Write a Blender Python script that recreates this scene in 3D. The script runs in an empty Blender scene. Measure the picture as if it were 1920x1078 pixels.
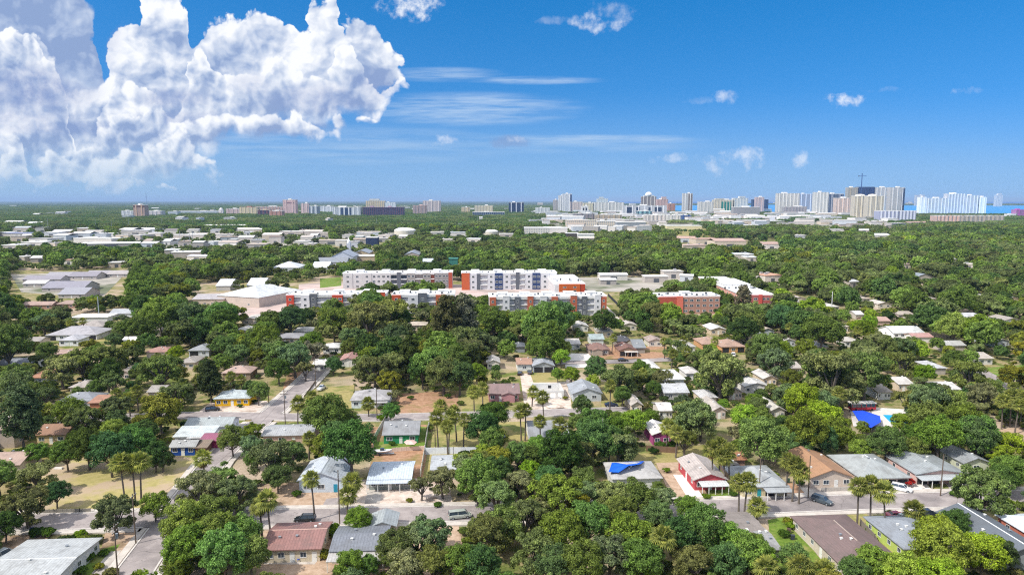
import bpy, math, random
import numpy as np
from mathutils import Vector, Matrix

R = math.radians
sc = bpy.context.scene
C = sc.collection

# ------------------------------------------------------------------ camera
CAM_H = 70.0
FPX = 1280.0                      # focal length in pixels of the 1920 px wide photograph
TILT = math.atan(163.0 / FPX)
cd = bpy.data.cameras.new('camera')
cam = bpy.data.objects.new('camera', cd)
C.objects.link(cam)
cam.location = (0, 0, CAM_H)
cam.rotation_euler = (math.pi / 2 - TILT, 0, 0)
cd.sensor_width = 36.0
cd.lens = 36.0 * FPX / 1920.0
cd.clip_start = 1.0
cd.clip_end = 200000.0
sc.camera = cam

CT, ST = math.cos(TILT), math.sin(TILT)


def G(px, py, z=0.0):
    """world point at height z seen at photograph pixel (px, py)"""
    a = (px - 960.0) / FPX
    b = (539.0 - py) / FPX
    dy = CT + b * ST
    dz = -ST + b * CT
    t = (z - CAM_H) / dz
    return Vector((a * t, dy * t, z))


def PX(x, y, z):
    """photograph pixel of a world point"""
    zz = z - CAM_H
    d = y * CT - zz * ST
    return (960 + FPX * x / d, 539 - FPX * (y * ST + zz * CT) / d, d)


THETA = R(3.6)                    # the street grid is turned this much against the view
SUN_VEC = Vector((-1.0, -0.62, 1.30)).normalized()      # towards the sun


# ------------------------------------------------------------------ materials helpers
def newmat(name):
    m = bpy.data.materials.new(name)
    m.use_nodes = True
    nt = m.node_tree
    for n in list(nt.nodes):
        nt.nodes.remove(n)
    return m, nt


class NB:
    """tiny node builder"""
    def __init__(self, nt):
        self.nt = nt

    def n(self, t, **kw):
        nd = self.nt.nodes.new(t)
        for k, v in kw.items():
            setattr(nd, k, v)
        return nd

    def put(self, sock, v):
        if hasattr(v, 'is_output') or isinstance(v, bpy.types.NodeSocket):
            self.nt.links.new(v, sock)
        else:
            try:
                sock.default_value = v
            except Exception:
                sock.default_value = tuple(v) + (1.0,)

    def math(self, op, a, b=None, c=None, clamp=False):
        nd = self.n('ShaderNodeMath', operation=op, use_clamp=clamp)
        self.put(nd.inputs[0], a)
        if b is not None:
            self.put(nd.inputs[1], b)
        if c is not None:
            self.put(nd.inputs[2], c)
        return nd.outputs[0]

    def vmath(self, op, a, b=None):
        nd = self.n('ShaderNodeVectorMath', operation=op)
        self.put(nd.inputs[0], a)
        if b is not None:
            if op == 'SCALE':
                self.put(nd.inputs[3], b)
            else:
                self.put(nd.inputs[1], b)
        return nd.outputs[0]

    def ramp(self, x, a, b, c=0.0, d=1.0, smooth=False):
        nd = self.n('ShaderNodeMapRange')
        if smooth:
            nd.interpolation_type = 'SMOOTHSTEP'
        for i, v in enumerate((x, a, b, c, d)):
            self.put(nd.inputs[i], v)
        return nd.outputs[0]

    def mix(self, f, a, b, blend='MIX'):
        nd = self.n('ShaderNodeMix', data_type='RGBA', blend_type=blend)
        self.put(nd.inputs[0], f)
        self.put(nd.inputs[6], c4(a))
        self.put(nd.inputs[7], c4(b))
        return nd.outputs[2]

    def noise(self, vec, scale, detail=3.0, rough=0.55, dims='3D'):
        nd = self.n('ShaderNodeTexNoise', noise_dimensions=dims)
        self.put(nd.inputs['Vector'], vec)
        nd.inputs['Scale'].default_value = scale
        nd.inputs['Detail'].default_value = detail
        nd.inputs['Roughness'].default_value = rough
        return nd.outputs[0]

    def xyz(self, v):
        nd = self.n('ShaderNodeSeparateXYZ')
        self.put(nd.inputs[0], v)
        return nd.outputs

    def comb(self, x, y, z):
        nd = self.n('ShaderNodeCombineXYZ')
        for i, v in enumerate((x, y, z)):
            self.put(nd.inputs[i], v)
        return nd.outputs[0]


def c4(c):
    if isinstance(c, (tuple, list)) and len(c) == 3:
        return tuple(c) + (1.0,)
    return c


def srgb(r, g, b):
    f = lambda v: (v / 255 / 12.92) if v / 255 <= 0.04045 else ((v / 255 + 0.055) / 1.055) ** 2.4
    return (f(r), f(g), f(b))


def hexc(h):
    return srgb(int(h[0:2], 16), int(h[2:4], 16), int(h[4:6], 16))


# ------------------------------------------------------------------ world: sky with clouds
def V_of(px, py):
    a = (px - 960.0) / FPX
    b = (539.0 - py) / FPX
    dy = CT + b * ST
    return (a / dy * 1280.0, (-ST + b * CT) / dy * 1280.0)


w = bpy.data.worlds.new('World')
sc.world = w
w.use_nodes = True
nt = w.node_tree
for n in list(nt.nodes):
    nt.nodes.remove(n)
B = NB(nt)
sky = B.n('ShaderNodeTexSky', sky_type='NISHITA')
sky.sun_disc = False
sky.sun_elevation = math.asin(SUN_VEC.z)
sky.sun_rotation = math.atan2(SUN_VEC.x, SUN_VEC.y)
sky.altitude = 0
sky.air_density = 1.0
sky.dust_density = 0.6
sky.ozone_density = 3.0
tc = B.n('ShaderNodeTexCoord')
d = B.xyz(tc.outputs['Generated'])
# the sky colour is taken a little above each direction: a clean, dust-free horizon
lift = B.comb(d[0], d[1], B.math('MULTIPLY_ADD', B.math('MAXIMUM', d[2], 0.0), 0.85, 0.175))
nt.links.new(B.vmath('NORMALIZE', lift), sky.inputs[0])
yy = B.math('MAXIMUM', B.math('ABSOLUTE', d[1]), 0.04)
S = B.math('MULTIPLY', B.math('DIVIDE', d[0], yy), 1280.0)
T = B.math('MULTIPLY', B.math('DIVIDE', d[2], yy), 1280.0)
ST0 = B.comb(S, T, 0.0)


def curve(x, pts, lo, hi, ylo, yhi):
    """float curve through pixel-like points"""
    nd = B.n('ShaderNodeFloatCurve')
    B.put(nd.inputs['Value'], B.ramp(x, lo, hi, 0.0, 1.0))
    cm = nd.mapping
    cu = cm.curves[0]
    P = [((a - lo) / (hi - lo), (b - ylo) / (yhi - ylo)) for a, b in pts]
    P = [(min(max(a, 0), 1), min(max(b, 0), 1)) for a, b in P]
    cu.points[0].location = P[0]
    cu.points[1].location = P[-1]
    for p in P[1:-1]:
        q = cu.points.new(*p)
    for q in cu.points:
        q.handle_type = 'AUTO_CLAMPED'
    cm.update()
    return B.math('MULTIPLY_ADD', nd.outputs[0], yhi - ylo, ylo)


# shared warp of the sky coordinates: makes outlines puffy
wn = B.n('ShaderNodeTexNoise', noise_dimensions='2D')
B.put(wn.inputs['Vector'], ST0)
wn.inputs['Scale'].default_value = 1 / 62.0
wn.inputs['Detail'].default_value = 7.0
wn.inputs['Roughness'].default_value = 0.52
wv = B.vmath('SCALE', B.vmath('SUBTRACT', wn.outputs['Color'], (0.5, 0.5, 0.5)), 46.0)
STW = B.vmath('ADD', ST0, wv)
sw = B.xyz(STW)


def px_curve(x, pts, ylo=-60, yhi=560):
    q = [V_of(a, b) for a, b in pts]
    q.sort()
    return curve(x, q, -1100, 100, ylo, yhi)


top1 = px_curve(sw[0], [(-60, 40), (30, 50), (62, 50), (100, 96), (118, 128), (150, 150), (190, 128), (206, 90), (215, 50), (262, 20), (272, -20), (318, -20), (345, 10), (372, 60),
                        (388, 30), (440, 14), (505, 12), (545, 32), (572, 62), (584, -10), (628, -20), (640, 40), (668, 22), (700, 40), (740, 80), (768, 112), (790, 300)])
base1 = px_curve(sw[0], [(-60, 352), (200, 348), (330, 344), (400, 330), (425, 268), (560, 262), (640, 252), (700, 222), (722, 200), (745, 170), (768, 136), (790, 60)])


def billow(vec, scale, det=3.4, rough=0.55):
    nd = B.n('ShaderNodeTexVoronoi', voronoi_dimensions='2D', feature='F1')
    B.put(nd.inputs['Vector'], vec)
    nd.inputs['Scale'].default_value = scale
    nd.inputs['Detail'].default_value = det
    nd.inputs['Roughness'].default_value = rough
    nd.inputs['Lacunarity'].default_value = 2.2
    return nd.outputs['Distance']


RW = B.vmath('ADD', ST0, B.vmath('SCALE', wv, 0.62))
hA = billow(RW, 1 / 58.0, 2.6, 0.52)
hB = billow(B.vmath('ADD', RW, (-9.0, 11.0, 0.0)), 1 / 58.0, 2.0, 0.5)
relief = B.math('SUBTRACT', hB, hA)                # bright where a billow faces up and left
big = B.noise(B.vmath('MULTIPLY', RW, (0.75, 1.5, 1.0)), 1 / 120.0, 4.0, 0.55, '2D')
fbm = B.noise(ST0, 1 / 26.0, 6.0, 0.62, '2D')
puffy = B.math('MULTIPLY', B.math('SUBTRACT', 0.42, hA), 30.0)
fray = B.math('MULTIPLY', B.math('SUBTRACT', fbm, 0.5), 12.0)

# the body of the cloud: blue-grey with large soft lights
m1 = B.math('MINIMUM', B.math('SUBTRACT', top1, sw[1]), B.math('MULTIPLY', B.math('SUBTRACT', sw[1], base1), 0.8))
m1p = B.math('ADD', B.math('ADD', m1, puffy), fray)
soft = B.ramp(T, 60.0, 240.0, 66.0, 8.0)
a1 = B.ramp(B.math('DIVIDE', m1p, soft), 0.0, 1.0, 0.0, 1.0, smooth=True)
depth1 = B.math('SUBTRACT', top1, sw[1])


def ramp5(x, cols):
    nd = nt.nodes.new('ShaderNodeValToRGB')
    B.put(nd.inputs[0], x)
    cr = nd.color_ramp
    cr.elements[0].position = 0.0
    cr.elements[0].color = c4(cols[0])
    cr.elements[1].position = 1.0
    cr.elements[1].color = c4(cols[-1])
    for i_, c_ in enumerate(cols[1:-1]):
        e_ = cr.elements.new((i_ + 1) / (len(cols) - 1))
        e_.color = c4(c_)
    return nd.outputs[0]


CLOUDC = [srgb(140, 162, 202), srgb(170, 187, 217), srgb(198, 209, 229), srgb(224, 230, 241), srgb(244, 246, 250)]
litb = B.math('ADD', B.math('MULTIPLY_ADD', relief, 0.75, 0.52), B.math('MULTIPLY', B.math('SUBTRACT', big, 0.5), 2.6))
litb = B.math('ADD', litb, B.ramp(depth1, 0.0, 90.0, 0.42, 0.0))
col1 = ramp5(B.math('MULTIPLY', litb, 1.0, clamp=True), CLOUDC)


def bank(pts, thick, w0, edge=7.0, kr=1.15, lo=0.12):
    """a nearer heap of cloud: bright at its own top, greying downwards and melting into the body"""
    tp = px_curve(sw[0], pts)
    dp = B.math('ADD', B.math('ADD', B.math('SUBTRACT', tp, sw[1]), puffy), B.math('MULTIPLY', fray, .7))
    al = B.math('MULTIPLY', B.ramp(dp, 0.0, edge, 0.0, 1.0, smooth=True), B.ramp(dp, thick * .55, thick * 1.25, 1.0, 0.0, smooth=True))
    li = B.math('ADD', B.ramp(dp, 0.0, thick, w0, lo), B.math('MULTIPLY', relief, kr))
    li = B.math('ADD', li, B.math('MULTIPLY', B.math('SUBTRACT', big, 0.5), 0.8), clamp=True)
    return al, ramp5(li, CLOUDC)


top0 = px_curve(sw[0], [(-60, -120), (60, -120), (130, -110), (158, -40), (172, 20), (180, 70), (186, 125), (240, 400)])
m0 = B.math('SUBTRACT', top0, sw[1])
a0 = B.ramp(B.math('ADD', B.math('ADD', m0, B.math('MULTIPLY', puffy, 0.8)), B.math('MULTIPLY', fray, 1.6)), -16.0, 30.0, 0.0, 0.97, smooth=True)
a0 = B.math('MULTIPLY', a0, B.ramp(T, 30.0, 120.0, 0.0, 1.0))
lit0 = B.math('ADD', B.math('MULTIPLY_ADD', relief, 0.5, 0.16), B.math('MULTIPLY', B.math('SUBTRACT', big, 0.5), 1.5), clamp=True)
col0 = ramp5(lit0, CLOUDC)
BANKS = [
    bank([(-60, 50), (0, 46), (30, 60), (62, 58), (84, 84), (100, 104), (112, 130), (122, 190), (150, 290), (260, 330), (790, 500)], 105, 1.05),
    bank([(-60, 500), (150, 300), (200, 190), (240, 150), (280, 160), (330, 190), (354, 92), (378, 72), (398, 112), (440, 120), (470, 128), (520, 95), (560, 116), (600, 130), (640, 74), (690, 122), (722, 150), (748, 140), (766, 160), (790, 240)], 95, 1.05),
    bank([(-60, 500), (110, 300), (178, 244), (230, 206), (300, 196), (350, 214), (420, 188), (470, 200), (520, 192), (548, 190), (575, 214), (616, 226), (660, 205), (700, 210), (716, 236), (740, 280), (790, 330)], 55, 0.9, 9.0, 1.2),
    bank([(-60, 262), (0, 284), (30, 250), (60, 300), (100, 262), (140, 290), (200, 276), (240, 270), (310, 246), (332, 232), (372, 256), (402, 292), (440, 330), (790, 370)], 74, 0.85, 12.0, 1.1, .35),
]

skc = B.n('ShaderNodeHueSaturation')
B.put(skc.inputs['Color'], sky.outputs[0])
skc.inputs['Saturation'].default_value = 1.46
skc.inputs['Hue'].default_value = 0.492
SKYK = 0.137
skyc = B.vmath('SCALE', B.vmath('MULTIPLY', skc.outputs[0], (1.32, 0.99, 1.12)), SKYK)


# thin, stretched layers of haze-cloud and the small separate clouds
def wisp(px, py, rx, ry, k, vy=1.0):
    u, v = V_of(px, py)
    q = B.math('ADD', B.math('POWER', B.math('DIVIDE', B.math('SUBTRACT', S, u), rx), 2.0),
               B.math('POWER', B.math('DIVIDE', B.math('SUBTRACT', T, v), ry), 2.0))
    return B.math('MULTIPLY', B.ramp(q, 1.0, 0.0, 0.0, 1.0, smooth=True), k)


st_n = B.noise(B.comb(B.math('MULTIPLY', S, 0.006), B.math('MULTIPLY', T, 0.075), 3.0), 1.0, 4.0, 0.6)
st_f = B.ramp(st_n, 0.40, 0.66, 0.0, 1.0)
wl = None
for a in ((880, 205, 240, 36, .75), (830, 140, 130, 16, .55), (1000, 151, 150, 9, .75), (1120, 262, 240, 11, .8), (1050, 270, 330, 22, .4), (620, 275, 420, 45, .45)):
    ww = wisp(*a)
    wl = ww if wl is None else B.math('MAXIMUM', wl, ww)
wl = B.math('MULTIPLY', wl, B.math('MULTIPLY_ADD', st_f, 0.85, 0.15))
col = B.mix(wl, skyc, srgb(196, 216, 238))


def small(px, py, rx, ry):
    u, v = V_of(px, py)
    q = B.math('ADD', B.math('POWER', B.math('DIVIDE', B.math('SUBTRACT', sws[0], u), rx), 2.0),
               B.math('POWER', B.math('DIVIDE', B.math('SUBTRACT', sws[1], v), ry), 2.0))
    return B.math('SUBTRACT', 1.0, q)


sws = B.xyz(B.vmath('ADD', ST0, B.vmath('SCALE', wv, 0.5)))
rag = B.math('MULTIPLY', B.math('SUBTRACT', fbm, 0.56), 5.0)
sl = None
for px, py, rx, ry, k in ((768, 8, 66, 36, .97), (1118, 44, 66, 17, .6), (1150, 20, 46, 22, .35), (1357, 185, 30, 13, .5), (1583, 187, 42, 17, .8),
                          (1320, 188, 40, 8, .2), (1812, 174, 34, 9, .3), (1265, 299, 52, 11, .4), (1350, 307, 42, 24, .45), (1402, 300, 40, 26, .55),
                          (1502, 302, 22, 19, .55), (830, 262, 32, 15, .6), (968, 262, 20, 8, .5), (1040, 40, 40, 10, .2), (1660, 170, 60, 7, .12)):
    q = B.math('ADD', B.math('MULTIPLY', small(px, py, rx, ry), 1.5), B.math('SUBTRACT', rag, 0.25))
    q = B.math('MULTIPLY', B.ramp(q, -0.3, 1.9, 0.0, 1.0, smooth=True), k)
    q = B.math('MULTIPLY', q, B.ramp(small(px, py, rx * 1.3, ry * 1.4), 0.0, 0.25, 0.0, 1.0))
    sl = q if sl is None else B.math('MAXIMUM', sl, q)
dk = B.ramp(B.math('ADD', small(952, 266, 50, 15), B.math('MULTIPLY', rag, 0.3)), 0.0, 0.9, 0.0, 0.75, smooth=True)
# pale air low over the horizon
col = B.mix(B.ramp(T, 0.0, 210.0, 0.62, 0.0, smooth=True), col, srgb(142, 182, 218))
col = B.mix(dk, col, srgb(128, 158, 204))
sl_c = B.mix(B.math('MULTIPLY_ADD', relief, 1.2, B.math('MULTIPLY', fbm, 1.3), clamp=True), srgb(188, 204, 230), srgb(244, 247, 252))
col = B.mix(a0, col, col0)
inside = B.ramp(m1p, -14.0, 4.0, 0.0, 1.0)
col = B.mix(a1, col, col1)
shd = None
for a in ((60, 168, 150, 55, .85), (150, 50, 90, 120, .6), (40, 215, 160, 26, .5), (320, 185, 80, 22, .75), (330, 225, 110, 22, .6), (600, 185, 130, 34, .6), (700, 160, 60, 40, .5), (560, 243, 150, 16, .55), (120, 240, 160, 18, .5), (470, 160, 50, 26, .4), (60, 305, 200, 12, .35)):
    ww = wisp(*a)
    shd = ww if shd is None else B.math('MAXIMUM', shd, ww)
shd = B.math('MULTIPLY', shd, B.ramp(fbm, 0.3, 0.62, 1.0, 0.55))
for i_, (al, cc_) in enumerate(BANKS):
    if i_ == 2:
        col = B.mix(B.math('MULTIPLY', shd, inside), col, srgb(128, 150, 198))
    col = B.mix(B.math('MULTIPLY', al, inside), col, cc_)
col = B.mix(sl, col, sl_c)
col = B.mix(B.math('MULTIPLY', B.math('MULTIPLY', B.ramp(T, 30.0, 130.0, 0.62, 0.0, smooth=True), B.ramp(S, -400.0, -700.0, 0.3, 1.0)), 1.0), col, srgb(160, 190, 218))
# scattered bright cloud overhead, unseen; added to lift and whiten the fill light
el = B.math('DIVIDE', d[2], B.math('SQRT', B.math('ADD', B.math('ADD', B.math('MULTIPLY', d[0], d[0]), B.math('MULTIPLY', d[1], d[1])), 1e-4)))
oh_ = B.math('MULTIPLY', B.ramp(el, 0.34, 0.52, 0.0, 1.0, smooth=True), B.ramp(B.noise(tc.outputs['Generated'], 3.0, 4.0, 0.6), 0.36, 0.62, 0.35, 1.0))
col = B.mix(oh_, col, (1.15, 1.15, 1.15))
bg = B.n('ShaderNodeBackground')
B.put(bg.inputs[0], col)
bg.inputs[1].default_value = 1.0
wo = B.n('ShaderNodeOutputWorld')
nt.links.new(bg.outputs[0], wo.inputs[0])
w.cycles.sampling_method = 'MANUAL'
w.cycles.sample_map_resolution = 512

# ------------------------------------------------------------------ sun
sl_ = bpy.data.lights.new('sun', 'SUN')
sl_.energy = 4.0
sl_.angle = R(0.6)
sl_.color = (1.0, 0.95, 0.87)
so = bpy.data.objects.new('sun', sl_)
C.objects.link(so)
so.rotation_euler = SUN_VEC.to_track_quat('Z', 'Y').to_euler()
so.location = (0, 0, 400)

sc.view_settings.view_transform = 'Standard'
sc.view_settings.look = 'None'
sc.view_settings.exposure = 0.15
sc.view_settings.gamma = 1.0
sc.render.engine = 'CYCLES'
cy = sc.cycles
cy.max_bounces = 5
cy.diffuse_bounces = 3
cy.glossy_bounces = 2
cy.transmission_bounces = 4
cy.transparent_max_bounces = 6
cy.volume_bounces = 0
cy.caustics_reflective = False
cy.caustics_refractive = False
cy.sample_clamp_indirect = 4.0
sc.render.film_transparent = False
cy.use_denoising = False
cy.filter_width = 1.15

# ------------------------------------------------------------------ object helpers
REG = []          # things that get a computed label at the end


def tag(o, label=None, cat=None, group=None, kind=None):
    if label:
        o['label'] = label
    if cat:
        o['category'] = cat
    if group:
        o['group'] = group
    if kind:
        o['kind'] = kind
    return o


def empty(name, loc=(0, 0, 0), rz=0.0, sc_=(1, 1, 1)):
    o = bpy.data.objects.new(name, None)
    C.objects.link(o)
    o.location = loc
    o.rotation_euler = (0, 0, rz)
    o.scale = sc_
    o.empty_display_size = 0.5
    return o


class MB:
    """collects faces; build() links them as one mesh object"""
    def __init__(self):
        self.v = []
        self.f = []
        self.m = []

    def face(self, pts, mi=0):
        b = len(self.v)
        self.v.extend([tuple(p) for p in pts])
        self.f.append(tuple(range(b, b + len(pts))))
        self.m.append(mi)

    def box(self, x0, x1, y0, y1, z0, z1, mi=0, rz=0.0, piv=(0, 0)):
        p = [(x, y, z) for z in (z0, z1) for x, y in ((x0, y0), (x1, y0), (x1, y1), (x0, y1))]
        if rz:
            c, s = math.cos(rz), math.sin(rz)
            p = [(piv[0] + (x - piv[0]) * c - (y - piv[1]) * s, piv[1] + (x - piv[0]) * s + (y - piv[1]) * c, z) for x, y, z in p]
        b = len(self.v)
        self.v.extend(p)
        for q in ((0, 3, 2, 1), (4, 5, 6, 7), (0, 1, 5, 4), (1, 2, 6, 5), (2, 3, 7, 6), (3, 0, 4, 7)):
            self.f.append(tuple(b + i for i in q))
            self.m.append(mi)
        return self

    def tube(self, pts, r, n=6, mi=0, cap=True):
        """pts: list of Vector, r: radius or list"""
        pts = [Vector(p) for p in pts]
        rr = r if isinstance(r, (list, tuple)) else [r] * len(pts)
        b = len(self.v)
        for i, p in enumerate(pts):
            dd = (pts[min(i + 1, len(pts) - 1)] - pts[max(i - 1, 0)])
            if dd.length < 1e-9:
                dd = Vector((0, 0, 1))
            q = dd.to_track_quat('Z', 'X')
            for k in range(n):
                a = 2 * math.pi * k / n
                self.v.append(tuple(p + q @ Vector((math.cos(a) * rr[i], math.sin(a) * rr[i], 0))))
        for i in range(len(pts) - 1):
            for k in range(n):
                k2 = (k + 1) % n
                self.f.append((b + i * n + k, b + i * n + k2, b + (i + 1) * n + k2, b + (i + 1) * n + k))
                self.m.append(mi)
        if cap:
            self.f.append(tuple(b + k for k in reversed(range(n))))
            self.m.append(mi)
            e = b + (len(pts) - 1) * n
            self.f.append(tuple(e + k for k in range(n)))
            self.m.append(mi)
        return self

    def slab(self, pts, th, mi=0):
        """a closed plate: top polygon pts (counter-clockwise from above), thickness th downward"""
        pts = [Vector(p) for p in pts]
        n = len(pts)
        b = len(self.v)
        self.v.extend([tuple(p) for p in pts] + [tuple(p - Vector((0, 0, th))) for p in pts])
        self.f.append(tuple(b + i for i in range(n)))
        self.f.append(tuple(b + n + i for i in reversed(range(n))))
        self.m += [mi, mi]
        for i in range(n):
            j = (i + 1) % n
            self.f.append((b + i, b + n + i, b + n + j, b + j))
            self.m.append(mi)
        return self

    def mesh(self, name, mats):
        me = bpy.data.meshes.new(name)
        me.from_pydata(self.v, [], self.f)
        for m in (mats if isinstance(mats, (list, tuple)) else [mats]):
            me.materials.append(m)
        if any(self.m):
            me.polygons.foreach_set('material_index', self.m)
        me.update()
        return me

    def build(self, name, mats, parent=None, loc=None):
        o = bpy.data.objects.new(name, self.mesh(name, mats))
        C.objects.link(o)
        if parent is not None:
            o.parent = parent
        if loc is not None:
            o.location = loc
        return o


def addo(name, me, parent=None, loc=(0, 0, 0), rz=0.0, s=(1, 1, 1)):
    o = bpy.data.objects.new(name, me)
    C.objects.link(o)
    o.parent = parent
    o.location = loc
    o.rotation_euler = (0, 0, rz)
    o.scale = s
    return o


# ------------------------------------------------------------------ materials
def m_plain(name, col, rough=0.8, spec=0.3, metal=0.0, var=0.12, scale=1.5):
    """a paint-like surface with slight unevenness and dirt"""
    m, nt = newmat(name)
    b = NB(nt)
    p = b.n('ShaderNodeBsdfPrincipled')
    tcn = b.n('ShaderNodeTexCoord')
    v = tcn.outputs['Object']
    n1 = b.noise(v, scale, 4.0, 0.6)
    n2 = b.noise(v, scale * 0.17, 2.0, 0.5)
    f = b.math('ADD', b.ramp(n1, 0.3, 0.7, 1.0 - var, 1.0 + var), b.ramp(n2, 0.3, 0.7, -var * 0.6, var * 0.6))
    b.put(p.inputs['Base Color'], b.mix(1.0, c4(col), b.comb(f, f, f), 'MULTIPLY'))
    p.inputs['Roughness'].default_value = rough
    p.inputs['Specular IOR Level'].default_value = spec
    p.inputs['Metallic'].default_value = metal
    o = b.n('ShaderNodeOutputMaterial')
    nt.links.new(p.outputs[0], o.inputs[0])
    return m


def m_roof(name, col, kind='shingle', dirt=(0.12, 0.11, 0.10), amt=0.5):
    m, nt = newmat(name)
    b = NB(nt)
    p = b.n('ShaderNodeBsdfPrincipled')
    tcn = b.n('ShaderNodeTexCoord')
    v = tcn.outputs['Object']
    oi = b.n('ShaderNodeObjectInfo')
    x = b.xyz(v)
    vv = b.vmath('ADD', v, b.comb(b.math('MULTIPLY', oi.outputs['Random'], 90.0), 0.0, 0.0))
    blot = b.ramp(b.noise(vv, 0.35, 4.0, 0.62), 0.46, 0.72, 0.0, amt)
    streak = b.noise(b.vmath('MULTIPLY', vv, (2.2, 0.25, 0.25)), 1.3, 3.0, 0.6)
    fine = b.noise(vv, 5.0 if kind == 'shingle' else 2.0, 2.0, 0.6)
    f = b.math('ADD', b.ramp(fine, 0.3, 0.7, 0.86, 1.12), b.ramp(streak, 0.35, 0.65, -0.07, 0.07))
    if kind == 'metal':
        rib = b.math('PINGPONG', x[0], 0.3)
        f = b.math('MULTIPLY', f, b.ramp(rib, 0.22, 0.29, 1.0, 0.72))
    elif kind == 'shingle':
        ws = b.math('PINGPONG', b.math('ADD', x[2], b.math('MULTIPLY', x[1], 0.02)), 0.075)
        f = b.math('MULTIPLY', f, b.ramp(ws, 0.0, 0.02, 0.86, 1.0))
    elif kind == 'tile':
        rib = b.math('PINGPONG', x[0], 0.18)
        f = b.math('MULTIPLY', f, b.ramp(rib, 0.0, 0.16, 0.8, 1.1))
    c = b.mix(1.0, c4(col), b.comb(f, f, f), 'MULTIPLY')
    c = b.mix(blot, c, c4(dirt))
    b.put(p.inputs['Base Color'], c)
    p.inputs['Roughness'].default_value = 0.45 if kind == 'metal' else 0.9
    p.inputs['Specular IOR Level'].default_value = 0.4 if kind == 'metal' else 0.15
    o = b.n('ShaderNodeOutputMaterial')
    nt.links.new(p.outputs[0], o.inputs[0])
    return m


def m_glass(name='window glass', col=(0.035, 0.05, 0.07)):
    m, nt = newmat(name)
    b = NB(nt)
    p = b.n('ShaderNodeBsdfPrincipled')
    oi = b.n('ShaderNodeObjectInfo')
    f = b.ramp(oi.outputs['Random'], 0.0, 1.0, 0.6, 1.9)
    b.put(p.inputs['Base Color'], b.mix(1.0, c4(col), b.comb(f, f, f), 'MULTIPLY'))
    p.inputs['Roughness'].default_value = 0.12
    p.inputs['Specular IOR Level'].default_value = 0.7
    o = b.n('ShaderNodeOutputMaterial')
    nt.links.new(p.outputs[0], o.inputs[0])
    return m


_mc = {}


def paint(h, rough=0.8, var=0.10):
    """wall paint from a hex colour"""
    k = ('p', h, rough, var)
    if k not in _mc:
        _mc[k] = m_plain('paint ' + h, hexc(h), rough, 0.3, 0.0, var)
    return _mc[k]


def roofm(h, kind='shingle', amt=0.5):
    k = ('r', h, kind, amt)
    if k not in _mc:
        _mc[k] = m_roof(kind + ' roof ' + h, hexc(h), kind, amt=amt)
    return _mc[k]


def facade(h, wh='3a4652', fh=3.3, bw=4.0, wu=0.55, wv=0.5, oz=0.0):
    """a tower wall: rows and bays of windows in its paint (object coordinates in metres)"""
    k = ('f', h, wh, fh, bw, wu, wv)
    if k in _mc:
        return _mc[k]
    m, nt = newmat('facade ' + h)
    b = NB(nt)
    p = b.n('ShaderNodeBsdfPrincipled')
    tcn = b.n('ShaderNodeTexCoord')
    ge = b.n('ShaderNodeNewGeometry')
    x = b.xyz(tcn.outputs['Object'])
    tr = b.n('ShaderNodeVectorTransform', vector_type='NORMAL', convert_from='WORLD', convert_to='OBJECT')
    b.put(tr.inputs[0], ge.outputs['Normal'])
    nn = b.xyz(tr.outputs[0])
    side = b.math('GREATER_THAN', b.math('ABSOLUTE', nn[0]), 0.7)
    flat = b.math('GREATER_THAN', b.math('ABSOLUTE', nn[2]), 0.5)
    u = b.math('ADD', b.math('MULTIPLY', x[0], b.math('SUBTRACT', 1.0, side)), b.math('MULTIPLY', x[1], side))
    fu = b.math('FRACT', b.math('ADD', b.math('DIVIDE', u, bw), 100.5))
    fv = b.math('FRACT', b.math('DIVIDE', x[2], fh))
    wi = b.math('MULTIPLY', b.math('LESS_THAN', b.math('ABSOLUTE', b.math('SUBTRACT', fu, 0.5)), wu / 2),
                b.math('LESS_THAN', b.math('ABSOLUTE', b.math('SUBTRACT', fv, 0.5)), wv / 2))
    wi = b.math('MULTIPLY', wi, b.math('SUBTRACT', 1.0, flat))
    dn = b.noise(tcn.outputs['Object'], 0.05, 2.0)
    f = b.ramp(dn, 0.3, 0.7, 0.93, 1.05)
    c = b.mix(1.0, c4(hexc(h)), b.comb(f, f, f), 'MULTIPLY')
    b.put(p.inputs['Base Color'], b.mix(wi, c, c4(hexc(wh))))
    b.put(p.inputs['Roughness'], b.ramp(wi, 0.0, 1.0, 0.8, 0.25))
    o = b.n('ShaderNodeOutputMaterial')
    nt.links.new(p.outputs[0], o.inputs[0])
    _mc[k] = m
    return m


GLASS = m_glass()
TRIM = m_plain('white trim', hexc('e6e6e2'), 0.6, 0.4, 0, 0.06)
CONC = m_plain('concrete', hexc('c2b8ae'), 0.9, 0.2, 0, 0.12, 0.8)
CONC_P = m_plain('pale concrete', hexc('d8d2cb'), 0.9, 0.2, 0, 0.12, 0.8)
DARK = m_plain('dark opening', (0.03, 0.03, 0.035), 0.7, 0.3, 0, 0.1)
WOODP = m_plain('grey pole wood', hexc('6b5e52'), 0.9, 0.2, 0, 0.2, 3.0)
STEEL = m_plain('galvanised steel', hexc('9aa0a6'), 0.5, 0.5, 0.3, 0.1)


def m_bark():
    m, nt = newmat('bark')
    b = NB(nt)
    p = b.n('ShaderNodeBsdfDiffuse')
    tcn = b.n('ShaderNodeTexCoord')
    n1 = b.noise(b.vmath('MULTIPLY', tcn.outputs['Object'], (8, 8, 2)), 3.0, 3.0)
    b.put(p.inputs[0], b.mix(n1, (0.09, 0.075, 0.06), (0.22, 0.19, 0.165)))
    o = b.n('ShaderNodeOutputMaterial')
    nt.links.new(p.outputs[0], o.inputs[0])
    return m


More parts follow.
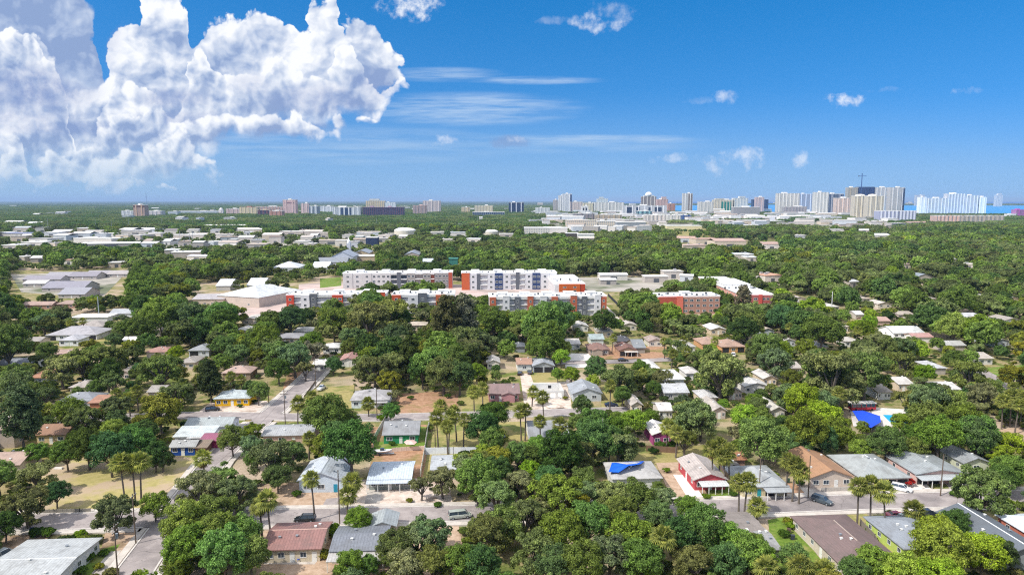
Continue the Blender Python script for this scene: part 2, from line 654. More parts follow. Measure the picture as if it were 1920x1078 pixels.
def m_leaf(name='foliage', rough_tint=(1.18, 1.12, 0.7), dark=0.45, light=1.65, inst=False):
    """leaf colour = the tree's own colour, each leaf a little different, whole twigs lighter or darker"""
    m, nt = newmat(name)
    b = NB(nt)
    oi = b.n('ShaderNodeObjectInfo')
    ge = b.n('ShaderNodeNewGeometry')
    tcn = b.n('ShaderNodeTexCoord')
    r1 = ge.outputs['Random Per Island']
    seedv = b.comb(b.math('MULTIPLY', oi.outputs['Random'], 37.0), 0.0, 0.0)
    n1 = b.noise(b.vmath('ADD', tcn.outputs['Object'], seedv), 2.6, 2.0, 0.5)
    f = b.math('MULTIPLY', b.ramp(r1, 0.0, 1.0, dark, light), b.ramp(n1, 0.3, 0.7, 0.72, 1.28))
    f = b.math('MULTIPLY', f, b.ramp(oi.outputs['Random'], 0.0, 1.0, 0.82, 1.2))
    if inst:
        at = b.n('ShaderNodeAttribute', attribute_type='INSTANCER', attribute_name='tint')
        base = b.mix(1.0, at.outputs['Vector'], (1, 1, 1, 1), 'MULTIPLY')
    else:
        base = oi.outputs['Color']
    c = b.mix(1.0, base, b.comb(f, f, f), 'MULTIPLY')
    yel = b.ramp(b.math('ADD', b.math('MULTIPLY', n1, 1.2), b.math('MULTIPLY', r1, 0.4)), 0.55, 1.1, 0.0, 0.65)
    c = b.mix(yel, c, b.mix(1.0, c, c4(rough_tint), 'MULTIPLY'))
    d1 = b.n('ShaderNodeBsdfDiffuse')
    t1 = b.n('ShaderNodeBsdfTranslucent')
    b.put(d1.inputs[0], c)
    b.put(t1.inputs[0], b.mix(1.0, c, (1.15, 1.25, 0.5, 1), 'MULTIPLY'))
    mx = b.n('ShaderNodeMixShader')
    mx.inputs[0].default_value = 0.30
    nt.links.new(d1.outputs[0], mx.inputs[1])
    nt.links.new(t1.outputs[0], mx.inputs[2])
    o = b.n('ShaderNodeOutputMaterial')
    nt.links.new(mx.outputs[0], o.inputs[0])
    return m


BARK = m_bark()
LEAF = m_leaf()
PALM_M = m_leaf('palm fronds', (1.4, 1.1, 0.6), dark=0.6, light=1.5)

# ------------------------------------------------------------------ tree meshes (unit: crown radius 1, base of trunk at 0)


def leaf_mesh(name, P, N, size, rng, stretch=1.5):
    """P points, N outward normals -> mesh of small bent leaves (two triangles each)"""
    n = len(P)
    j = rng.normal(size=(n, 3)) * 0.55
    nn = N * 0.9 + j + np.array([0, 0, 0.25])
    nn /= np.linalg.norm(nn, axis=1)[:, None]
    t = np.cross(nn, rng.normal(size=(n, 3)))
    t /= np.linalg.norm(t, axis=1)[:, None] + 1e-9
    bt = np.cross(nn, t)
    s = size * (0.7 + 0.7 * rng.random(n))[:, None]
    v = np.empty((n, 4, 3))
    v[:, 0] = P - t * s * stretch * 0.6
    v[:, 1] = P + bt * s * 0.55 - nn * s * 0.15
    v[:, 2] = P + t * s * stretch * 0.6
    v[:, 3] = P - bt * s * 0.55 - nn * s * 0.15
    me = bpy.data.meshes.new(name)
    me.vertices.add(n * 4)
    me.vertices.foreach_set('co', v.reshape(-1))
    me.loops.add(n * 4)
    me.loops.foreach_set('vertex_index', np.arange(n * 4, dtype=np.int32))
    me.polygons.add(n)
    me.polygons.foreach_set('loop_start', np.arange(n, dtype=np.int32) * 4)
    me.polygons.foreach_set('loop_total', np.full(n, 4, dtype=np.int32))
    me.update(calc_edges=True)
    return me


def crown_lumps(rng, shape):
    """centres and radii of the leaf masses of a crown"""
    L = []
    if shape == 'oak':            # wide, flattened, deeply lobed
        n = int(rng.integers(17, 24))
        for i in range(n):
            a = 2 * math.pi * (i * 0.618 + rng.random() * 0.12)
            rr = math.sqrt((i + 0.5) / n) * 0.74
            z = 0.95 + 0.50 * math.sqrt(max(0, 1 - (rr / 0.9) ** 2)) + rng.normal() * 0.09
            L.append((rr * math.cos(a), rr * math.sin(a), z, 0.17 + 0.13 * rng.random()))
        for i in range(12):
            a = rng.random() * 2 * math.pi
            q = rng.uniform(.5, .8)
            L.append((q * math.cos(a), q * math.sin(a), 0.55 + rng.random() * 0.3, 0.17 + 0.09 * rng.random()))
    elif shape == 'round':
        n = int(rng.integers(22, 30))
        for i in range(n):
            z = 1 - 1.55 * (i + 0.5) / n
            a = 2 * math.pi * (i * 0.618 + rng.random() * 0.1)
            r0 = math.sqrt(max(0, 1 - z * z)) * 0.70
            L.append((r0 * math.cos(a), r0 * math.sin(a), 1.18 + 0.62 * z + rng.normal() * 0.05, 0.23 + 0.12 * rng.random()))
        L.append((0, 0, 1.2, 0.5))
    elif shape == 'tall':
        n = 30
        for i in range(n):
            h = (i + 0.5) / n
            a = 2 * math.pi * i * 0.618 + rng.random() * .5
            r0 = 0.62 * math.sin(math.pi * min(1, 0.12 + h * 0.86)) ** 0.7 * (0.5 + 0.5 * rng.random())
            L.append((r0 * math.cos(a), r0 * math.sin(a), 0.75 + 2.1 * h, 0.24 + 0.13 * rng.random()))
    elif shape == 'open':         # sparse spreading crown with gaps
        n = 15
        for i in range(n):
            a = 2 * math.pi * (i * 0.618 + rng.random() * 0.2)
            rr = math.sqrt((i + 0.5) / n) * 0.82
            z = 1.05 + 0.35 * math.sqrt(max(0, 1 - (rr / 0.95) ** 2)) + rng.normal() * 0.12
            L.append((rr * math.cos(a), rr * math.sin(a), z, 0.15 + 0.12 * rng.random()))
    elif shape == 'bush':
        n = 12
        for i in range(n):
            a = 2 * math.pi * (i * 0.618 + rng.random() * 0.1)
            rr = math.sqrt((i + 0.5) / n) * 0.7
            z = 0.28 + 0.45 * math.sqrt(max(0, 1 - (rr / 0.9) ** 2))
            L.append((rr * math.cos(a), rr * math.sin(a), z, 0.24 + 0.12 * rng.random()))
    return L


def make_crown(name, shape, seed, nleaf, size, mat):
    rng = np.random.default_rng(seed)
    L = np.array(crown_lumps(rng, shape))
    cs = np.repeat(L[:, :3], 9, 0)
    rs = np.repeat(L[:, 3], 9)
    dd = rng.normal(size=(len(cs), 3))
    dd[:, 2] = dd[:, 2] * 0.9 + 0.25
    dd /= np.linalg.norm(dd, axis=1)[:, None]
    sc_ = cs + dd * (rs * 0.72)[:, None] * np.array([1, 1, 0.8])
    sr = rs * (0.36 + 0.22 * rng.random(len(rs)))
    w_ = sr ** 2
    idx = rng.choice(len(sr), nleaf, p=w_ / w_.sum())
    n = rng.normal(size=(nleaf, 3))
    n[:, 2] += 0.35
    n /= np.linalg.norm(n, axis=1)[:, None]
    rad = sr[idx] * (1.0 - 0.35 * rng.random(nleaf) ** 2)
    P = sc_[idx] + n * rad[:, None] * np.array([1, 1, 0.85])
    out = P - np.array([0, 0, L[:, 2].mean()])
    out /= np.linalg.norm(out, axis=1)[:, None]
    N = n * 0.75 + out * 0.35
    me = leaf_mesh(name, P, N, size, rng)
    me.materials.append(mat)
    return me, L


def make_trunk(name, L, seed, shape, rscale=1.0):
    rng = random.Random(seed)
    mb = MB()
    fork = 0.42 if shape in ('oak', 'open') else 0.5
    r0 = (0.075 if shape in ('oak', 'open') else 0.055) * rscale
    top = Vector((rng.uniform(-.05, .05), rng.uniform(-.05, .05), fork))
    mb.tube([(0, 0, -0.05), (0, 0, 0.05), top * 0.6, top], [r0 * 1.5, r0 * 1.1, r0 * 0.95, r0 * 0.85], 7)
    if shape == 'tall':
        mb.tube([top, (0.02, 0, 1.4), (0, 0, 2.6)], [r0 * .85, r0 * .6, r0 * .15], 6)
    order = sorted(range(len(L)), key=lambda i: -L[i][3])[:11]
    for i in order:
        c = Vector(L[i][:3])
        if shape == 'tall':
            s = Vector((0, 0, max(0.5, c.z - 0.3)))
        else:
            s = top
        mid = s.lerp(c, 0.5) + Vector((rng.uniform(-.06, .06), rng.uniform(-.06, .06), 0.05))
        k = rng.uniform(0.45, 0.65)
        mb.tube([s, mid, c], [r0 * k, r0 * k * 0.7, r0 * 0.16], 5, cap=False)
        for q in range(2):
            e = c + Vector((rng.uniform(-1, 1), rng.uniform(-1, 1), rng.uniform(-.3, .8))) * L[i][3] * 0.9
            mb.tube([mid.lerp(c, 0.5), e], [r0 * 0.3, r0 * 0.08], 4, cap=False)
    me = mb.mesh(name, BARK)
    return me


def make_palm_crown(name, seed, nf=34, lr=0.95, ratio=1.0, dead=False):
    """sabal palm head: fan fronds around a point, unit: frond reach 1"""
    rng = random.Random(seed)
    vs, fs = [], []
    for i in range(nf):
        a = i * 2.39996 + rng.uniform(-.2, .2)
        if dead:
            el = R(rng.uniform(-80, -45))
        else:
            el = R(82 - 125 * (i / nf) ** 0.9 + rng.uniform(-8, 8))
        d_ = Vector((math.cos(a) * math.cos(el), math.sin(a) * math.cos(el), math.sin(el)))
        side = d_.cross(Vector((0, 0, 1)))
        if side.length < 0.05:
            side = Vector((1, 0, 0))
        side.normalize()
        up = side.cross(d_).normalized()
        pet = 0.42 * rng.uniform(0.85, 1.1)
        o_ = d_ * pet
        b = len(vs)
        w_ = 0.014
        vs += [tuple(side * w_), tuple(-side * w_), tuple(o_ - side * w_), tuple(o_ + side * w_)]
        fs.append((b, b + 1, b + 2, b + 3))
        nl = 11
        ln = 0.62 * lr * rng.uniform(0.85, 1.12)
        for k in range(nl):
            t = (k / (nl - 1) - 0.5) * 2
            ang = t * 1.35
            dl = (d_ * math.cos(ang) + side * math.sin(ang)).normalized()
            l2 = ln * (1 - 0.28 * abs(t))
            droop = Vector((0, 0, -1)) * (0.16 + 0.22 * abs(t)) * l2
            sd = dl.cross(up).normalized() * 0.034
            p0 = o_
            p1 = o_ + dl * l2 * 0.6 + up * 0.02
            p2 = o_ + dl * l2 + droop
            b = len(vs)
            vs += [tuple(p0), tuple(p1 + sd * 1.25), tuple(p2), tuple(p1 - sd * 1.25)]
            fs.append((b, b + 1, b + 2, b + 3))
    me = bpy.data.meshes.new(name)
    me.from_pydata(vs, [], fs)
    me.materials.append(PALM_M)
    me.update()
    return me


SH = {'oak': [], 'round': [], 'tall': [], 'open': [], 'bush': []}
for shp, n_, nl, sz in (('oak', 7, 17000, 0.036), ('round', 7, 16000, 0.036), ('tall', 2, 12000, 0.05), ('open', 3, 7500, 0.042), ('bush', 3, 3500, 0.075)):
    for i in range(n_):
        cm_, L_ = make_crown('%s_crown' % shp, shp, 100 + i * 7 + len(shp) * 31, nl, sz, LEAF)
        tm_ = make_trunk('%s_trunk' % shp, L_.tolist(), i + 5, shp)
        SH[shp].append((cm_, tm_))
LOD2 = {}
for shp, n_ in (('oak', 4), ('round', 4), ('open', 2), ('tall', 1)):
    LOD2[shp] = [make_crown('%s_crown_far' % shp, shp, 700 + i * 7 + len(shp) * 31, 6500, 0.062, LEAF)[0] for i in range(n_)]
LOD3 = {}
for shp, n_ in (('oak', 4), ('round', 4)):
    LOD3[shp] = [make_crown('%s_crown_distant' % shp, shp, 900 + i * 7 + len(shp) * 31, 1600, 0.125, LEAF)[0] for i in range(n_)]
PALMC = [make_palm_crown('palm_crown', 11 + i) for i in range(3)]
PALMD = make_palm_crown('dead_fronds', 77, 15, 0.8, dead=True)

# crown colours by kind (linear base colours of foliage, 0.03 to 0.15)
KINDS = {
    #        shape    colour               words
    'O': ('oak', (0.172, 0.216, 0.092), 'grey-green spreading oak', 'oak_tree'),
    'D': ('round', (0.100, 0.170, 0.058), 'dark green dense round tree', 'broadleaf_tree'),
    'G': ('round', (0.165, 0.245, 0.064), 'mid-green leafy tree', 'broadleaf_tree'),
    'L': ('round', (0.225, 0.320, 0.045), 'bright lime-green tree', 'broadleaf_tree'),
    'Y': ('oak', (0.205, 0.235, 0.045), 'yellow-green broad tree', 'broadleaf_tree'),
    'C': ('tall', (0.150, 0.165, 0.105), 'tall grey-brown feathery pine', 'pine_tree'),
    'N': ('tall', (0.080, 0.110, 0.050), 'narrow dark pine', 'pine_tree'),
    'K': ('open', (0.165, 0.180, 0.105), 'sparse open-crowned tree', 'oak_tree'),
    'W': ('open', (0.170, 0.195, 0.075), 'light airy tree', 'broadleaf_tree'),
}

# ------------------------------------------------------------------ ground, roads, lawns, water
def m_ground():
    m, nt = newmat('ground')
    b = NB(nt)
    ge = b.n('ShaderNodeNewGeometry')
    v = ge.outputs['Position']
    x = b.xyz(v)
    n_big = b.noise(v, 0.022, 3.0, 0.55)
    n_mid = b.noise(v, 0.16, 4.0, 0.6)
    n_fine = b.noise(v, 1.8, 3.0, 0.65)
    grass = b.mix(b.ramp(n_fine, 0.3, 0.7), srgb(84, 98, 48), srgb(122, 130, 72))
    dry = b.mix(b.ramp(n_fine, 0.3, 0.7), srgb(142, 128, 92), srgb(176, 160, 124))
    sand = b.mix(b.ramp(n_fine, 0.3, 0.7), srgb(158, 138, 118), srgb(196, 180, 160))
    c = b.mix(b.ramp(n_mid, 0.42, 0.58), grass, dry)
    c = b.mix(b.ramp(n_big, 0.50, 0.62), c, sand)
    far = b.ramp(x[1], 900.0, 1700.0, 0.0, 1.0)
    f1 = b.noise(v, 0.004, 4.0, 0.6)
    wood = b.mix(b.ramp(b.noise(v, 0.02, 3.0, 0.6), 0.35, 0.65), srgb(44, 60, 34), srgb(76, 92, 52))
    open_ = b.mix(b.ramp(b.noise(v, 0.006, 3.0, 0.6), 0.4, 0.6), srgb(120, 124, 88), srgb(176, 170, 156))
    w2 = b.mix(b.ramp(f1, 0.60, 0.66), wood, open_)
    c = b.mix(far, c, w2)
    p = b.n('ShaderNodeBsdfDiffuse')
    b.put(p.inputs[0], c)
    o = b.n('ShaderNodeOutputMaterial')
    nt.links.new(p.outputs[0], o.inputs[0])
    return m


def m_sheet(name, c1, c2, s=0.5, c3=None, s3=0.08, lo=0.45, hi=0.6, crack=0.0):
    m, nt = newmat(name)
    b = NB(nt)
    ge = b.n('ShaderNodeNewGeometry')
    v = ge.outputs['Position']
    c = b.mix(b.ramp(b.noise(v, s, 5.0, 0.65), 0.35, 0.65), c1, c2)
    if c3:
        c = b.mix(b.ramp(b.noise(v, s3, 4.0, 0.6), lo, hi), c, c3)
    fine = b.noise(v, 6.0, 2.0, 0.6)
    f = b.ramp(fine, 0.3, 0.7, 0.9, 1.1)
    c = b.mix(1.0, c, b.comb(f, f, f), 'MULTIPLY')
    if crack:
        vo = b.n('ShaderNodeTexVoronoi', feature='DISTANCE_TO_EDGE')
        b.put(vo.inputs['Vector'], b.vmath('ADD', v, b.vmath('SCALE', b.noise(v, 0.8), 2.0)))
        vo.inputs['Scale'].default_value = 0.16
        c = b.mix(b.ramp(vo.outputs['Distance'], 0.0, 0.012, crack, 0.0), c, srgb(60, 60, 60))
    p = b.n('ShaderNodeBsdfPrincipled')
    b.put(p.inputs['Base Color'], c)
    p.inputs['Roughness'].default_value = 0.92
    p.inputs['Specular IOR Level'].default_value = 0.2
    o = b.n('ShaderNodeOutputMaterial')
    nt.links.new(p.outputs[0], o.inputs[0])
    return m


ASPH = m_sheet('worn asphalt', srgb(150, 141, 139), srgb(172, 163, 160), 0.35, srgb(134, 127, 126), 0.05, 0.5, 0.62, crack=0.5)
PAVE = m_sheet('pavement concrete', srgb(186, 178, 170), srgb(210, 202, 193), 0.6)
DRIVE = m_sheet('driveway concrete', srgb(182, 174, 167), srgb(206, 199, 190), 0.5, srgb(160, 152, 146), 0.15)
DRIVEW = m_sheet('new concrete', srgb(226, 220, 212), srgb(238, 233, 226), 0.5)
LAWN = m_sheet('green lawn', srgb(88, 116, 40), srgb(118, 140, 58), 1.2, srgb(140, 140, 84), 0.25, 0.5, 0.65)
LAWN_D = m_sheet('dry lawn', srgb(146, 138, 84), srgb(170, 156, 106), 1.0, srgb(116, 124, 66), 0.12, 0.5, 0.62)
DIRT = m_sheet('bare soil', srgb(168, 142, 118), srgb(196, 172, 150), 0.7, srgb(126, 108, 84), 0.12, 0.52, 0.66)
DIRT_R = m_sheet('red-brown mulch', srgb(152, 116, 90), srgb(184, 148, 120), 0.7, srgb(130, 118, 72), 0.10, 0.52, 0.64)
SAND = m_sheet('pale sand', srgb(198, 180, 166), srgb(222, 208, 196), 0.6, srgb(150, 130, 112), 0.2, 0.5, 0.66)
FIELD = m_sheet('dry field', srgb(158, 150, 92), srgb(184, 170, 116), 0.5, srgb(182, 162, 136), 0.09, 0.46, 0.58)
LOT = m_sheet('pale yard', srgb(150, 146, 136), srgb(186, 178, 168), 0.03, srgb(104, 110, 84), 0.012, 0.45, 0.55)
LOTP = m_sheet('construction ground', srgb(186, 164, 156), srgb(208, 190, 182), 0.08, srgb(168, 154, 146), 0.03)
KERB = m_sheet('kerb', srgb(196, 190, 184), srgb(214, 208, 202), 0.5)

g = MB()
xs = [-60000, -9000, -3000, -1000, -300, 0, 300, 1000, 3000, 9000, 60000]
ys = [-400, 0, 200, 500, 1200, 3000, 9000, 25000, 60000]
for i in range(len(xs) - 1):
    for j in range(len(ys) - 1):
        g.face([(xs[i], ys[j], 0), (xs[i + 1], ys[j], 0), (xs[i + 1], ys[j + 1], 0), (xs[i], ys[j + 1], 0)])
tag(g.build('ground', m_ground()), kind='structure')

UDIR = Vector((math.cos(THETA), math.sin(THETA), 0))
VDIR = Vector((-math.sin(THETA), math.cos(THETA), 0))
SHEETS = []       # (world polygon) where no tree may stand
LAYER = [0.004]


def sheet(name, pxs, mat, z=None, keep=True):
    """a flat piece of ground whose corners are seen at these photograph pixels"""
    if z is None:
        LAYER[0] += 0.004
        z = LAYER[0]
    pts = [G(x, y, 0) for x, y in pxs]
    for p in pts:
        p.z = z
    ar = sum(pts[i].x * pts[(i + 1) % len(pts)].y - pts[(i + 1) % len(pts)].x * pts[i].y for i in range(len(pts)))
    if ar < 0:
        pts.reverse()
    mb = MB()
    mb.face(pts)
    o = mb.build(name, mat)
    tag(o, kind='structure')
    if keep:
        SHEETS.append([(p.x, p.y) for p in pts])
    return o


def seg_dist(p, a, b):
    ab = b - a
    t = max(0.0, min(1.0, (p - a).dot(ab) / max(ab.length_squared, 1e-9)))
    return (p - (a + ab * t)).length


def strip(name, pxs, width, mat, z, keep=True, off=0.0, raise_=0.0, avoid=()):
    """a ribbon of given width (m) along a line of photograph pixels on the ground"""
    pts = [G(x, y, 0) for x, y in pxs]
    if avoid:
        fine = []
        for i in range(len(pts) - 1):
            n = max(1, int((pts[i + 1] - pts[i]).length / 3.0))
            fine += [pts[i].lerp(pts[i + 1], k / n) for k in range(n)]
        pts = fine + [pts[-1]]
    mb = MB()
    L, Rr = [], []
    for i, p in enumerate(pts):
        t = (pts[min(i + 1, len(pts) - 1)] - pts[max(i - 1, 0)]).normalized()
        n = Vector((-t.y, t.x, 0))
        c = p + n * off
        L.append(c + n * width / 2)
        Rr.append(c - n * width / 2)
    for i in range(len(pts) - 1):
        q = [Rr[i], Rr[i + 1], L[i + 1], L[i]]
        mid = (q[0] + q[1] + q[2] + q[3]) / 4
        if any(seg_dist(mid, a, b) < wd_ / 2 + 1.2 for ps, wd_ in avoid for a, b in zip(ps[:-1], ps[1:])):
            continue
        q = [Vector((v.x, v.y, z + raise_)) for v in q]
        if raise_:
            mb.slab(q, raise_ + 0.02)
        else:
            mb.face(q)
        if keep:
            SHEETS.append([(v.x, v.y) for v in q])
    return tag(mb.build(name, mat), kind='structure')


# lots and lawns (drawn lowest)
sheet('dry_field', [(62, 868), (300, 855), (372, 858), (352, 935), (338, 962), (40, 965), (70, 905)], FIELD)
sheet('lawn', [(0, 838), (40, 832), (105, 830), (110, 862), (30, 858)], LAWN_D)
sheet('bare_lot', [(745, 738), (860, 732), (858, 768), (740, 778)], DIRT_R)
sheet('lawn', [(862, 705), (925, 700), (922, 768), (866, 772)], LAWN_D)
sheet('bare_lot', [(975, 700), (1066, 700), (1072, 772), (985, 776)], SAND)
sheet('lawn', [(990, 690), (1060, 688), (1062, 716), (1000, 717)], LAWN_D)
sheet('lawn', [(1125, 715), (1180, 715), (1182, 768), (1128, 770)], LAWN_D)
sheet('bare_lot', [(690, 800), (800, 796), (802, 846), (680, 850)], DIRT_R)
sheet('lawn', [(702, 828), (800, 828), (802, 842), (700, 843)], LAWN)
sheet('lawn', [(782, 800), (806, 800), (800, 842), (776, 842)], LAWN)
sheet('lawn', [(812, 796), (985, 790), (985, 845), (806, 848)], LAWN_D)
sheet('bare_yard', [(700, 845), (800, 842), (795, 905), (686, 908)], DIRT_R)
sheet('lawn', [(802, 850), (850, 850), (830, 895), (792, 895)], LAWN_D)
sheet('bare_yard', [(640, 900), (840, 895), (850, 950), (640, 955)], SAND)
sheet('driveway', [(690, 918), (718, 920), (708, 957), (680, 957)], DRIVE)
sheet('bare_yard', [(490, 905), (640, 905), (640, 960), (490, 962)], DIRT)
sheet('driveway', [(612, 935), (640, 932), (634, 956), (600, 956)], ASPH)
sheet('bare_yard', [(488, 985), (860, 985), (880, 1078), (480, 1078)], DIRT)
sheet('patio', [(497, 1045), (600, 1045), (590, 1058), (494, 1058)], DRIVE)
sheet('lawn', [(1130, 838), (1330, 835), (1345, 870), (1140, 870)], LAWN_D)
sheet('bare_yard', [(1230, 868), (1310, 865), (1330, 940), (1262, 942)], DIRT)
sheet('driveway', [(1262, 890), (1290, 890), (1328, 946), (1300, 950)], DRIVEW)
sheet('lawn', [(1325, 912), (1385, 912), (1395, 938), (1330, 941)], LAWN)
sheet('driveway', [(1385, 880), (1420, 880), (1470, 936), (1400, 938)], DRIVE)
sheet('bare_yard', [(1440, 905), (1520, 905), (1530, 935), (1440, 940)], DIRT_R)
sheet('driveway', [(1490, 905), (1620, 902), (1640, 932), (1520, 936)], DRIVE)
sheet('lawn', [(1665, 905), (1700, 903), (1720, 935), (1672, 936)], LAWN_D)
sheet('driveway', [(1680, 898), (1730, 900), (1760, 932), (1702, 934)], DRIVEW)
sheet('driveway', [(1750, 895), (1820, 900), (1880, 930), (1790, 932)], DRIVE)
sheet('lawn', [(1725, 870), (1745, 868), (1790, 930), (1760, 932)], LAWN_D)
sheet('lawn', [(1640, 828), (1745, 825), (1750, 862), (1668, 864)], LAWN_D)
sheet('lawn', [(1440, 975), (1478, 968), (1560, 1078), (1450, 1078)], LAWN)
sheet('lawn', [(1560, 966), (1625, 964), (1740, 1078), (1640, 1078)], LAWN_D)
sheet('lawn', [(1850, 690), (1920, 684), (1920, 712), (1870, 715)], LAWN)
sheet('bare_yard', [(1838, 810), (1920, 800), (1920, 850), (1850, 850)], DIRT)
sheet('bare_yard', [(200, 990), (270, 985), (232, 1078), (100, 1078), (190, 1030)], DIRT)
sheet('lawn', [(192, 1030), (226, 1020), (185, 1078), (130, 1078)], LAWN)
sheet('driveway', [(205, 1035), (228, 1032), (195, 1078), (170, 1078)], DRIVE)
sheet('bare_yard', [(0, 985), (120, 980), (70, 1030), (0, 1040)], DIRT)
sheet('bare_yard', [(395, 755), (500, 752), (520, 775), (360, 782)], SAND)
sheet('lawn', [(540, 700), (600, 695), (560, 745), (525, 745)], DIRT_R)
sheet('lawn', [(600, 728), (665, 722), (660, 768), (590, 768)], LAWN_D)
sheet('driveway', [(415, 795), (480, 793), (490, 830), (430, 835)], DRIVE)
sheet('driveway', [(1060, 663), (1105, 663), (1120, 690), (1060, 690)], DRIVEW)
sheet('lawn', [(1130, 650), (1250, 650), (1255, 672), (1120, 674)], DIRT_R)
sheet('pool_deck', [(1592, 762), (1700, 768), (1712, 800), (1600, 800)], CONC_P)
sheet('lawn', [(150, 632), (200, 628), (205, 645), (155, 648)], LAWN_D)

# roads with raised kerbs and pavements
ROADS = [
    ([(-40, 983), (170, 978), (400, 973), (600, 970), (860, 964), (1340, 953), (1600, 943), (1990, 932)], 7.4),
    ([(-40, 792), (380, 779), (540, 783), (720, 784), (1000, 776), (1180, 770)], 6.6),
    ([(1040, 681), (1180, 678), (1270, 674)], 6.5),
    ([(222, 1120), (262, 1060), (400, 868), (430, 838), (522, 765), (568, 724), (592, 700), (612, 680)], 6.8),
    ([(1825, 690), (1868, 712), (1920, 745), (1990, 790)], 6.0),
]
for k, (pts, wd) in enumerate(ROADS):
    z = 0.262 + 0.004 * k
    strip('road', pts, wd, ASPH, z)
    oth = [([G(x, y, 0) for x, y in p2], w2_) for j, (p2, w2_) in enumerate(ROADS) if j != k]
    if k in (0, 1, 3):
        for s in (-1, 1):
            o = strip('kerb', pts, 0.35, KERB, 0.0, off=s * (wd / 2 + 0.17), raise_=0.37, avoid=oth)
            if k != 1:
                strip('pavement', pts, 1.5, PAVE, 0.0, off=s * (wd / 2 + 1.3), raise_=0.35, avoid=oth)
sheet('bare_lot', [(360, 560), (560, 555), (640, 575), (560, 600), (470, 600)], LOTP, 0.02)
sheet('bare_lot', [(560, 533), (650, 528), (900, 535), (1060, 540), (1050, 560), (560, 565)], LOTP, 0.024)
sheet('road', [(1098, 545), (1108, 545), (1165, 600), (1140, 600)], PAVE, 0.03)
sheet('lawn', [(600, 522), (640, 520), (640, 536), (600, 540)], LAWN, 0.03)
sheet('bare_lot', [(290, 575), (360, 572), (330, 590), (250, 600)], LAWN_D, 0.02)
# the pale industrial yards and car parks of the middle distance
sheet('yard', [(0, 449), (120, 432), (450, 421), (760, 427), (760, 448), (420, 480), (0, 475)], LOT, 0.10, keep=False)
sheet('yard', [(880, 422), (1100, 402), (1460, 402), (1500, 418), (1300, 432), (1120, 452), (1040, 446), (980, 446)], LOT, 0.10, keep=False)
sheet('field', [(1140, 425), (1330, 424), (1340, 444), (1200, 450)], LAWN_D, 0.14, keep=False)
sheet('yard', [(1480, 400), (1700, 402), (1650, 440), (1560, 445), (1460, 425)], LOT, 0.10, keep=False)
sheet('car_park', [(1040, 520), (1290, 520), (1300, 545), (1110, 548)], LOT, 0.05)
sheet('car_park', [(1440, 565), (1530, 560), (1540, 580), (1450, 582)], LOT, 0.05)
sheet('car_park', [(20, 515), (240, 508), (190, 560), (40, 548)], LOT, 0.05)


def m_water():
    m, nt = newmat('water')
    b = NB(nt)
    ge = b.n('ShaderNodeNewGeometry')
    p = b.n('ShaderNodeBsdfPrincipled')
    n = b.noise(b.vmath('MULTIPLY', ge.outputs['Position'], (0.001, 0.004, 1.0)), 1.0, 3.0)
    b.put(p.inputs['Base Color'], b.mix(n, srgb(40, 132, 196), srgb(64, 156, 214)))
    p.inputs['Roughness'].default_value = 0.35
    p.inputs['Specular IOR Level'].default_value = 0.25
    o = b.n('ShaderNodeOutputMaterial')
    nt.links.new(p.outputs[0], o.inputs[0])
    return m


def m_sea():
    m, nt = newmat('open sea')
    b = NB(nt)
    p = b.n('ShaderNodeBsdfPrincipled')
    p.inputs['Base Color'].default_value = c4(srgb(28, 92, 170))
    p.inputs['Roughness'].default_value = 0.5
    p.inputs['Specular IOR Level'].default_value = 0.2
    o = b.n('ShaderNodeOutputMaterial')
    nt.links.new(p.outputs[0], o.inputs[0])
    return m


WATER = m_water()
sheet('bay_water', [(1235, 394), (1300, 397), (1450, 399), (1700, 401), (1850, 404), (2100, 406), (2100, 385.4), (1700, 385.2), (1450, 384), (1240, 385)], WATER, 0.35, keep=False)
mb = MB()
for a, b_ in (((1150, 381.0), (2400, 382.8)),):
    p0, p1 = G(a[0], a[1]), G(b_[0], b_[1])
    q = [Vector((p0.x, p0.y, 0.7)), Vector((p1.x, p1.y, 0.7)), Vector((60000, 60000, 0.7)), Vector((9500, 60000, 0.7))]
    mb.face(q)
tag(mb.build('sea', m_sea()), kind='structure')

# ------------------------------------------------------------------ houses
FOOT = []        # building footprints (centre, u, v, half w, half d) for keeping trees out
PROT = []        # (x0, y0, x1, y1, depth): photograph areas that must stay visible
LAND = []        # landmarks for labels: (short phrase, px, py, depth)


def mesh_win_frame():
    mb = MB()
    a, b_, t = 0.5, 0.5, 0.07
    mb.box(-a, a, -0.05, 0.03, b_ - t, b_)
    mb.box(-a, a, -0.08, 0.03, -b_, -b_ + t)
    mb.box(-a, -a + t, -0.05, 0.03, -b_ + t, b_ - t)
    mb.box(a - t, a, -0.05, 0.03, -b_ + t, b_ - t)
    mb.box(-0.02, 0.02, -0.04, 0.03, -b_ + t, b_ - t)
    return mb.mesh('window_frame', TRIM)


def mesh_pane():
    mb = MB()
    mb.box(-0.44, 0.44, -0.02, 0.03, -0.44, 0.44)
    return mb.mesh('pane', GLASS)


WF, WP = mesh_win_frame(), mesh_pane()


def window(parent, x, y, z, rz, w_=1.3, h_=1.2):
    f = addo('window', WF, parent, (x, y, z), rz, (w_, 1, h_))
    addo('pane', WP, f)
    return f


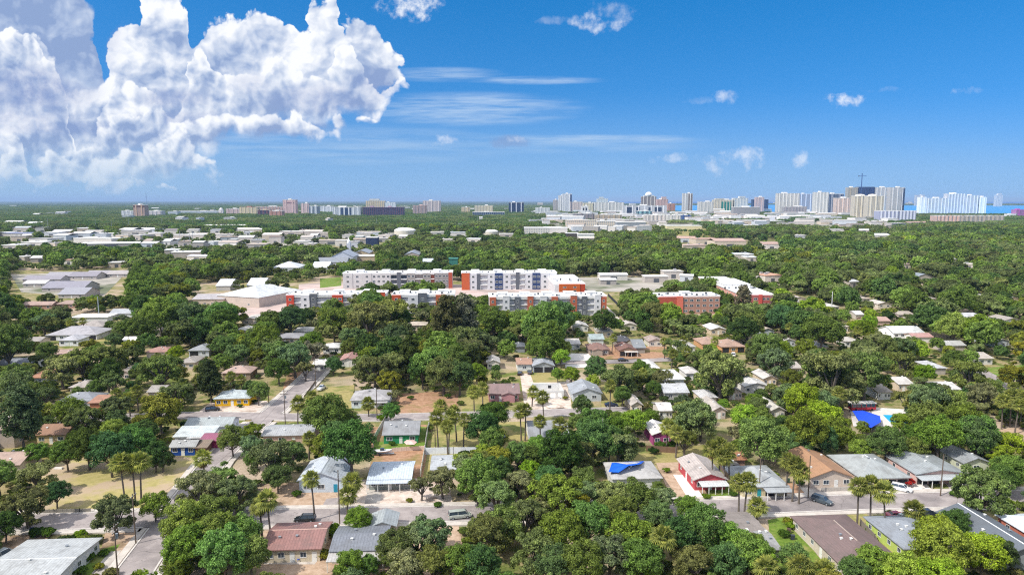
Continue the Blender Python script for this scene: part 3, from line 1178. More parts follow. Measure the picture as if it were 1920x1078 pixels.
def door_(parent, x, y, z, rz, w_=0.95, h_=2.1, mat=None, name='door'):
    mb = MB()
    mb.box(-w_ / 2, w_ / 2, -0.04, 0.03, 0, h_)
    o = mb.build(name, mat or TRIM, parent, (x, y, z))
    o.rotation_euler.z = rz
    k = MB()
    if name == 'garage_door':
        for i in range(3):
            k.box(-w_ / 2 + .05, w_ / 2 - .05, -0.055, -0.042, h_ * (i + 1) / 4 - .02, h_ * (i + 1) / 4 + .02)
        k.build('door_rail', STEEL, o)
    else:
        k.box(w_ / 2 - 0.18, w_ / 2 - 0.1, -0.10, -0.042, 0.95, 1.05)
        k.build('handle', STEEL, o)
    return o


def roof_mesh(W, D, h, rt, rh, th=0.18):
    """roof over a W x D rectangle (overhangs included) with eaves at height h"""
    mb = MB()
    a, b_ = W / 2, D / 2
    if rt == 'gu':
        mb.slab([(-a, -b_, h), (a, -b_, h), (a, 0, h + rh), (-a, 0, h + rh)], th)
        mb.slab([(-a, 0.001, h + rh), (a, 0.001, h + rh), (a, b_, h), (-a, b_, h)], th)
    elif rt == 'gv':
        mb.slab([(-a, -b_, h), (0, -b_, h + rh), (0, b_, h + rh), (-a, b_, h)], th)
        mb.slab([(0.001, -b_, h + rh), (a, -b_, h), (a, b_, h), (0.001, b_, h + rh)], th)
    elif rt == 'hip':
        if W >= D:
            r = W / 2 - D / 2
            p, q = (-r, 0, h + rh), (r, 0, h + rh)
        else:
            r = D / 2 - W / 2
            p, q = (0, -r, h + rh), (0, r, h + rh)
        e = 0.002
        if W >= D:
            mb.slab([(-a, -b_, h), (a, -b_, h), q, p], th)
            mb.slab([p, q, (a, b_, h), (-a, b_, h)], th)
            mb.slab([(-a, b_, h), (-a, -b_, h), p], th)
            mb.slab([(a, -b_, h), (a, b_, h), q], th)
        else:
            mb.slab([(-a, b_, h), (-a, -b_, h), p, q], th)
            mb.slab([(a, -b_, h), (a, b_, h), q, p], th)
            mb.slab([(-a, -b_, h), (a, -b_, h), p], th)
            mb.slab([(a, b_, h), (-a, b_, h), q], th)
    elif rt == 'flat':
        mb.box(-a, a, -b_, b_, h, h + 0.28)
    elif rt == 'shed':            # high at the back
        mb.slab([(-a, -b_, h), (a, -b_, h), (a, b_, h + rh), (-a, b_, h + rh)], th)
    elif rt == 'arch':
        n = 10
        for i in range(n):
            t0, t1 = math.pi * i / n, math.pi * (i + 1) / n
            x0, x1 = -a * math.cos(t0), -a * math.cos(t1)
            z0, z1 = h + rh * math.sin(t0), h + rh * math.sin(t1)
            mb.slab([(x0, -b_, z0), (x1, -b_, z1), (x1, b_, z1), (x0, b_, z0)], th)
    return mb


def wall_mesh(W, D, h, rt, rh, oh, W0, D0):
    """walls W x D rising to the underside of the roof; W0, D0 the roof's own size"""
    mb = MB()
    a, b_ = W / 2, D / 2
    th = 0.2
    if rt == 'gu':
        e = h + rh * (D0 / 2 - b_) / (D0 / 2) - th
        top = h + rh - th
        mb.face([(-a, -b_, -.3), (a, -b_, -.3), (a, -b_, e), (-a, -b_, e)])
        mb.face([(a, b_, -.3), (-a, b_, -.3), (-a, b_, e), (a, b_, e)])
        mb.face([(a, -b_, -.3), (a, b_, -.3), (a, b_, e), (a, 0, top), (a, -b_, e)])
        mb.face([(-a, b_, -.3), (-a, -b_, -.3), (-a, -b_, e), (-a, 0, top), (-a, b_, e)])
    elif rt == 'gv' or rt == 'arch':
        e = h + (rh * (W0 / 2 - a) / (W0 / 2) if rt == 'gv' else 0.0) - th
        top = h + rh - th
        mid1 = [(0, top)] if rt == 'gv' else [(-a * math.cos(math.pi * i / 10), h - th + rh * math.sin(math.pi * i / 10) * .98) for i in range(1, 10)]
        fr = [(-a, -b_, -.3), (a, -b_, -.3), (a, -b_, e)] + [(x, -b_, z) for x, z in reversed(mid1)] + [(-a, -b_, e)]
        bk = [(a, b_, -.3), (-a, b_, -.3), (-a, b_, e)] + [(x, b_, z) for x, z in mid1] + [(a, b_, e)]
        mb.face(fr)
        mb.face(bk)
        mb.face([(a, -b_, -.3), (a, b_, -.3), (a, b_, e), (a, -b_, e)])
        mb.face([(-a, b_, -.3), (-a, -b_, -.3), (-a, -b_, e), (-a, b_, e)])
    elif rt == 'shed':
        e0 = h + rh * (D0 / 2 - b_) / D0 - th
        e1 = h + rh * (D0 / 2 + b_) / D0 - th
        mb.face([(-a, -b_, -.3), (a, -b_, -.3), (a, -b_, e0), (-a, -b_, e0)])
        mb.face([(a, b_, -.3), (-a, b_, -.3), (-a, b_, e1), (a, b_, e1)])
        mb.face([(a, -b_, -.3), (a, b_, -.3), (a, b_, e1), (a, -b_, e0)])
        mb.face([(-a, b_, -.3), (-a, -b_, -.3), (-a, -b_, e0), (-a, b_, e1)])
    else:
        e = h - 0.01 if rt == 'flat' else h + rh * oh / (min(W0, D0) / 2) - th
        mb.box(-a, a, -b_, b_, -.3, e)
    return mb


def house(name, label, land, xL, xR, y, ref, depth, roof, wall, o=None):
    """a low building seen with its front eave from pixel xL to xR at row y (ref 'B': the back eave)
    roof = (type, hex, surface)"""
    o = o or {}
    rt, rhex, rsurf = roof
    h = o.get('h', 2.9)
    oh = o.get('oh', 0.5)
    rot = THETA + R(o.get('rot', 0))
    u = Vector((math.cos(rot), math.sin(rot), 0))
    v = Vector((-math.sin(rot), math.cos(rot), 0))
    p = G((xL + xR) / 2, y, h)
    dist = PX(p.x, p.y, p.z)[2]
    W = (xR - xL) / FPX * dist / max(0.6, math.cos(rot - 0.0))
    D = depth
    c = p + v * (D / 2 if ref == 'F' else -D / 2)
    span = D if rt in ('gu',) else (W if rt in ('gv', 'arch') else min(W, D))
    rh = o.get('rh', span / 2 * {'gu': .34, 'gv': .36, 'hip': .36, 'shed': .2, 'flat': 0, 'arch': .5}[rt])
    if rt == 'shed':
        rh = o.get('rh', D * 0.12)
    e = empty(name, (c.x, c.y, 0), rot)
    tag(e, label, o.get('cat', 'house'), o.get('group'))
    ww, wd = W - 2 * oh, D - 2 * oh
    wm = paint(wall)
    wall_o = wall_mesh(ww, wd, h, rt, rh, oh, W, D).build('wall', wm, e)
    rm = roofm(rhex, rsurf, o.get('dirt', 0.45))
    ro = roof_mesh(W, D, h, rt, rh).build('roof', rm, e)
    if rt in ('hip', 'gu', 'gv') and dist < 330:
        # a pale ridge cap and vents on the roof
        cap = MB()
        capz = h + rh + 0.02
        if rt == 'gu' or (rt == 'hip' and W >= D):
            L_ = W / 2 if rt == 'gu' else W / 2 - D / 2
            if L_ > 0.3:
                cap.slab([(-L_, -.16, capz - .03), (L_, -.16, capz - .03), (L_, 0, capz + .03), (-L_, 0, capz + .03)], .03)
                cap.slab([(-L_, 0.001, capz + .03), (L_, 0.001, capz + .03), (L_, .16, capz - .03), (-L_, .16, capz - .03)], .03)
        else:
            L_ = D / 2 if rt == 'gv' else D / 2 - W / 2
            if L_ > 0.3:
                cap.slab([(-.16, -L_, capz - .03), (0, -L_, capz + .03), (0, L_, capz + .03), (-.16, L_, capz - .03)], .03)
                cap.slab([(0.001, -L_, capz + .03), (.16, -L_, capz - .03), (.16, L_, capz - .03), (0.001, L_, capz + .03)], .03)
        if cap.f:
            cap.build('ridge_cap', roofm(o.get('cap', rhex), 'shingle', 0.1) if not o.get('cap') else paint(o['cap']), ro)
        rr = random.Random(int(xL * 7 + y))
        for k in range(o.get('vents', 3)):
            fx, fy = rr.uniform(-.34, .34), rr.uniform(-.3, .3)
            if rt == 'gu' or (rt == 'hip' and W >= D):
                zz = h + rh * (1 - abs(fy) * 2)
                if rt == 'hip' and abs(fx) * W > W / 2 - D / 2:
                    fx *= 0.4
            else:
                zz = h + rh * (1 - abs(fx) * 2)
                if rt == 'hip' and abs(fy) * D > D / 2 - W / 2:
                    fy *= 0.4
            vb = MB()
            vb.box(-.18, .18, -.18, .18, -.15, .28)
            vb.box(-.26, .26, -.26, .26, .285, .34)
            vb.build('roof_vent', STEEL if k % 2 else TRIM, ro, (fx * W, fy * D, zz))
    # openings
    fn = o.get('front', '')
    n = len(fn)
    for i, ch in enumerate(fn):
        x = -ww / 2 + ww * (i + 0.5) / n
        if ch == 'w':
            window(e, x, -wd / 2, 1.55, 0, min(1.7, ww / n * .6), 1.15)
        elif ch == 'd':
            door_(e, x, -wd / 2, 0, 0, mat=o.get('doorm'))
        elif ch == 'g':
            door_(e, x, -wd / 2, 0, 0, min(2.6, ww / n * .85), 2.2, name='garage_door')
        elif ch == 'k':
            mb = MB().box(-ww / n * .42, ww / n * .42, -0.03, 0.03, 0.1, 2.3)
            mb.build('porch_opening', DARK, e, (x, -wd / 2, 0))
    for key, sx, rz in (('left', -1, -math.pi / 2), ('right', 1, math.pi / 2)):
        s_ = o.get(key, '')
        for i, ch in enumerate(s_):
            yy_ = -wd / 2 + wd * (i + 0.5) / len(s_)
            if ch == 'w':
                window(e, sx * ww / 2, yy_, 1.6, rz, 1.1, 1.0)
            elif ch == 'd':
                door_(e, sx * ww / 2, yy_, 0, rz)
    # porches and lean-tos: (x0, x1 as fractions of the width, depth, height, roof hex, posts)
    for q in o.get('porch', ()):
        x0, x1, pd, ph, phex, posts = q[:6]
        a0, a1 = -W / 2 + W * x0, -W / 2 + W * x1
        y0 = -D / 2
        mb = MB()
        mb.slab([(a0, y0 - pd, ph - .25), (a1, y0 - pd, ph - .25), (a1, y0 + oh - .01, ph), (a0, y0 + oh - .01, ph)], .14)
        mb.build('porch_roof', roofm(phex, 'metal' if len(q) < 7 else q[6], .2), e)
        for k in range(posts):
            x = a0 + .2 + (a1 - a0 - .4) * k / max(1, posts - 1)
            mb = MB().box(x - .07, x + .07, y0 - pd + .15, y0 - pd + .29, -0.1, ph - .39)
            mb.build('porch_post', TRIM, e)
    for q in o.get('extra', ()):      # (kind, x, y, w, d, h, rtype, rhex, wallhex) in metres, local
        x, yq, w_, d_, hh, t2, rh2, wh2 = q
        m2 = wall_mesh(w_ - .6, d_ - .6, hh, t2, (min(w_, d_) / 2 * .35), .3, w_, d_)
        m2.v = [(a + x, b + yq, z) for a, b, z in m2.v]
        m2.build('wing_wall', paint(wh2), e)
        m3 = roof_mesh(w_, d_, hh, t2, (min(w_, d_) / 2 * .35), .15)
        m3.v = [(a + x, b + yq, z) for a, b, z in m3.v]
        m3.build('wing_roof', roofm(rh2, rsurf, .3), e)
    if o.get('fascia'):
        pass
    FOOT.append((c.x, c.y, rot, W / 2 + .6, D / 2 + .6))
    # photograph box of the building
    xs_, ys_ = [], []
    for sx in (-1, 1):
        for sy in (-1, 1):
            for zz in (0.0, h, h + (rh if abs(sx) else 0)):
                k = 1.0 if zz <= h else 0.45
                q = c + u * (sx * W / 2 * k) + v * (sy * D / 2 * k)
                a = PX(q.x, q.y, zz)
                xs_.append(a[0])
                ys_.append(a[1])
    bx = (min(xs_), min(ys_), max(xs_), max(ys_))
    vis = o.get('vis', bx)
    if vis:
        PROT.append((vis[0], vis[1], vis[2], vis[3], dist))
    if land:
        LAND.append((land, (bx[0] + bx[2]) / 2, (bx[1] + bx[3]) / 2, dist, (bx[2] - bx[0]) / 2))
    return e


GR, LG = 'shingle', 'metal'
H = house
H('metal_roof_house', 'long low white house with ribbed grey metal roof at the bottom left corner', 'ribbed metal roof house', 55, 190, 1009, 'B', 18,
  ('gu', 'b9bcbc', 'metal'), 'd9dbe0', dict(right='wwdwdw', rh=0.7, cap='c8caca', vis=(20, 1005, 190, 1078)))
H('tan_roof_house', 'small pinkish tan roof house at the left edge beside the dry field', 'tan roof house at the left edge', -30, 36, 872, 'F', 10, ('gu', 'b39c90', GR), 'cfc0ae', dict(vis=(0, 850, 34, 875)))
H('two_storey_house', 'two-storey beige house at the left edge above the short lawn', 'two-storey beige house', -40, 24, 806, 'F', 12, ('hip', '9c8a80', GR), 'b9a99c', dict(h=5.6, right='ww', vis=(0, 790, 26, 846)))
H('beige_house', 'low beige house with brown roof behind the short lawn at left', 'low beige house', 64, 122, 815, 'F', 10, ('gu', '9a7a66', GR), 'd0b98e', dict(front='wdw', vis=(66, 806, 120, 832)))
H('lean_to_house', 'white house with grey metal front roof beside the magenta awning', 'white house with grey lean-to', 324, 396, 818, 'F', 7, ('shed', 'c9d0d0', 'metal'), 'e4e6e8', dict(front='wdw', rh=.9, vis=(324, 798, 396, 832)))
H('long_grey_roof_house', 'white house with long pale grey roof behind the lean-to house', 'long pale grey roof house', 344, 432, 800, 'F', 9, ('gu', 'a9b0b0', 'metal'), 'dfe2e6', dict(right='ww', vis=(345, 782, 434, 812)))
H('white_carport', 'small white flat carport roof between the white house and the magenta awning', 'white carport', 350, 386, 822, 'F', 4, ('flat', 'f0efec', 'metal'), 'c4b5a8', dict(h=2.4, cat='carport', front='kk', vis=(350, 810, 384, 824)))
H('magenta_house', 'low magenta building with slanted awning beside the blue house', 'magenta awning building', 372, 412, 826, 'F', 5, ('shed', '9c5a72', 'metal'), 'a03560', dict(h=2.6, vis=(372, 812, 412, 832)))
H('blue_house', 'bright blue low house with grey roof at the edge of the dry field', 'blue house', 316, 366, 838, 'F', 6, ('gu', 'a7a8a6', 'metal'), '1f4a96', dict(front='wdw', h=2.6, vis=(316, 830, 368, 857)))
H('brown_shed', 'brown flat-roofed shed joined to the right of the blue house', 'brown shed', 362, 388, 839, 'F', 5, ('shed', '8a7866', 'metal'), '7a5a48', dict(h=2.4, vis=(362, 830, 388, 852), cat='shed'))
H('yellow_house', 'bright yellow house with patched grey-white hip roof', 'yellow house', 400, 468, 747, 'F', 9.5, ('hip', 'bcc6c8', 'metal'), 'dfae12', dict(front='wwdww', dirt=.6, vis=(402, 732, 468, 763)))
H('pink_tan_house', 'brown-walled house with pink-tan hip roof left of the cross street', 'pink-tan roof house', 415, 470, 699, 'F', 10, ('hip', 'b8a096', GR), '93806f', dict(front='ww', vis=(417, 680, 468, 715)))
H('salmon_house', 'small orange house with salmon roof among the trees at left', 'salmon roof house', 164, 198, 755, 'F', 7, ('shed', 'b08672', 'tile'), 'b0785a', dict(vis=(165, 741, 196, 758)))
H('grey_house', 'house with weathered grey roof left of the salmon roof', 'weathered grey roof house', 106, 176, 752, 'F', 10, ('hip', '93969c', GR), 'b8bcc0', dict(vis=(110, 730, 172, 750)))
H('pale_house', 'house with pale weathered roof in the trees above the salmon roof', 'pale weathered roof house', 128, 172, 726, 'F', 9, ('hip', 'b3aaa4', GR), 'c8c0b8', dict(vis=(130, 706, 168, 728)))
H('wide_hip_house', 'wide pale grey hip-roofed house with a columned front at left', 'wide grey hip-roofed house', 86, 180, 628, 'F', 17, ('hip', 'b0aeb2', GR), 'e2e2e6', dict(front='kwkwk', vis=(88, 606, 180, 640), right='ww'))
H('small_hip_house', 'small white house with pale hip roof in front of the columned house', 'small white hip house', 108, 146, 638, 'F', 11, ('hip', 'b9b9be', GR), 'e6e8ee', dict(front='wdw', vis=(110, 628, 146, 650)))
H('white_flat_house', 'long white flat-roofed house behind the columned house', 'long white flat roof house', 130, 200, 595, 'F', 14, ('hip', 'eceae8', 'metal'), 'dcdcdc', dict(vis=(132, 580, 232, 600), rh=.9))
H('grey_white_house', 'grey and white low house right of the long white flat roof', 'grey-white low house', 204, 250, 588, 'F', 12, ('gu', 'b5b8bc', 'metal'), 'dde0e4', dict(vis=(205, 572, 250, 592)))
H('tan_hip_house', 'tan hip roof house right behind the columned house', 'tan hip roof', 142, 192, 612, 'F', 13, ('hip', 'ada6a2', GR), 'cfc8c2', dict(vis=(150, 601, 190, 614)))
H('white_roof_house', 'house with bright white roof patch among oaks', 'white roof patch house', 226, 252, 640, 'F', 9, ('gu', 'efece6', 'metal'), 'b8b0a4', dict(vis=(226, 628, 250, 640)))
H('terracotta_house', 'house with terracotta red roof among the oaks at left', 'terracotta roof house', 272, 320, 660, 'F', 9, ('hip', 'a8857c', 'tile'), 'c8c0b4', dict(vis=(274, 646, 318, 658)))
H('pink_roof_house', 'house with long dusty pink roof edge under the small white hip house', 'dusty pink roof', 98, 150, 664, 'F', 8, ('gu', 'b79e94', GR), 'c0b0a2', dict(vis=(100, 650, 150, 662)))
H('grey_gable_house', 'grey gabled house right of the terracotta roof', 'grey gabled house', 352, 392, 657, 'F', 12, ('hip', '9b9ea2', GR), 'c8ccd2', dict(front='kw', vis=(354, 638, 390, 665)))
H('left_pink_house', 'long pinkish brick house left of the bright green tree far left', 'long pinkish brick house', 40, 96, 572, 'F', 10, ('gu', 'b29a90', GR), 'a88678', dict(front='wwww', vis=(42, 566, 94, 580)))
H('second_pink_house', 'brownish brick house just right of the long pinkish brick house', 'brownish brick house', 104, 142, 570, 'F', 10, ('hip', 'aa958a', GR), 'a08070', dict(front='ww', vis=(106, 563, 140, 578)))
H('metal_shed_house', 'house with grey metal roof and pinkish walls at the corner of the cross street', 'grey metal roof corner house', 490, 586, 816, 'F', 10, ('gu', 'b0b2b4', 'metal'), 'c4a69c', dict(front='wwdw', rh=1.0, vis=(492, 798, 586, 830)))
H('white_hip_house', 'white house with streaked pale grey hip roof facing the middle street', 'streaked pale hip roof house', 656, 730, 750, 'F', 12, ('hip', 'aeacac', GR), 'd6dee2', dict(front='wdww', dirt=.6, vis=(658, 722, 730, 762), right='ww', porch=[(.55, .95, 1.2, 2.5, 'aeacac', 2, 'shingle')]))
H('green_house', 'green house with grey shingle roof between two long white fences', 'green house', 716, 786, 815, 'F', 12.5, ('gu', '97999c', GR), '2f8a5c', dict(front='wdw', vents=5, h=2.8, vis=(717, 786, 786, 832), right='w'))
H('light_blue_house', 'light blue house with pale gabled roof and blue door under the big dark tree', 'light blue gabled house', 556, 645, 901, 'F', 13, ('gv', 'c3cad2', 'metal'), 'c3d0dc', dict(front='wwd', doorm=paint('2e8fae'), h=3.2, vis=(556, 858, 646, 932), rot=-2))
H('solar_white_house', 'house with big pale blue-grey metal roof and a front porch on white posts', 'pale metal roof porch house', 688, 772, 898, 'F', 11.5, ('gu', 'c6d0da', 'metal'), '8f9690', dict(front='wwdww', rh=.8, dirt=.15, vis=(686, 857, 772, 914), porch=[(.0, 1.0, 1.6, 2.75, 'c6d0da', 5)]))
H('grey_lean_house', 'pale grey low roof behind the white fence, half under a tree', 'pale low roof behind the fence', 806, 856, 880, 'F', 10, ('gu', 'b4b8bc', GR), 'c6c2ba', dict(vis=(806, 850, 846, 878), rh=.6))
H('brown_gable_house', 'beige house with red-brown gabled roof and patio at the bottom', 'red-brown gabled house', 490, 602, 1030, 'F', 11.5, ('gu', '96706a', 'metal'), 'c9bda6', dict(front='wwdwd', cap='c0a094', rh=1.3, vis=(490, 992, 603, 1052), right='w', vents=4))
H('dark_roof_house', 'house with dark grey roof and pale back porch roof at the bottom', 'dark grey roof house', 617, 722, 1032, 'F', 10.5, ('gu', '7f838b', 'metal'), 'bdb6aa',
  dict(rh=.9, front='wdw', porch=[(0, 1, 2.8, 2.6, 'b9b6b2', 4)], vis=(617, 990, 722, 1055), extra=[(3.6, 8.0, 6.0, 6.5, 2.7, 'gv', 'a2a8aa', 'b9b2a6')]))
H('pink_house', 'pink house with grey-brown shingle roof facing the middle street', 'pink house', 914, 976, 738, 'F', 12, ('gu', '8f7a78', GR), 'b8868a', dict(front='wdkw', vis=(916, 715, 975, 752), extra=[(1.5, -5.0, 5.0, 4.5, 2.8, 'gv', '8f7a78', 'bd8a8e')]))
H('grey_cross_house', 'house with clean grey roof and garage, next to the roofless shell', 'clean grey roof garage house', 1072, 1131, 738, 'F', 13, ('gv', 'a0a5ab', GR), 'bcc2c6', dict(front='gw', vis=(1073, 712, 1130, 752), left='ww'))
H('big_shingle_house', 'large grey shingle roof house near the middle street with two palms before it', 'large grey shingle roof house', 992, 1070, 822, 'F', 16, ('gu', '9a9da2', GR), 'd2d2d0', dict(vis=(1000, 786, 1068, 812), left='ww', vents=3, front='ww'))
H('carport_gable_house', 'small grey gabled house with cars in front of its open porch', 'small grey gabled carport house', 998, 1041, 686, 'F', 12, ('gv', 'a2a7ae', GR), 'a9aeb4', dict(front='kk', vis=(998, 665, 1040, 697)))
H('orange_tile_house', 'white house with orange tile roof left of the small grey gabled house', 'orange tile roof house', 968, 999, 683, 'F', 10, ('gu', 'ae8c7a', 'tile'), 'd8dad8', dict(vis=(971, 668, 998, 698), front='w'))
H('dark_low_house', 'low dark roof house half hidden behind the trees above the orange tile roof', 'low dark roof house', 964, 986, 650, 'F', 9, ('hip', '6f747c', GR), '9a9ea4', dict(vis=(966, 640, 985, 654)))
H('brown_hip_house', 'house with brown hip roof and stone gable above the far street', 'brown hip roof house', 1104, 1144, 655, 'F', 12, ('hip', '8c7068', 'tile'), 'a5968a', dict(front='wdw', vis=(1104, 636, 1142, 664), extra=[(-1, -5.5, 5, 4, 2.8, 'gv', '94786e', 'ac9e90')]))
H('brown_gable_cottage', 'cottage with dark brown gable and white porch beam above the far street', 'dark brown gable cottage', 1160, 1196, 657, 'F', 12, ('gv', '84645c', 'tile'), 'b09078', dict(front='kk', vis=(1160, 637, 1198, 667), porch=[(.3, 1.0, 1.2, 2.6, 'd6d0c8', 3)]))
H('grey_side_house', 'house with weathered grey roof right of the dark brown gable', 'weathered roof right of the brown gable', 1188, 1212, 652, 'F', 15, ('gu', '8c9094', GR), 'a09a90', dict(vis=(1186, 638, 1208, 660)))
H('dark_rear_house', 'dark roofed house behind the brown gable cottage', 'dark rear roof', 1155, 1186, 640, 'F', 12, ('hip', '55565c', GR), '8a8480', dict(vis=(1158, 629, 1184, 640)))
H('teal_roof_house', 'low house with pale teal roof behind the brown hip roof', 'pale teal roof', 1106, 1134, 636, 'F', 10, ('gu', 'a8b6b6', 'metal'), 'cdd2d0', dict(vis=(1108, 628, 1132, 638)))
H('tall_white_house', 'white flat-roofed house on the right side of the far street end', 'white flat roof by the far street', 1254, 1286, 712, 'F', 15, ('flat', 'f0f0ee', 'metal'), 'e4e4e6', dict(vis=(1255, 692, 1284, 714)))
H('light_grey_house', 'house with wide light grey roof below the white flat roof', 'wide light grey roof house', 1244, 1294, 736, 'F', 11, ('gu', 'c2c4c6', 'metal'), 'a9aaa6', dict(vis=(1245, 716, 1292, 742), front='ww'))
H('tan_complex', 'orange-walled complex with tan hip roofs and a white car at its door', 'tan roof complex', 1352, 1400, 650, 'F', 14, ('hip', 'ac9080', 'tile'), 'cc9c68', dict(front='kwk', vis=(1354, 634, 1398, 664)))
H('tan_complex_wing', 'tan hip-roofed wing at the left of the orange-walled complex', 'tan wing', 1316, 1358, 645, 'F', 14, ('hip', 'ae9282', 'tile'), 'c4966c', dict(vis=(1318, 630, 1352, 646)))
H('purple_house', 'purple gabled house behind a wooden fence', 'purple house', 1222, 1262, 815, 'F', 11, ('gv', 'd9d4d0', 'metal'), 'a24a7e', dict(front='ww', vis=(1226, 806, 1260, 834), h=3.2))
H('tarp_house', 'grey-white hip-roofed house with a bright blue tarp over its back left corner', 'blue tarp house', 1146, 1244, 897, 'F', 11, ('hip', 'b9b7b4', GR), 'cfd0cc', dict(dirt=.5, vis=(1146, 866, 1244, 896)))
H('red_house', 'narrow red house with pale gabled roof and white porch roof', 'red house', 1300, 1366, 899, 'F', 14, ('gv', 'bfb4ae', 'metal'), 'b04a50', dict(front='wdw', left='wdw', vis=(1298, 866, 1366, 928), porch=[(.15, .95, 2.4, 2.5, 'd2d6d6', 5)]))
H('garage_shed', 'small brown garage with a white door behind the palms', 'small brown garage', 1360, 1392, 876, 'F', 6, ('gv', '8a8684', GR), '7a6a62', dict(front='g', h=2.4, vis=(1362, 862, 1390, 890), cat='garage'))
H('rust_roof_house', 'low house with rusty orange-brown roof behind the small brown garage', 'rusty roof', 1372, 1402, 862, 'F', 7, ('gu', 'a8765a', 'metal'), 'a08070', dict(vis=(1376, 852, 1400, 862)))
H('grey_porch_house', 'beige house with grey hip roof, front porch and teal door', 'grey hip house with teal door', 1390, 1482, 912, 'F', 13, ('hip', 'aeb2b4', GR), 'd0c4a0', dict(front='wdkw', doorm=paint('2c9aa4'), left='w', vis=(1388, 868, 1480, 932), porch=[(.45, 1.0, 2.2, 2.65, 'a9adb0', 4, 'shingle')]))
H('orange_brown_house', 'beige house with broad orange-brown gabled roof, second from the teal-door house', 'orange-brown gabled roof house', 1518, 1604, 895, 'F', 16.5, ('gv', 'a98468', GR), 'cbbcae', dict(front='wwdw', left='wwd', vis=(1515, 847, 1606, 914), dirt=.3, cap='8d6f5c'))
H('grey_carport_house', 'house with large grey hip roof and carport behind the white car', 'grey hip house with white car', 1612, 1712, 896, 'F', 16, ('hip', 'a3a8a8', GR), 'cdb9ac', dict(front='wwkk', left='www', vis=(1598, 852, 1712, 914), cap='d5d8d8'))
H('metal_carport_house', 'pink house with grey metal roof and a wide open carport', 'grey metal roof house with wide carport', 1716, 1816, 888, 'F', 13, ('gv', '9ea4a6', 'metal'), 'd4b4ac', dict(front='kkww', left='ww', rh=1.1, vis=(1700, 853, 1812, 912), porch=[(.0, 1.0, 2.4, 2.6, 'b6bcbe', 6)]))
H('small_grey_house', 'small house with grey metal roof half behind the big oak at right', 'small grey metal roof house', 1806, 1862, 868, 'F', 10, ('gv', '9a9ea0', 'metal'), 'c8ccb4', dict(left='ww', front='w', vis=(1800, 848, 1850, 872)))
H('big_brown_house', 'long beige house with large faded brown hip roof at the bottom right', 'large brown roof house', 1480, 1588, 965, 'B', 21, ('hip', '7d6c6a', GR), 'c8bcae', dict(left='wwdwww', front='ww', cap='a8988e', vis=(1476, 962, 1628, 1076), rh=1.9))
H('lime_house', 'lime-green house with clean grey hip roof at the bottom right', 'lime-green house', 1616, 1716, 966, 'B', 14, ('hip', '9298a0', GR), 'b6c86a', dict(left='wwww', front='w', vis=(1614, 964, 1724, 1036), rh=1.7, vents=5))
H('dark_skylight_house', 'grey house with dark gabled roof and white skylight strips behind the lime-green tree', 'dark roof with skylight strips', 1752, 1838, 957, 'B', 19, ('gv', '6b727a', GR), '9aa2aa', dict(vis=(1800, 958, 1880, 1015), cap='dfe3e6', h=3.2))
H('white_metal_house', 'brick house with bright white-blue metal roof at the right edge', 'white metal roof brick house', 1862, 1985, 962, 'B', 12, ('hip', 'd3dce4', 'metal'), 'b06a58', dict(left='ww', vis=(1862, 948, 1920, 1000), dirt=.1))
H('flat_brown_house', 'house with plain brown-grey roof by the street, partly under the trees', 'plain brown-grey roof house', 1386, 1446, 1010, 'F', 12, ('gu', '8f8782', GR), 'a8a198', dict(rh=.8, vis=(1392, 968, 1440, 992)))
H('grey_strip_house', 'low grey roof beside the green side yard of the large brown roof house', 'low grey side-yard roof', 1438, 1468, 1030, 'F', 10, ('gu', '9c9c9c', GR), 'a5a29c', dict(rh=.6, vis=(1440, 1010, 1466, 1030)))
H('white_mobile_house', 'long white house with pale metal roof at the right, far side of the oaks', 'long white house at right', 1674, 1736, 624, 'F', 14, ('gu', 'dcdfe0', 'metal'), 'eceef0', dict(front='wwdww', left='w', vis=(1672, 612, 1736, 632)))
H('pink_flat_house', 'pinkish low roof beside the long white house at right', 'pinkish low roof', 1712, 1752, 632, 'F', 8, ('gu', 'c49a94', 'metal'), 'e4e0dc', dict(vis=(1716, 620, 1750, 634)))
H('far_tan_house', 'house with tan roof above the long white house at right', 'tan roof above the white house', 1622, 1672, 602, 'F', 10, ('gu', 'b79a90', GR), 'b8a294', dict(vis=(1626, 595, 1668, 604)))
H('pale_hip_house', 'house with pale grey hip roof half hidden in the right-hand trees', 'pale hip roof at far right', 1790, 1858, 596, 'F', 12, ('hip', 'c4c4c6', GR), 'c0bcb6', dict(vis=(1800, 583, 1854, 594)))
H('grey_low_house', 'low pale grey roof beside the thin white pole at right', 'low grey roof by the white pole', 1768, 1814, 648, 'F', 9, ('gu', 'b5b5b3', GR), 'b5aca2', dict(vis=(1770, 638, 1812, 646)))
H('grey_tree_house', 'pale grey roof peeping through the oaks right of the bright green tree', 'pale roof in the oaks', 1750, 1778, 690, 'F', 12, ('hip', 'b9babc', GR), 'b0a89e', dict(vis=(1752, 672, 1772, 684)))
H('blue_grey_house', 'blue-grey gabled roof among trees far at right', 'blue-grey gabled roof', 1716, 1752, 520, 'F', 16, ('gv', '8f99a2', GR), 'a8a29a', dict(vis=(1718, 512, 1748, 522)))
H('sliver_house', 'pale house glimpsed in a gap of the trees right of the far white house', 'pale house in the tree gap', 1604, 1622, 590, 'F', 10, ('gu', 'c8c6c4', GR), 'c0b8ae', dict(vis=(1600, 588, 1612, 598)))

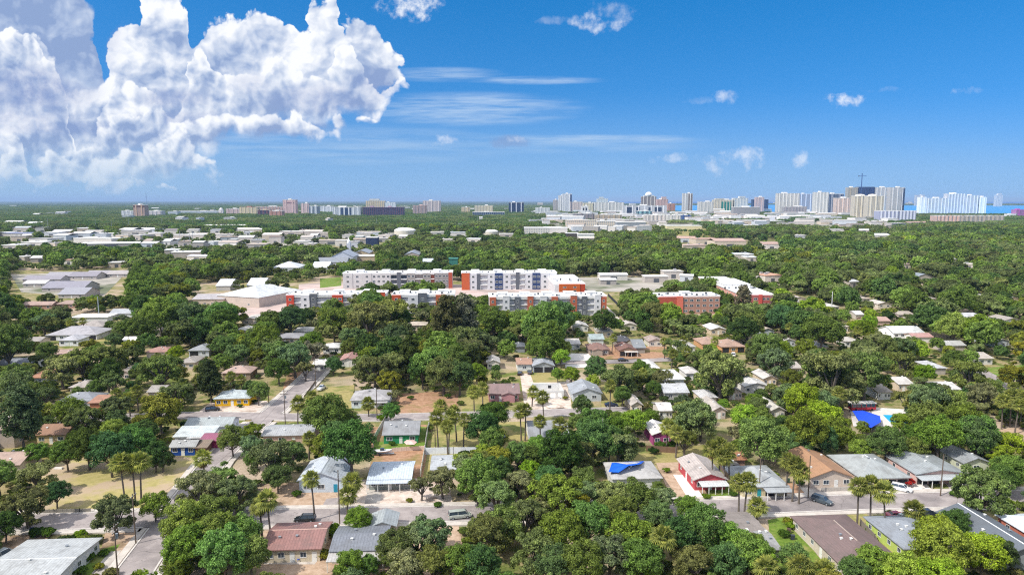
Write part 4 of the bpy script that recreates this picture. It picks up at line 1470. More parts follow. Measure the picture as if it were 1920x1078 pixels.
# mid-distance larger buildings on the left
H('white_warehouse', 'big white gabled warehouse with beige walls', 'big white gabled warehouse', 398, 492, 556, 'F', 44, ('hip', 'd9dcdc', 'metal'), 'c4b6aa', dict(h=6.5, rh=5.5, front='ww', rot=-24, vis=(362, 536, 466, 570), cat='warehouse', oh=.4))
H('beige_annex', 'long beige low annex at the left end of the white gabled warehouse', 'beige annex', 360, 420, 561, 'F', 22, ('gu', 'b8b2b2', 'metal'), 'c8b6a6', dict(h=4.5, front='wwww', rh=2.2, vis=(362, 550, 420, 572), cat='warehouse'))
H('arched_hall', 'white arched-roof hall right of the gabled warehouse', 'white arched hall', 460, 500, 556, 'F', 34, ('arch', 'e2e4e4', 'metal'), 'd6c8ba', dict(h=4.0, rh=4.5, vis=(462, 540, 492, 566), cat='warehouse', oh=.3))
H('orange_store', 'orange building with flat white roof right of the arched hall', 'orange flat-roofed building', 500, 540, 552, 'F', 22, ('flat', 'ece8e2', 'metal'), 'c87a34', dict(h=5.0, front='kwk', vis=(500, 540, 540, 566), cat='building', oh=.3))
H('white_tin_roof', 'white tin roof behind the gabled warehouse, left piece', 'white tin roof behind the warehouse', 404, 432, 536, 'F', 24, ('gu', 'dfe1e2', 'metal'), 'b9b5b0', dict(h=4, vis=(405, 526, 425, 536), cat='building'))
H('white_tin_roof', 'white tin roof showing right of the tree above the arched hall', 'white tin roof above the arched hall', 462, 494, 535, 'F', 26, ('gu', 'e0e2e2', 'metal'), 'b9b5b0', dict(h=4, vis=(476, 526, 490, 535), cat='building'))
H('school_roof', 'wide white roof with blue-grey slope above the left oaks', 'wide white school roof', 508, 560, 502, 'F', 30, ('hip', 'dfe2e4', 'metal'), 'bcc0c4', dict(h=5, vis=(512, 494, 572, 504), cat='building'))
H('school_wing', 'white-roofed wing right of the wide white school roof', 'white-roofed wing', 584, 616, 502, 'F', 28, ('gu', 'd8dde2', 'metal'), 'bcc0c4', dict(h=5, vis=(586, 493, 612, 502), cat='building'))
H('church_hall', 'grey-roofed church with a tall front gable', 'grey-roofed church', 620, 662, 482, 'F', 40, ('gv', 'a9aeb8', 'metal'), 'c4c8d0', dict(h=8, rh=6, front='ww', vis=(622, 466, 662, 486), cat='church'))
H('church_wing', 'low dark grey wing in front of the church', 'low church wing', 588, 650, 492, 'F', 26, ('gu', '8f949c', 'metal'), 'b0b4bc', dict(h=4, vis=(600, 482, 650, 492), cat='building'))
H('beige_hall', 'beige hall with bright flat roof right of the church', 'bright flat-roofed hall', 666, 704, 481, 'F', 28, ('flat', 'e6e0d8', 'metal'), 'b0a088', dict(h=6, vis=(668, 472, 704, 490), front='ww', cat='building'))
H('grey_gable_hall', 'grey gabled hall behind the bright flat-roofed hall', 'grey gabled hall', 662, 692, 475, 'F', 40, ('gv', '9fa4ac', 'metal'), 'b8a890', dict(h=6, vis=(664, 464, 690, 476), cat='building'))
H('lone_gable_hall', 'grey gabled hall alone in the dark trees left of centre', 'lone grey gabled hall', 758, 786, 478, 'F', 46, ('gv', '9aa0aa', 'metal'), 'b0a8a0', dict(h=6, vis=(760, 465, 786, 480), cat='building'))
H('tiny_white_hall', 'small pale blue roof right below the lone gabled hall', 'small pale blue roof', 792, 812, 491, 'F', 18, ('gu', 'c6cfd8', 'metal'), 'b8bcc0', dict(h=4, vis=(793, 485, 810, 491), cat='building'))
for i, (a, b_, yv, dd, hx) in enumerate(((42, 112, 524, 16, '9c98a0'), (84, 138, 518, 18, 'a5a2a8'), (128, 180, 518, 18, '98949c'), (160, 200, 514, 16, 'a6a2a6'), (78, 156, 540, 24, '9a98a2'),
                                         (108, 158, 552, 22, 'a2a2aa'), (42, 84, 532, 14, 'c8c6c6'), (200, 240, 514, 16, 'b0aaa8'))):
    wds = ('far left', 'left of the middle', 'middle', 'right-hand rear', 'widest front', 'nearest front', 'small white', 'rightmost')[i]
    H('terrace_house', '%s long grey-roofed house of the cluster left of the warehouses' % wds, None, a, b_, yv, 'F', dd, ('gu', hx, GR), 'b8b0ac',
      dict(vis=(a, yv - 8, b_, yv + 4), front='wdw', group='long grey-roofed houses at left', dirt=.2))

# roofs that peep through the trees of the middle ground: (x, foot row, width px, roof, wall)
PEEP = []
PEEPS = '''22,684,54,8d929c 68,708,34,b0846c 540,634,46,9a9a9e 566,622,30,c8c6c2 622,652,30,d8d8d6 600,684,24,dedcd8 652,676,28,b08a84 780,610,34,c4b8aa 1348,618,26,e2e0de 1420,724,40,d2d0cc 1135,622,26,b4b0aa
470,600,30,c8c4bc 452,622,26,d6d2cc 330,652,26,b8b0a8 395,655,26,c6c8ca 60,640,24,a8a09a 20,612,30,b6a89c 300,620,24,c2b8ae 350,680,26,a49c94 230,700,22,b4a496 90,700,26,9c9ca0 290,735,26,b0aaa4 470,700,20,c8c0b6
925,680,22,c4c0bc 1075,645,24,d0cac4 1225,690,22,d8d4d0 1230,640,24,a89890 1290,650,26,b8b4b0 1300,700,24,c6c2be
1330,745,28,c8c6c4 1380,735,24,b0a8a0 1445,710,24,cac6c2 1490,690,26,b8b0a8 1540,650,24,d2cec8 1600,640,26,beb8b0 1580,612,22,c8bcb0 1650,668,24,b4b2b0 1700,720,26,c8c4be 1660,735,24,b0a69c 1790,730,24,cac8c6 1850,672,26,b8b0a6
1880,640,28,c4c0ba 1900,600,26,b0a8a0 1760,618,24,c8c6c2 1700,590,26,b6aca2 1660,570,24,c8c0b8 1560,575,26,d4d0ca 1500,560,22,b8aaa0 1620,560,22,c4b8ae 1745,560,24,b4aca6 1840,555,22,c4c0ba 1900,560,22,c8c4be
1180,610,26,c0b8b0 1090,612,24,cac6c0 1440,620,24,c8bcb0 1480,640,24,b8b4ae 1250,770,24,d4d0cc 1350,770,24,b8b0a8 1460,770,26,c0bcb4 1195,760,20,b8b0a8 1120,720,20,c8c4be'''
WC = ['cfc8bc', 'd8d6d2', 'c4b8a8', 'b8c0c4', 'd0bfa8', 'c8b8b0', 'dcdcd8']
rp_ = random.Random(77)
for i_, t_ in enumerate(PEEPS.split()):
    a_, b_, w__, hx_ = t_.split(',')
    a_, b_, w__ = float(a_), float(b_), float(w__) * 1.22
    ok_ = True
    for (x0_, y0_, x1_, y1_, _d) in PROT:
        if x0_ < a_ + w__ / 2 and x1_ > a_ - w__ / 2 and y0_ < b_ + 3 and y1_ > b_ - 9:
            ok_ = False
    if not ok_:
        continue
    dd_ = G(a_, b_).y
    rw = int(hx_[0:2], 16), int(hx_[4:6], 16)
    e_ = house('small_house', None, None, a_ - w__ / 2, a_ + w__ / 2, b_, 'F', rp_.uniform(9, 14), (rp_.choice(('hip', 'gu', 'gv')), hx_, rp_.choice((GR, GR, LG))), rp_.choice(WC),
               dict(front=rp_.choice(('wdw', 'ww', 'wdww')), vents=1, vis=(a_ - w__ * .3, b_ - 7, a_ + w__ * .42, b_ + 2), group='small houses among the trees', rh=1.3))
    words_ = ('small house with pinkish-brown roof' if rw[0] - rw[1] > 18 else ('small house with tan-grey roof' if rw[0] - rw[1] > 8 else ('small house with pale white-grey roof' if rw[0] > 200 else 'small house with grey roof')))
    PEEP.append([e_, words_, a_, b_, w__, dd_])

# ------------------------------------------------------------------ apartment blocks


def add_foot(c, rot, hw, hd):
    FOOT.append((c.x, c.y, rot, hw, hd))


def apartment(name, label, land, xL, xR, yTop, yBase, depth, bays, o=None):
    """three-storey flat-roofed block; bays = (width, hex, kind, extra height, proud) from left to right"""
    o = o or {}
    rot = THETA + R(o.get('rot', 0))
    u = Vector((math.cos(rot), math.sin(rot), 0))
    v = Vector((-math.sin(rot), math.cos(rot), 0))
    p = G((xL + xR) / 2, yBase, 0)
    dist = PX(p.x, p.y, 0)[2]
    W = (xR - xL) / FPX * dist
    top = G((xL + xR) / 2, yTop, 0)
    # height so that the front top edge shows at yTop
    lo, hi = 2.0, 60.0
    for _ in range(40):
        m_ = (lo + hi) / 2
        if PX(p.x, p.y, m_)[1] > yTop:
            lo = m_
        else:
            hi = m_
    Ht = (lo + hi) / 2
    c = p + v * depth / 2
    e = empty(name, (c.x, c.y, 0), rot)
    tag(e, label, 'apartment building', 'apartment blocks in the middle distance')
    body = o.get('body', 'cfcccb')
    MB().box(-W / 2, W / 2, -depth / 2 + .8, depth / 2, -.3, Ht).build('wall', paint(body), e)
    rf = MB()
    rf.box(-W / 2 - .4, W / 2 + .4, -depth / 2 + .3, depth / 2 + .4, Ht + .004, Ht + .3)
    rf.box(-W / 2 - .4, W / 2 + .4, -depth / 2 + .3, -depth / 2 + .6, Ht + .302, Ht + .9)
    rf.box(-W / 2 - .4, W / 2 + .4, depth / 2 + .1, depth / 2 + .4, Ht + .302, Ht + .9)
    rf.box(-W / 2 - .4, -W / 2 - .1, -depth / 2 + .62, depth / 2 + .08, Ht + .302, Ht + .9)
    rf.box(W / 2 + .1, W / 2 + .4, -depth / 2 + .62, depth / 2 + .08, Ht + .302, Ht + .9)
    rf.build('roof', paint('eeedea', .7, .05), e)
    fl = 3
    fh = (Ht - .4) / fl
    tot = sum(b_[0] for b_ in bays)
    x = -W / 2
    for (bw_, hx, kd, dh, pr) in bays:
        w_ = W * bw_ / tot
        y0 = -depth / 2 - pr
        cx = x + w_ / 2
        if kd == 'b':
            mb = MB()
            mb.box(x + .02, x + w_ - .02, y0 + 1.5, -depth / 2 + .79, 0, Ht - .02)
            mb.build('bay_wall', paint(hx), e)
            for k in range(fl):
                z = fh * k
                MB().box(cx - w_ * .42, cx + w_ * .42, y0 + 1.35, y0 + 1.46, z + .15, z + fh * .74).build('window', GLASS, e)
                MB().box(x + .05, x + w_ - .05, y0 + .05, y0 + 1.34, z + fh * .86, z + fh).build('balcony_slab', TRIM, e)
                r_ = MB()
                r_.box(x + .1, x + w_ - .1, y0 + .1, y0 + .16, z + fh + .9 if k < 2 else z + fh * .80, z + fh + .98 if k < 2 else z + fh * .85)
                nn_ = 8
                if k < 2:
                    for q in range(nn_):
                        xx = x + .15 + (w_ - .3) * q / (nn_ - 1)
                        r_.box(xx - .03, xx + .03, y0 + .105, y0 + .155, z + fh, z + fh + .9)
                r_.build('railing', paint('565a60'), e)
            for sx in (x + .12, x + w_ - .12):
                MB().box(sx - .1, sx + .1, y0 + .2, y0 + 1.3, 0, fh * .86).build('balcony_post', TRIM, e)
        else:
            MB().box(x + .01, x + w_ - .01, y0, -depth / 2 + .79, 0, Ht + dh).build('bay_wall', paint(hx), e)
            if kd in ('w', 'm', 'k'):
                ks = {'w': (0,), 'm': (-.24, .24), 'k': (-.3, .3)}[kd]
                for k in range(fl):
                    for q in ks:
                        window(e, cx + q * w_, y0 - .03, fh * k + fh * .52, 0, min(2.2, w_ * .34), fh * .42)
            if dh > .6:
                MB().box(x - .15, x + w_ + .15, y0 - .15, -depth / 2 + 2.2, Ht + dh + .004, Ht + dh + .25).build('roof_cap', paint('f0efec', .7, .04), e)
        x += w_
    for key, sx, rz in (('left', -1, -math.pi / 2), ('right', 1, math.pi / 2)):
        n = o.get(key, 0)
        for i in range(n):
            yy_ = -depth / 2 + depth * (i + 0.5) / n
            for k in range(fl):
                window(e, sx * (W / 2 + .02), yy_, fh * k + fh * .52, rz, 1.6, fh * .42)
        if o.get(key + 'panel'):
            hx = o[key + 'panel']
            mb = MB()
            a, b_ = sorted((sx * W / 2, sx * (W / 2 + .25)))
            mb.box(a + .01, b_, -depth / 2 + .9, -depth / 2 + depth * .5, 0, Ht + .2)
            mb.build('side_panel', paint(hx), e)
    rr = random.Random(int(xL))
    nu = o.get('units', 12)
    for i in range(nu):
        xx = -W / 2 + W * (i + .5) / nu + rr.uniform(-1, 1)
        yy_ = rr.choice((-.18, .0, .2)) * depth
        mb = MB()
        mb.box(xx - .6, xx + .6, yy_ - .5, yy_ + .5, Ht + .304, Ht + 1.35)
        mb.build('rooftop_unit', STEEL if i % 3 else paint('40444a'), e)
    for i in range(o.get('towers', 3)):
        xx = -W / 2 + W * (i + .6) / (o.get('towers', 3) + .2)
        mb = MB()
        mb.box(xx - 3, xx + 3, -depth * .1, depth * .25, Ht + .304, Ht + 2.1)
        mb.box(xx - 3.3, xx + 3.3, -depth * .1 - .3, depth * .25 + .3, Ht + 2.104, Ht + 2.3)
        mb.build('stair_head', paint('e9e8e5', .7, .05), e)
    add_foot(c, rot, W / 2 + 1, depth / 2 + 1)
    LAND.append((land, (xL + xR) / 2, (yTop + yBase) / 2, dist, (xR - xL) / 2))
    vis = o.get('vis', (xL, yTop - 5, xR, yBase))
    PROT.append(vis + (dist,))
    return e


OR, GY, WH, DK, BL = 'b06248', 'c2c2c6', 'd2d2d4', '63676e', '34466f'
A = apartment
A('apartment_block', 'long pale three-storey block with scaffolding-grey right half and red end, back row left', 'pale back-left apartment block', 645, 848, 513, 541, 17,
  [(3, 'c6c4c2', 'w', .3, .3), (3, 'c6c4c2', 'w', 0, 0), (3, 'c6c4c2', 'w', .2, .3), (3, 'c6c4c2', 'm', 0, 0), (3, 'c6c4c2', 'm', .3, .3), (2, 'b8b6b6', 'b', 0, .6), (1.2, DK, 'p', 1, .5),
   (2, 'b8b6b6', 'b', 0, .6), (2.5, '98948f', 'm', 0, 0), (2.5, '9a928c', 'b', 0, .4), (2.5, '98948f', 'm', 0, 0), (1.2, 'a05c48', 'b', 0, .5), (2.5, '8d8a88', 'm', 0, 0), (2, '8d8a88', 'm', 0, 0), (1.2, 'a85442', 'p', .6, .5)],
  dict(vis=(645, 505, 850, 530), towers=4, body='c0bebc'))
A('apartment_block', 'pale three-storey block with two navy blue bays, back row right', 'apartment block with navy bays', 866, 1044, 513, 543, 17,
  [(2.2, 'c2603a', 'p', .8, .6), (2, WH, 'w', 0, .2), (1, DK, 'p', 0, .1), (2, WH, 'b', 0, .5), (2, WH, 'w', .4, .3), (2.2, BL, 'm', .3, .6), (2.2, WH, 'w', .3, .3), (1.5, WH, 'b', 0, .5), (1, DK, 'p', 1, .2), (1.6, WH, 'b', 0, .5),
   (2, WH, 'w', .3, .3), (2.2, BL, 'm', .3, .6), (2.6, WH, 'w', .2, .3), (2, WH, 'm', 0, 0)], dict(vis=(868, 506, 1040, 542), towers=4))
A('apartment_block', 'white-roofed wing with bright orange end wall joining the rows', 'orange-ended apartment wing', 1040, 1097, 534, 556, 62,
  [(1, WH, 'p', 0, .2), (5, 'c0602c', 'm', .5, .9), (1.2, 'b0452a', 'p', .3, .5)], dict(vis=(1026, 514, 1100, 552), left=9, right=6, towers=3, units=30))
A('apartment_block', 'front row block with alternating orange, white and charcoal bays and dark balconies', 'orange and white front apartment block', 918, 1138, 558, 593, 17,
  [(1.8, OR, 'w', .4, .6), (1.9, GY, 'b', 0, .2), (1.9, WH, 'w', 1.2, .9), (1.5, GY, 'b', 0, .2), (1.6, DK, 'w', .6, .5), (2.0, GY, 'b', 0, .2), (1.6, OR, 'w', 1.0, .8), (1.9, GY, 'b', 0, .2), (1.9, WH, 'w', .9, .9), (1.4, GY, 'b', 0, .2),
   (1.8, OR, 'w', .5, .7), (3.6, GY, 'b', 0, .2), (1.8, OR, 'w', 1.2, .9), (1.4, GY, 'b', 0, .2), (1.5, DK, 'w', .5, .5), (2.1, GY, 'b', 0, .2), (1.8, WH, 'w', 1.4, .9), (1.7, OR, 'w', .2, .5)],
  dict(vis=(920, 548, 1138, 583), towers=5, units=22, right=2))
A('apartment_block', 'front row block with orange left corner and charcoal tower, half behind trees at left', 'left orange-cornered apartment block', 540, 722, 554, 588, 17,
  [(1.7, 'c04a38', 'w', .2, .6), (1.6, GY, 'b', 0, .2), (2, WH, 'w', .4, .9), (1.6, DK, 'w', 1.2, .5), (1.8, GY, 'b', 0, .2), (1.8, GY, 'b', 0, .2), (2.4, 'bb4c34', 'm', .2, .7), (2, GY, 'b', 0, .2), (2, WH, 'w', .6, .9),
   (1.6, DK, 'w', .6, .5), (2, GY, 'b', 0, .2), (2.2, 'c25030', 'w', 1.8, .9)], dict(vis=(540, 546, 640, 573), left=3, leftpanel='b85440'))
A('apartment_block', 'front row block with dark charcoal tower left of centre', 'charcoal-towered apartment block', 736, 852, 554, 588, 17,
  [(2, 'bc5638', 'w', .3, .7), (1.6, GY, 'b', 0, .2), (2.3, WH, 'w', .5, .9), (2, DK, 'w', 1.6, .7), (2, GY, 'b', 0, .2), (2.2, 'b5603f', 'w', .3, .7), (2, GY, 'b', 0, .2)], dict(vis=(736, 545, 830, 570)))
A('apartment_block', 'red and pink building with pale stone bays and small tower room', 'red-fronted pink building', 1234, 1350, 557, 588, 16,
  [(3.2, 'b95c4a', 'p', .2, .6), (1.1, 'e07a64', 'p', .5, .9), (2.2, 'b08878', 'm', 0, .2), (2.4, 'ad8676', 'm', 0, .2), (2.2, 'b08878', 'm', 0, .2)], dict(vis=(1232, 546, 1310, 584), body='d88470', towers=1, units=14, left=2))
A('apartment_block', 'long pink building with a deep white roof and red-panelled end', 'long pink building with deep white roof', 1390, 1449, 554, 586, 100,
  [(1, 'b07c74', 'w', 0, .1), (3.4, 'b06460', 'm', .2, .5), (.9, 'd05a50', 'p', .5, .8), (2.0, 'b0605c', 'm', 0, .3), (1, 'a07a80', 'p', 0, .3)], dict(vis=(1326, 520, 1448, 572), body='e0a898', left=12, right=8, towers=3, units=44, rot=-3.5))

# ------------------------------------------------------------------ skyline


def tower(name, label, x1, x2, yt, yb, hx, style='w', o=None):
    """far building: pixels of its sides, top and (hidden) foot"""
    o = o or {}
    D_ = PX(0, G(960, yb).y, 0)
    p = G((x1 + x2) / 2, yb, 0)
    dist = PX(p.x, p.y, 0)[2]
    W = (x2 - x1) / FPX * dist
    lo, hi = 3.0, 400.0
    for _ in range(40):
        m_ = (lo + hi) / 2
        if PX(p.x, p.y, m_)[1] > yt:
            lo = m_
        else:
            hi = m_
    Ht = (lo + hi) / 2
    dp = min(W * .7, 34.0) if not o.get('dp') else o['dp']
    rot = o.get('rot', 0.0)
    e = empty(name, (p.x, p.y + dp / 2, 0), R(rot))
    tag(e, label, 'tower' if Ht > 38 else 'building', o.get('group'))
    mats = {'w': facade(hx, '8d969e', 3.6, 5.0, .5, .45), 'h': facade(hx, '7c868e', 3.8, 90.0, .985, .40), 'v': facade(hx, '8c949c', 3.6, 5.5, .5, .7),
            'g': facade(hx, '1e3350', 3.6, 9.0, .8, .8), 'p': paint(hx)}
    m_ = mats[style]
    MB().box(-W / 2, W / 2, -dp / 2, dp / 2, -.5, Ht).build('tower_body' if Ht > 38 else 'building_body', m_, e)
    rng = random.Random(int(x1 * 3 + yt))
    MB().box(-W / 2 - .5, W / 2 + .5, -dp / 2 - .5, dp / 2 + .5, Ht + .01, Ht + 1.3).build('roof', paint(o.get('roof', 'e8e6e2'), .7, .04), e)
    n = o.get('cols', max(0, int(W / 16)) if Ht > 20 else 0)
    n = min(n, int(W / 11))
    cm = paint(o.get('colhex', hx), .7, .05)
    for i in range(n):
        xx = -W / 2 + W * (i + .5) / n
        cw = min(5.0, W / n * .45)
        MB().box(xx - cw / 2, xx + cw / 2, -dp / 2 - 1.3, -dp / 2 - .01, -.5, Ht + rng.choice((0, 2.2))).build('pilaster', cm, e)
    if o.get('pent', True) and Ht > 14:
        k = rng.uniform(-.2, .2) * W
        pw = W * rng.uniform(.14, .3)
        MB().box(k - pw / 2, k + pw / 2, -dp * .25, dp * .25, Ht + 1.31, Ht + 1.3 + min(6, Ht * .12)).build('penthouse', paint(o.get('roof', 'dedcd8'), .7, .04), e)
    for q in o.get('extra', ()):          # (kind, hex, fx0, fx1, z0 frac, z1 frac)
        kd, qh, a, b_, z0, z1 = q
        mb = MB()
        if kd == 'box':
            mb.box(-W / 2 + W * a, -W / 2 + W * b_, -dp / 2 - 1.2, dp * .3, Ht * z0 + 1.32, Ht * z1)
            mb.build('upper_storeys', facade(qh, '6a747e', 3.6, 5.0, .5, .5), e)
        elif kd == 'panel':
            mb.box(-W / 2 + W * a, -W / 2 + W * b_, -dp / 2 - .9, -dp / 2 - .02, Ht * z0, Ht * z1)
            mb.build('front_panel', paint(qh), e)
        elif kd == 'glass':  # window panel; on one tower its blue stands for a shaded side
            mb.box(-W / 2 + W * a, -W / 2 + W * b_, -dp / 2 - .9, -dp / 2 - .02, Ht * z0, Ht * z1)
            mb.build('glass_panel', facade(qh, '16243c', 3.6, 6.0, .7, .7), e)
        elif kd == 'dome':
            pr = [(math.cos(R(t)), math.sin(R(t))) for t in range(0, 91, 15)]
            rr_ = W * (b_ - a) / 2
            mb.tube([(W * (a + b_ - 1) / 2, 0, Ht * z0 + 1.32 + s_ * Ht * (z1 - z0)) for c_, s_ in pr], [max(.3, rr_ * c_) for c_, s_ in pr], 14)
            mb.build('dome', paint(qh), e)
        elif kd == 'spire':
            mb.tube([(W * (a - .5), 0, Ht * z0), (W * (a - .5), 0, Ht * z1)], [2.2, .3], 8)
            mb.build('spire', paint(qh), e)
    add_foot(Vector((p.x, p.y + dp / 2, 0)), R(rot), W / 2 + 5, dp / 2 + 5)
    PROT.append((x1, yt, x2, min(yb, yt + (yb - yt) * .85), dist))
    LAND.append((o.get('land'), (x1 + x2) / 2, (yt + yb) / 2, dist, (x2 - x1) / 2))
    return e


TW = tower
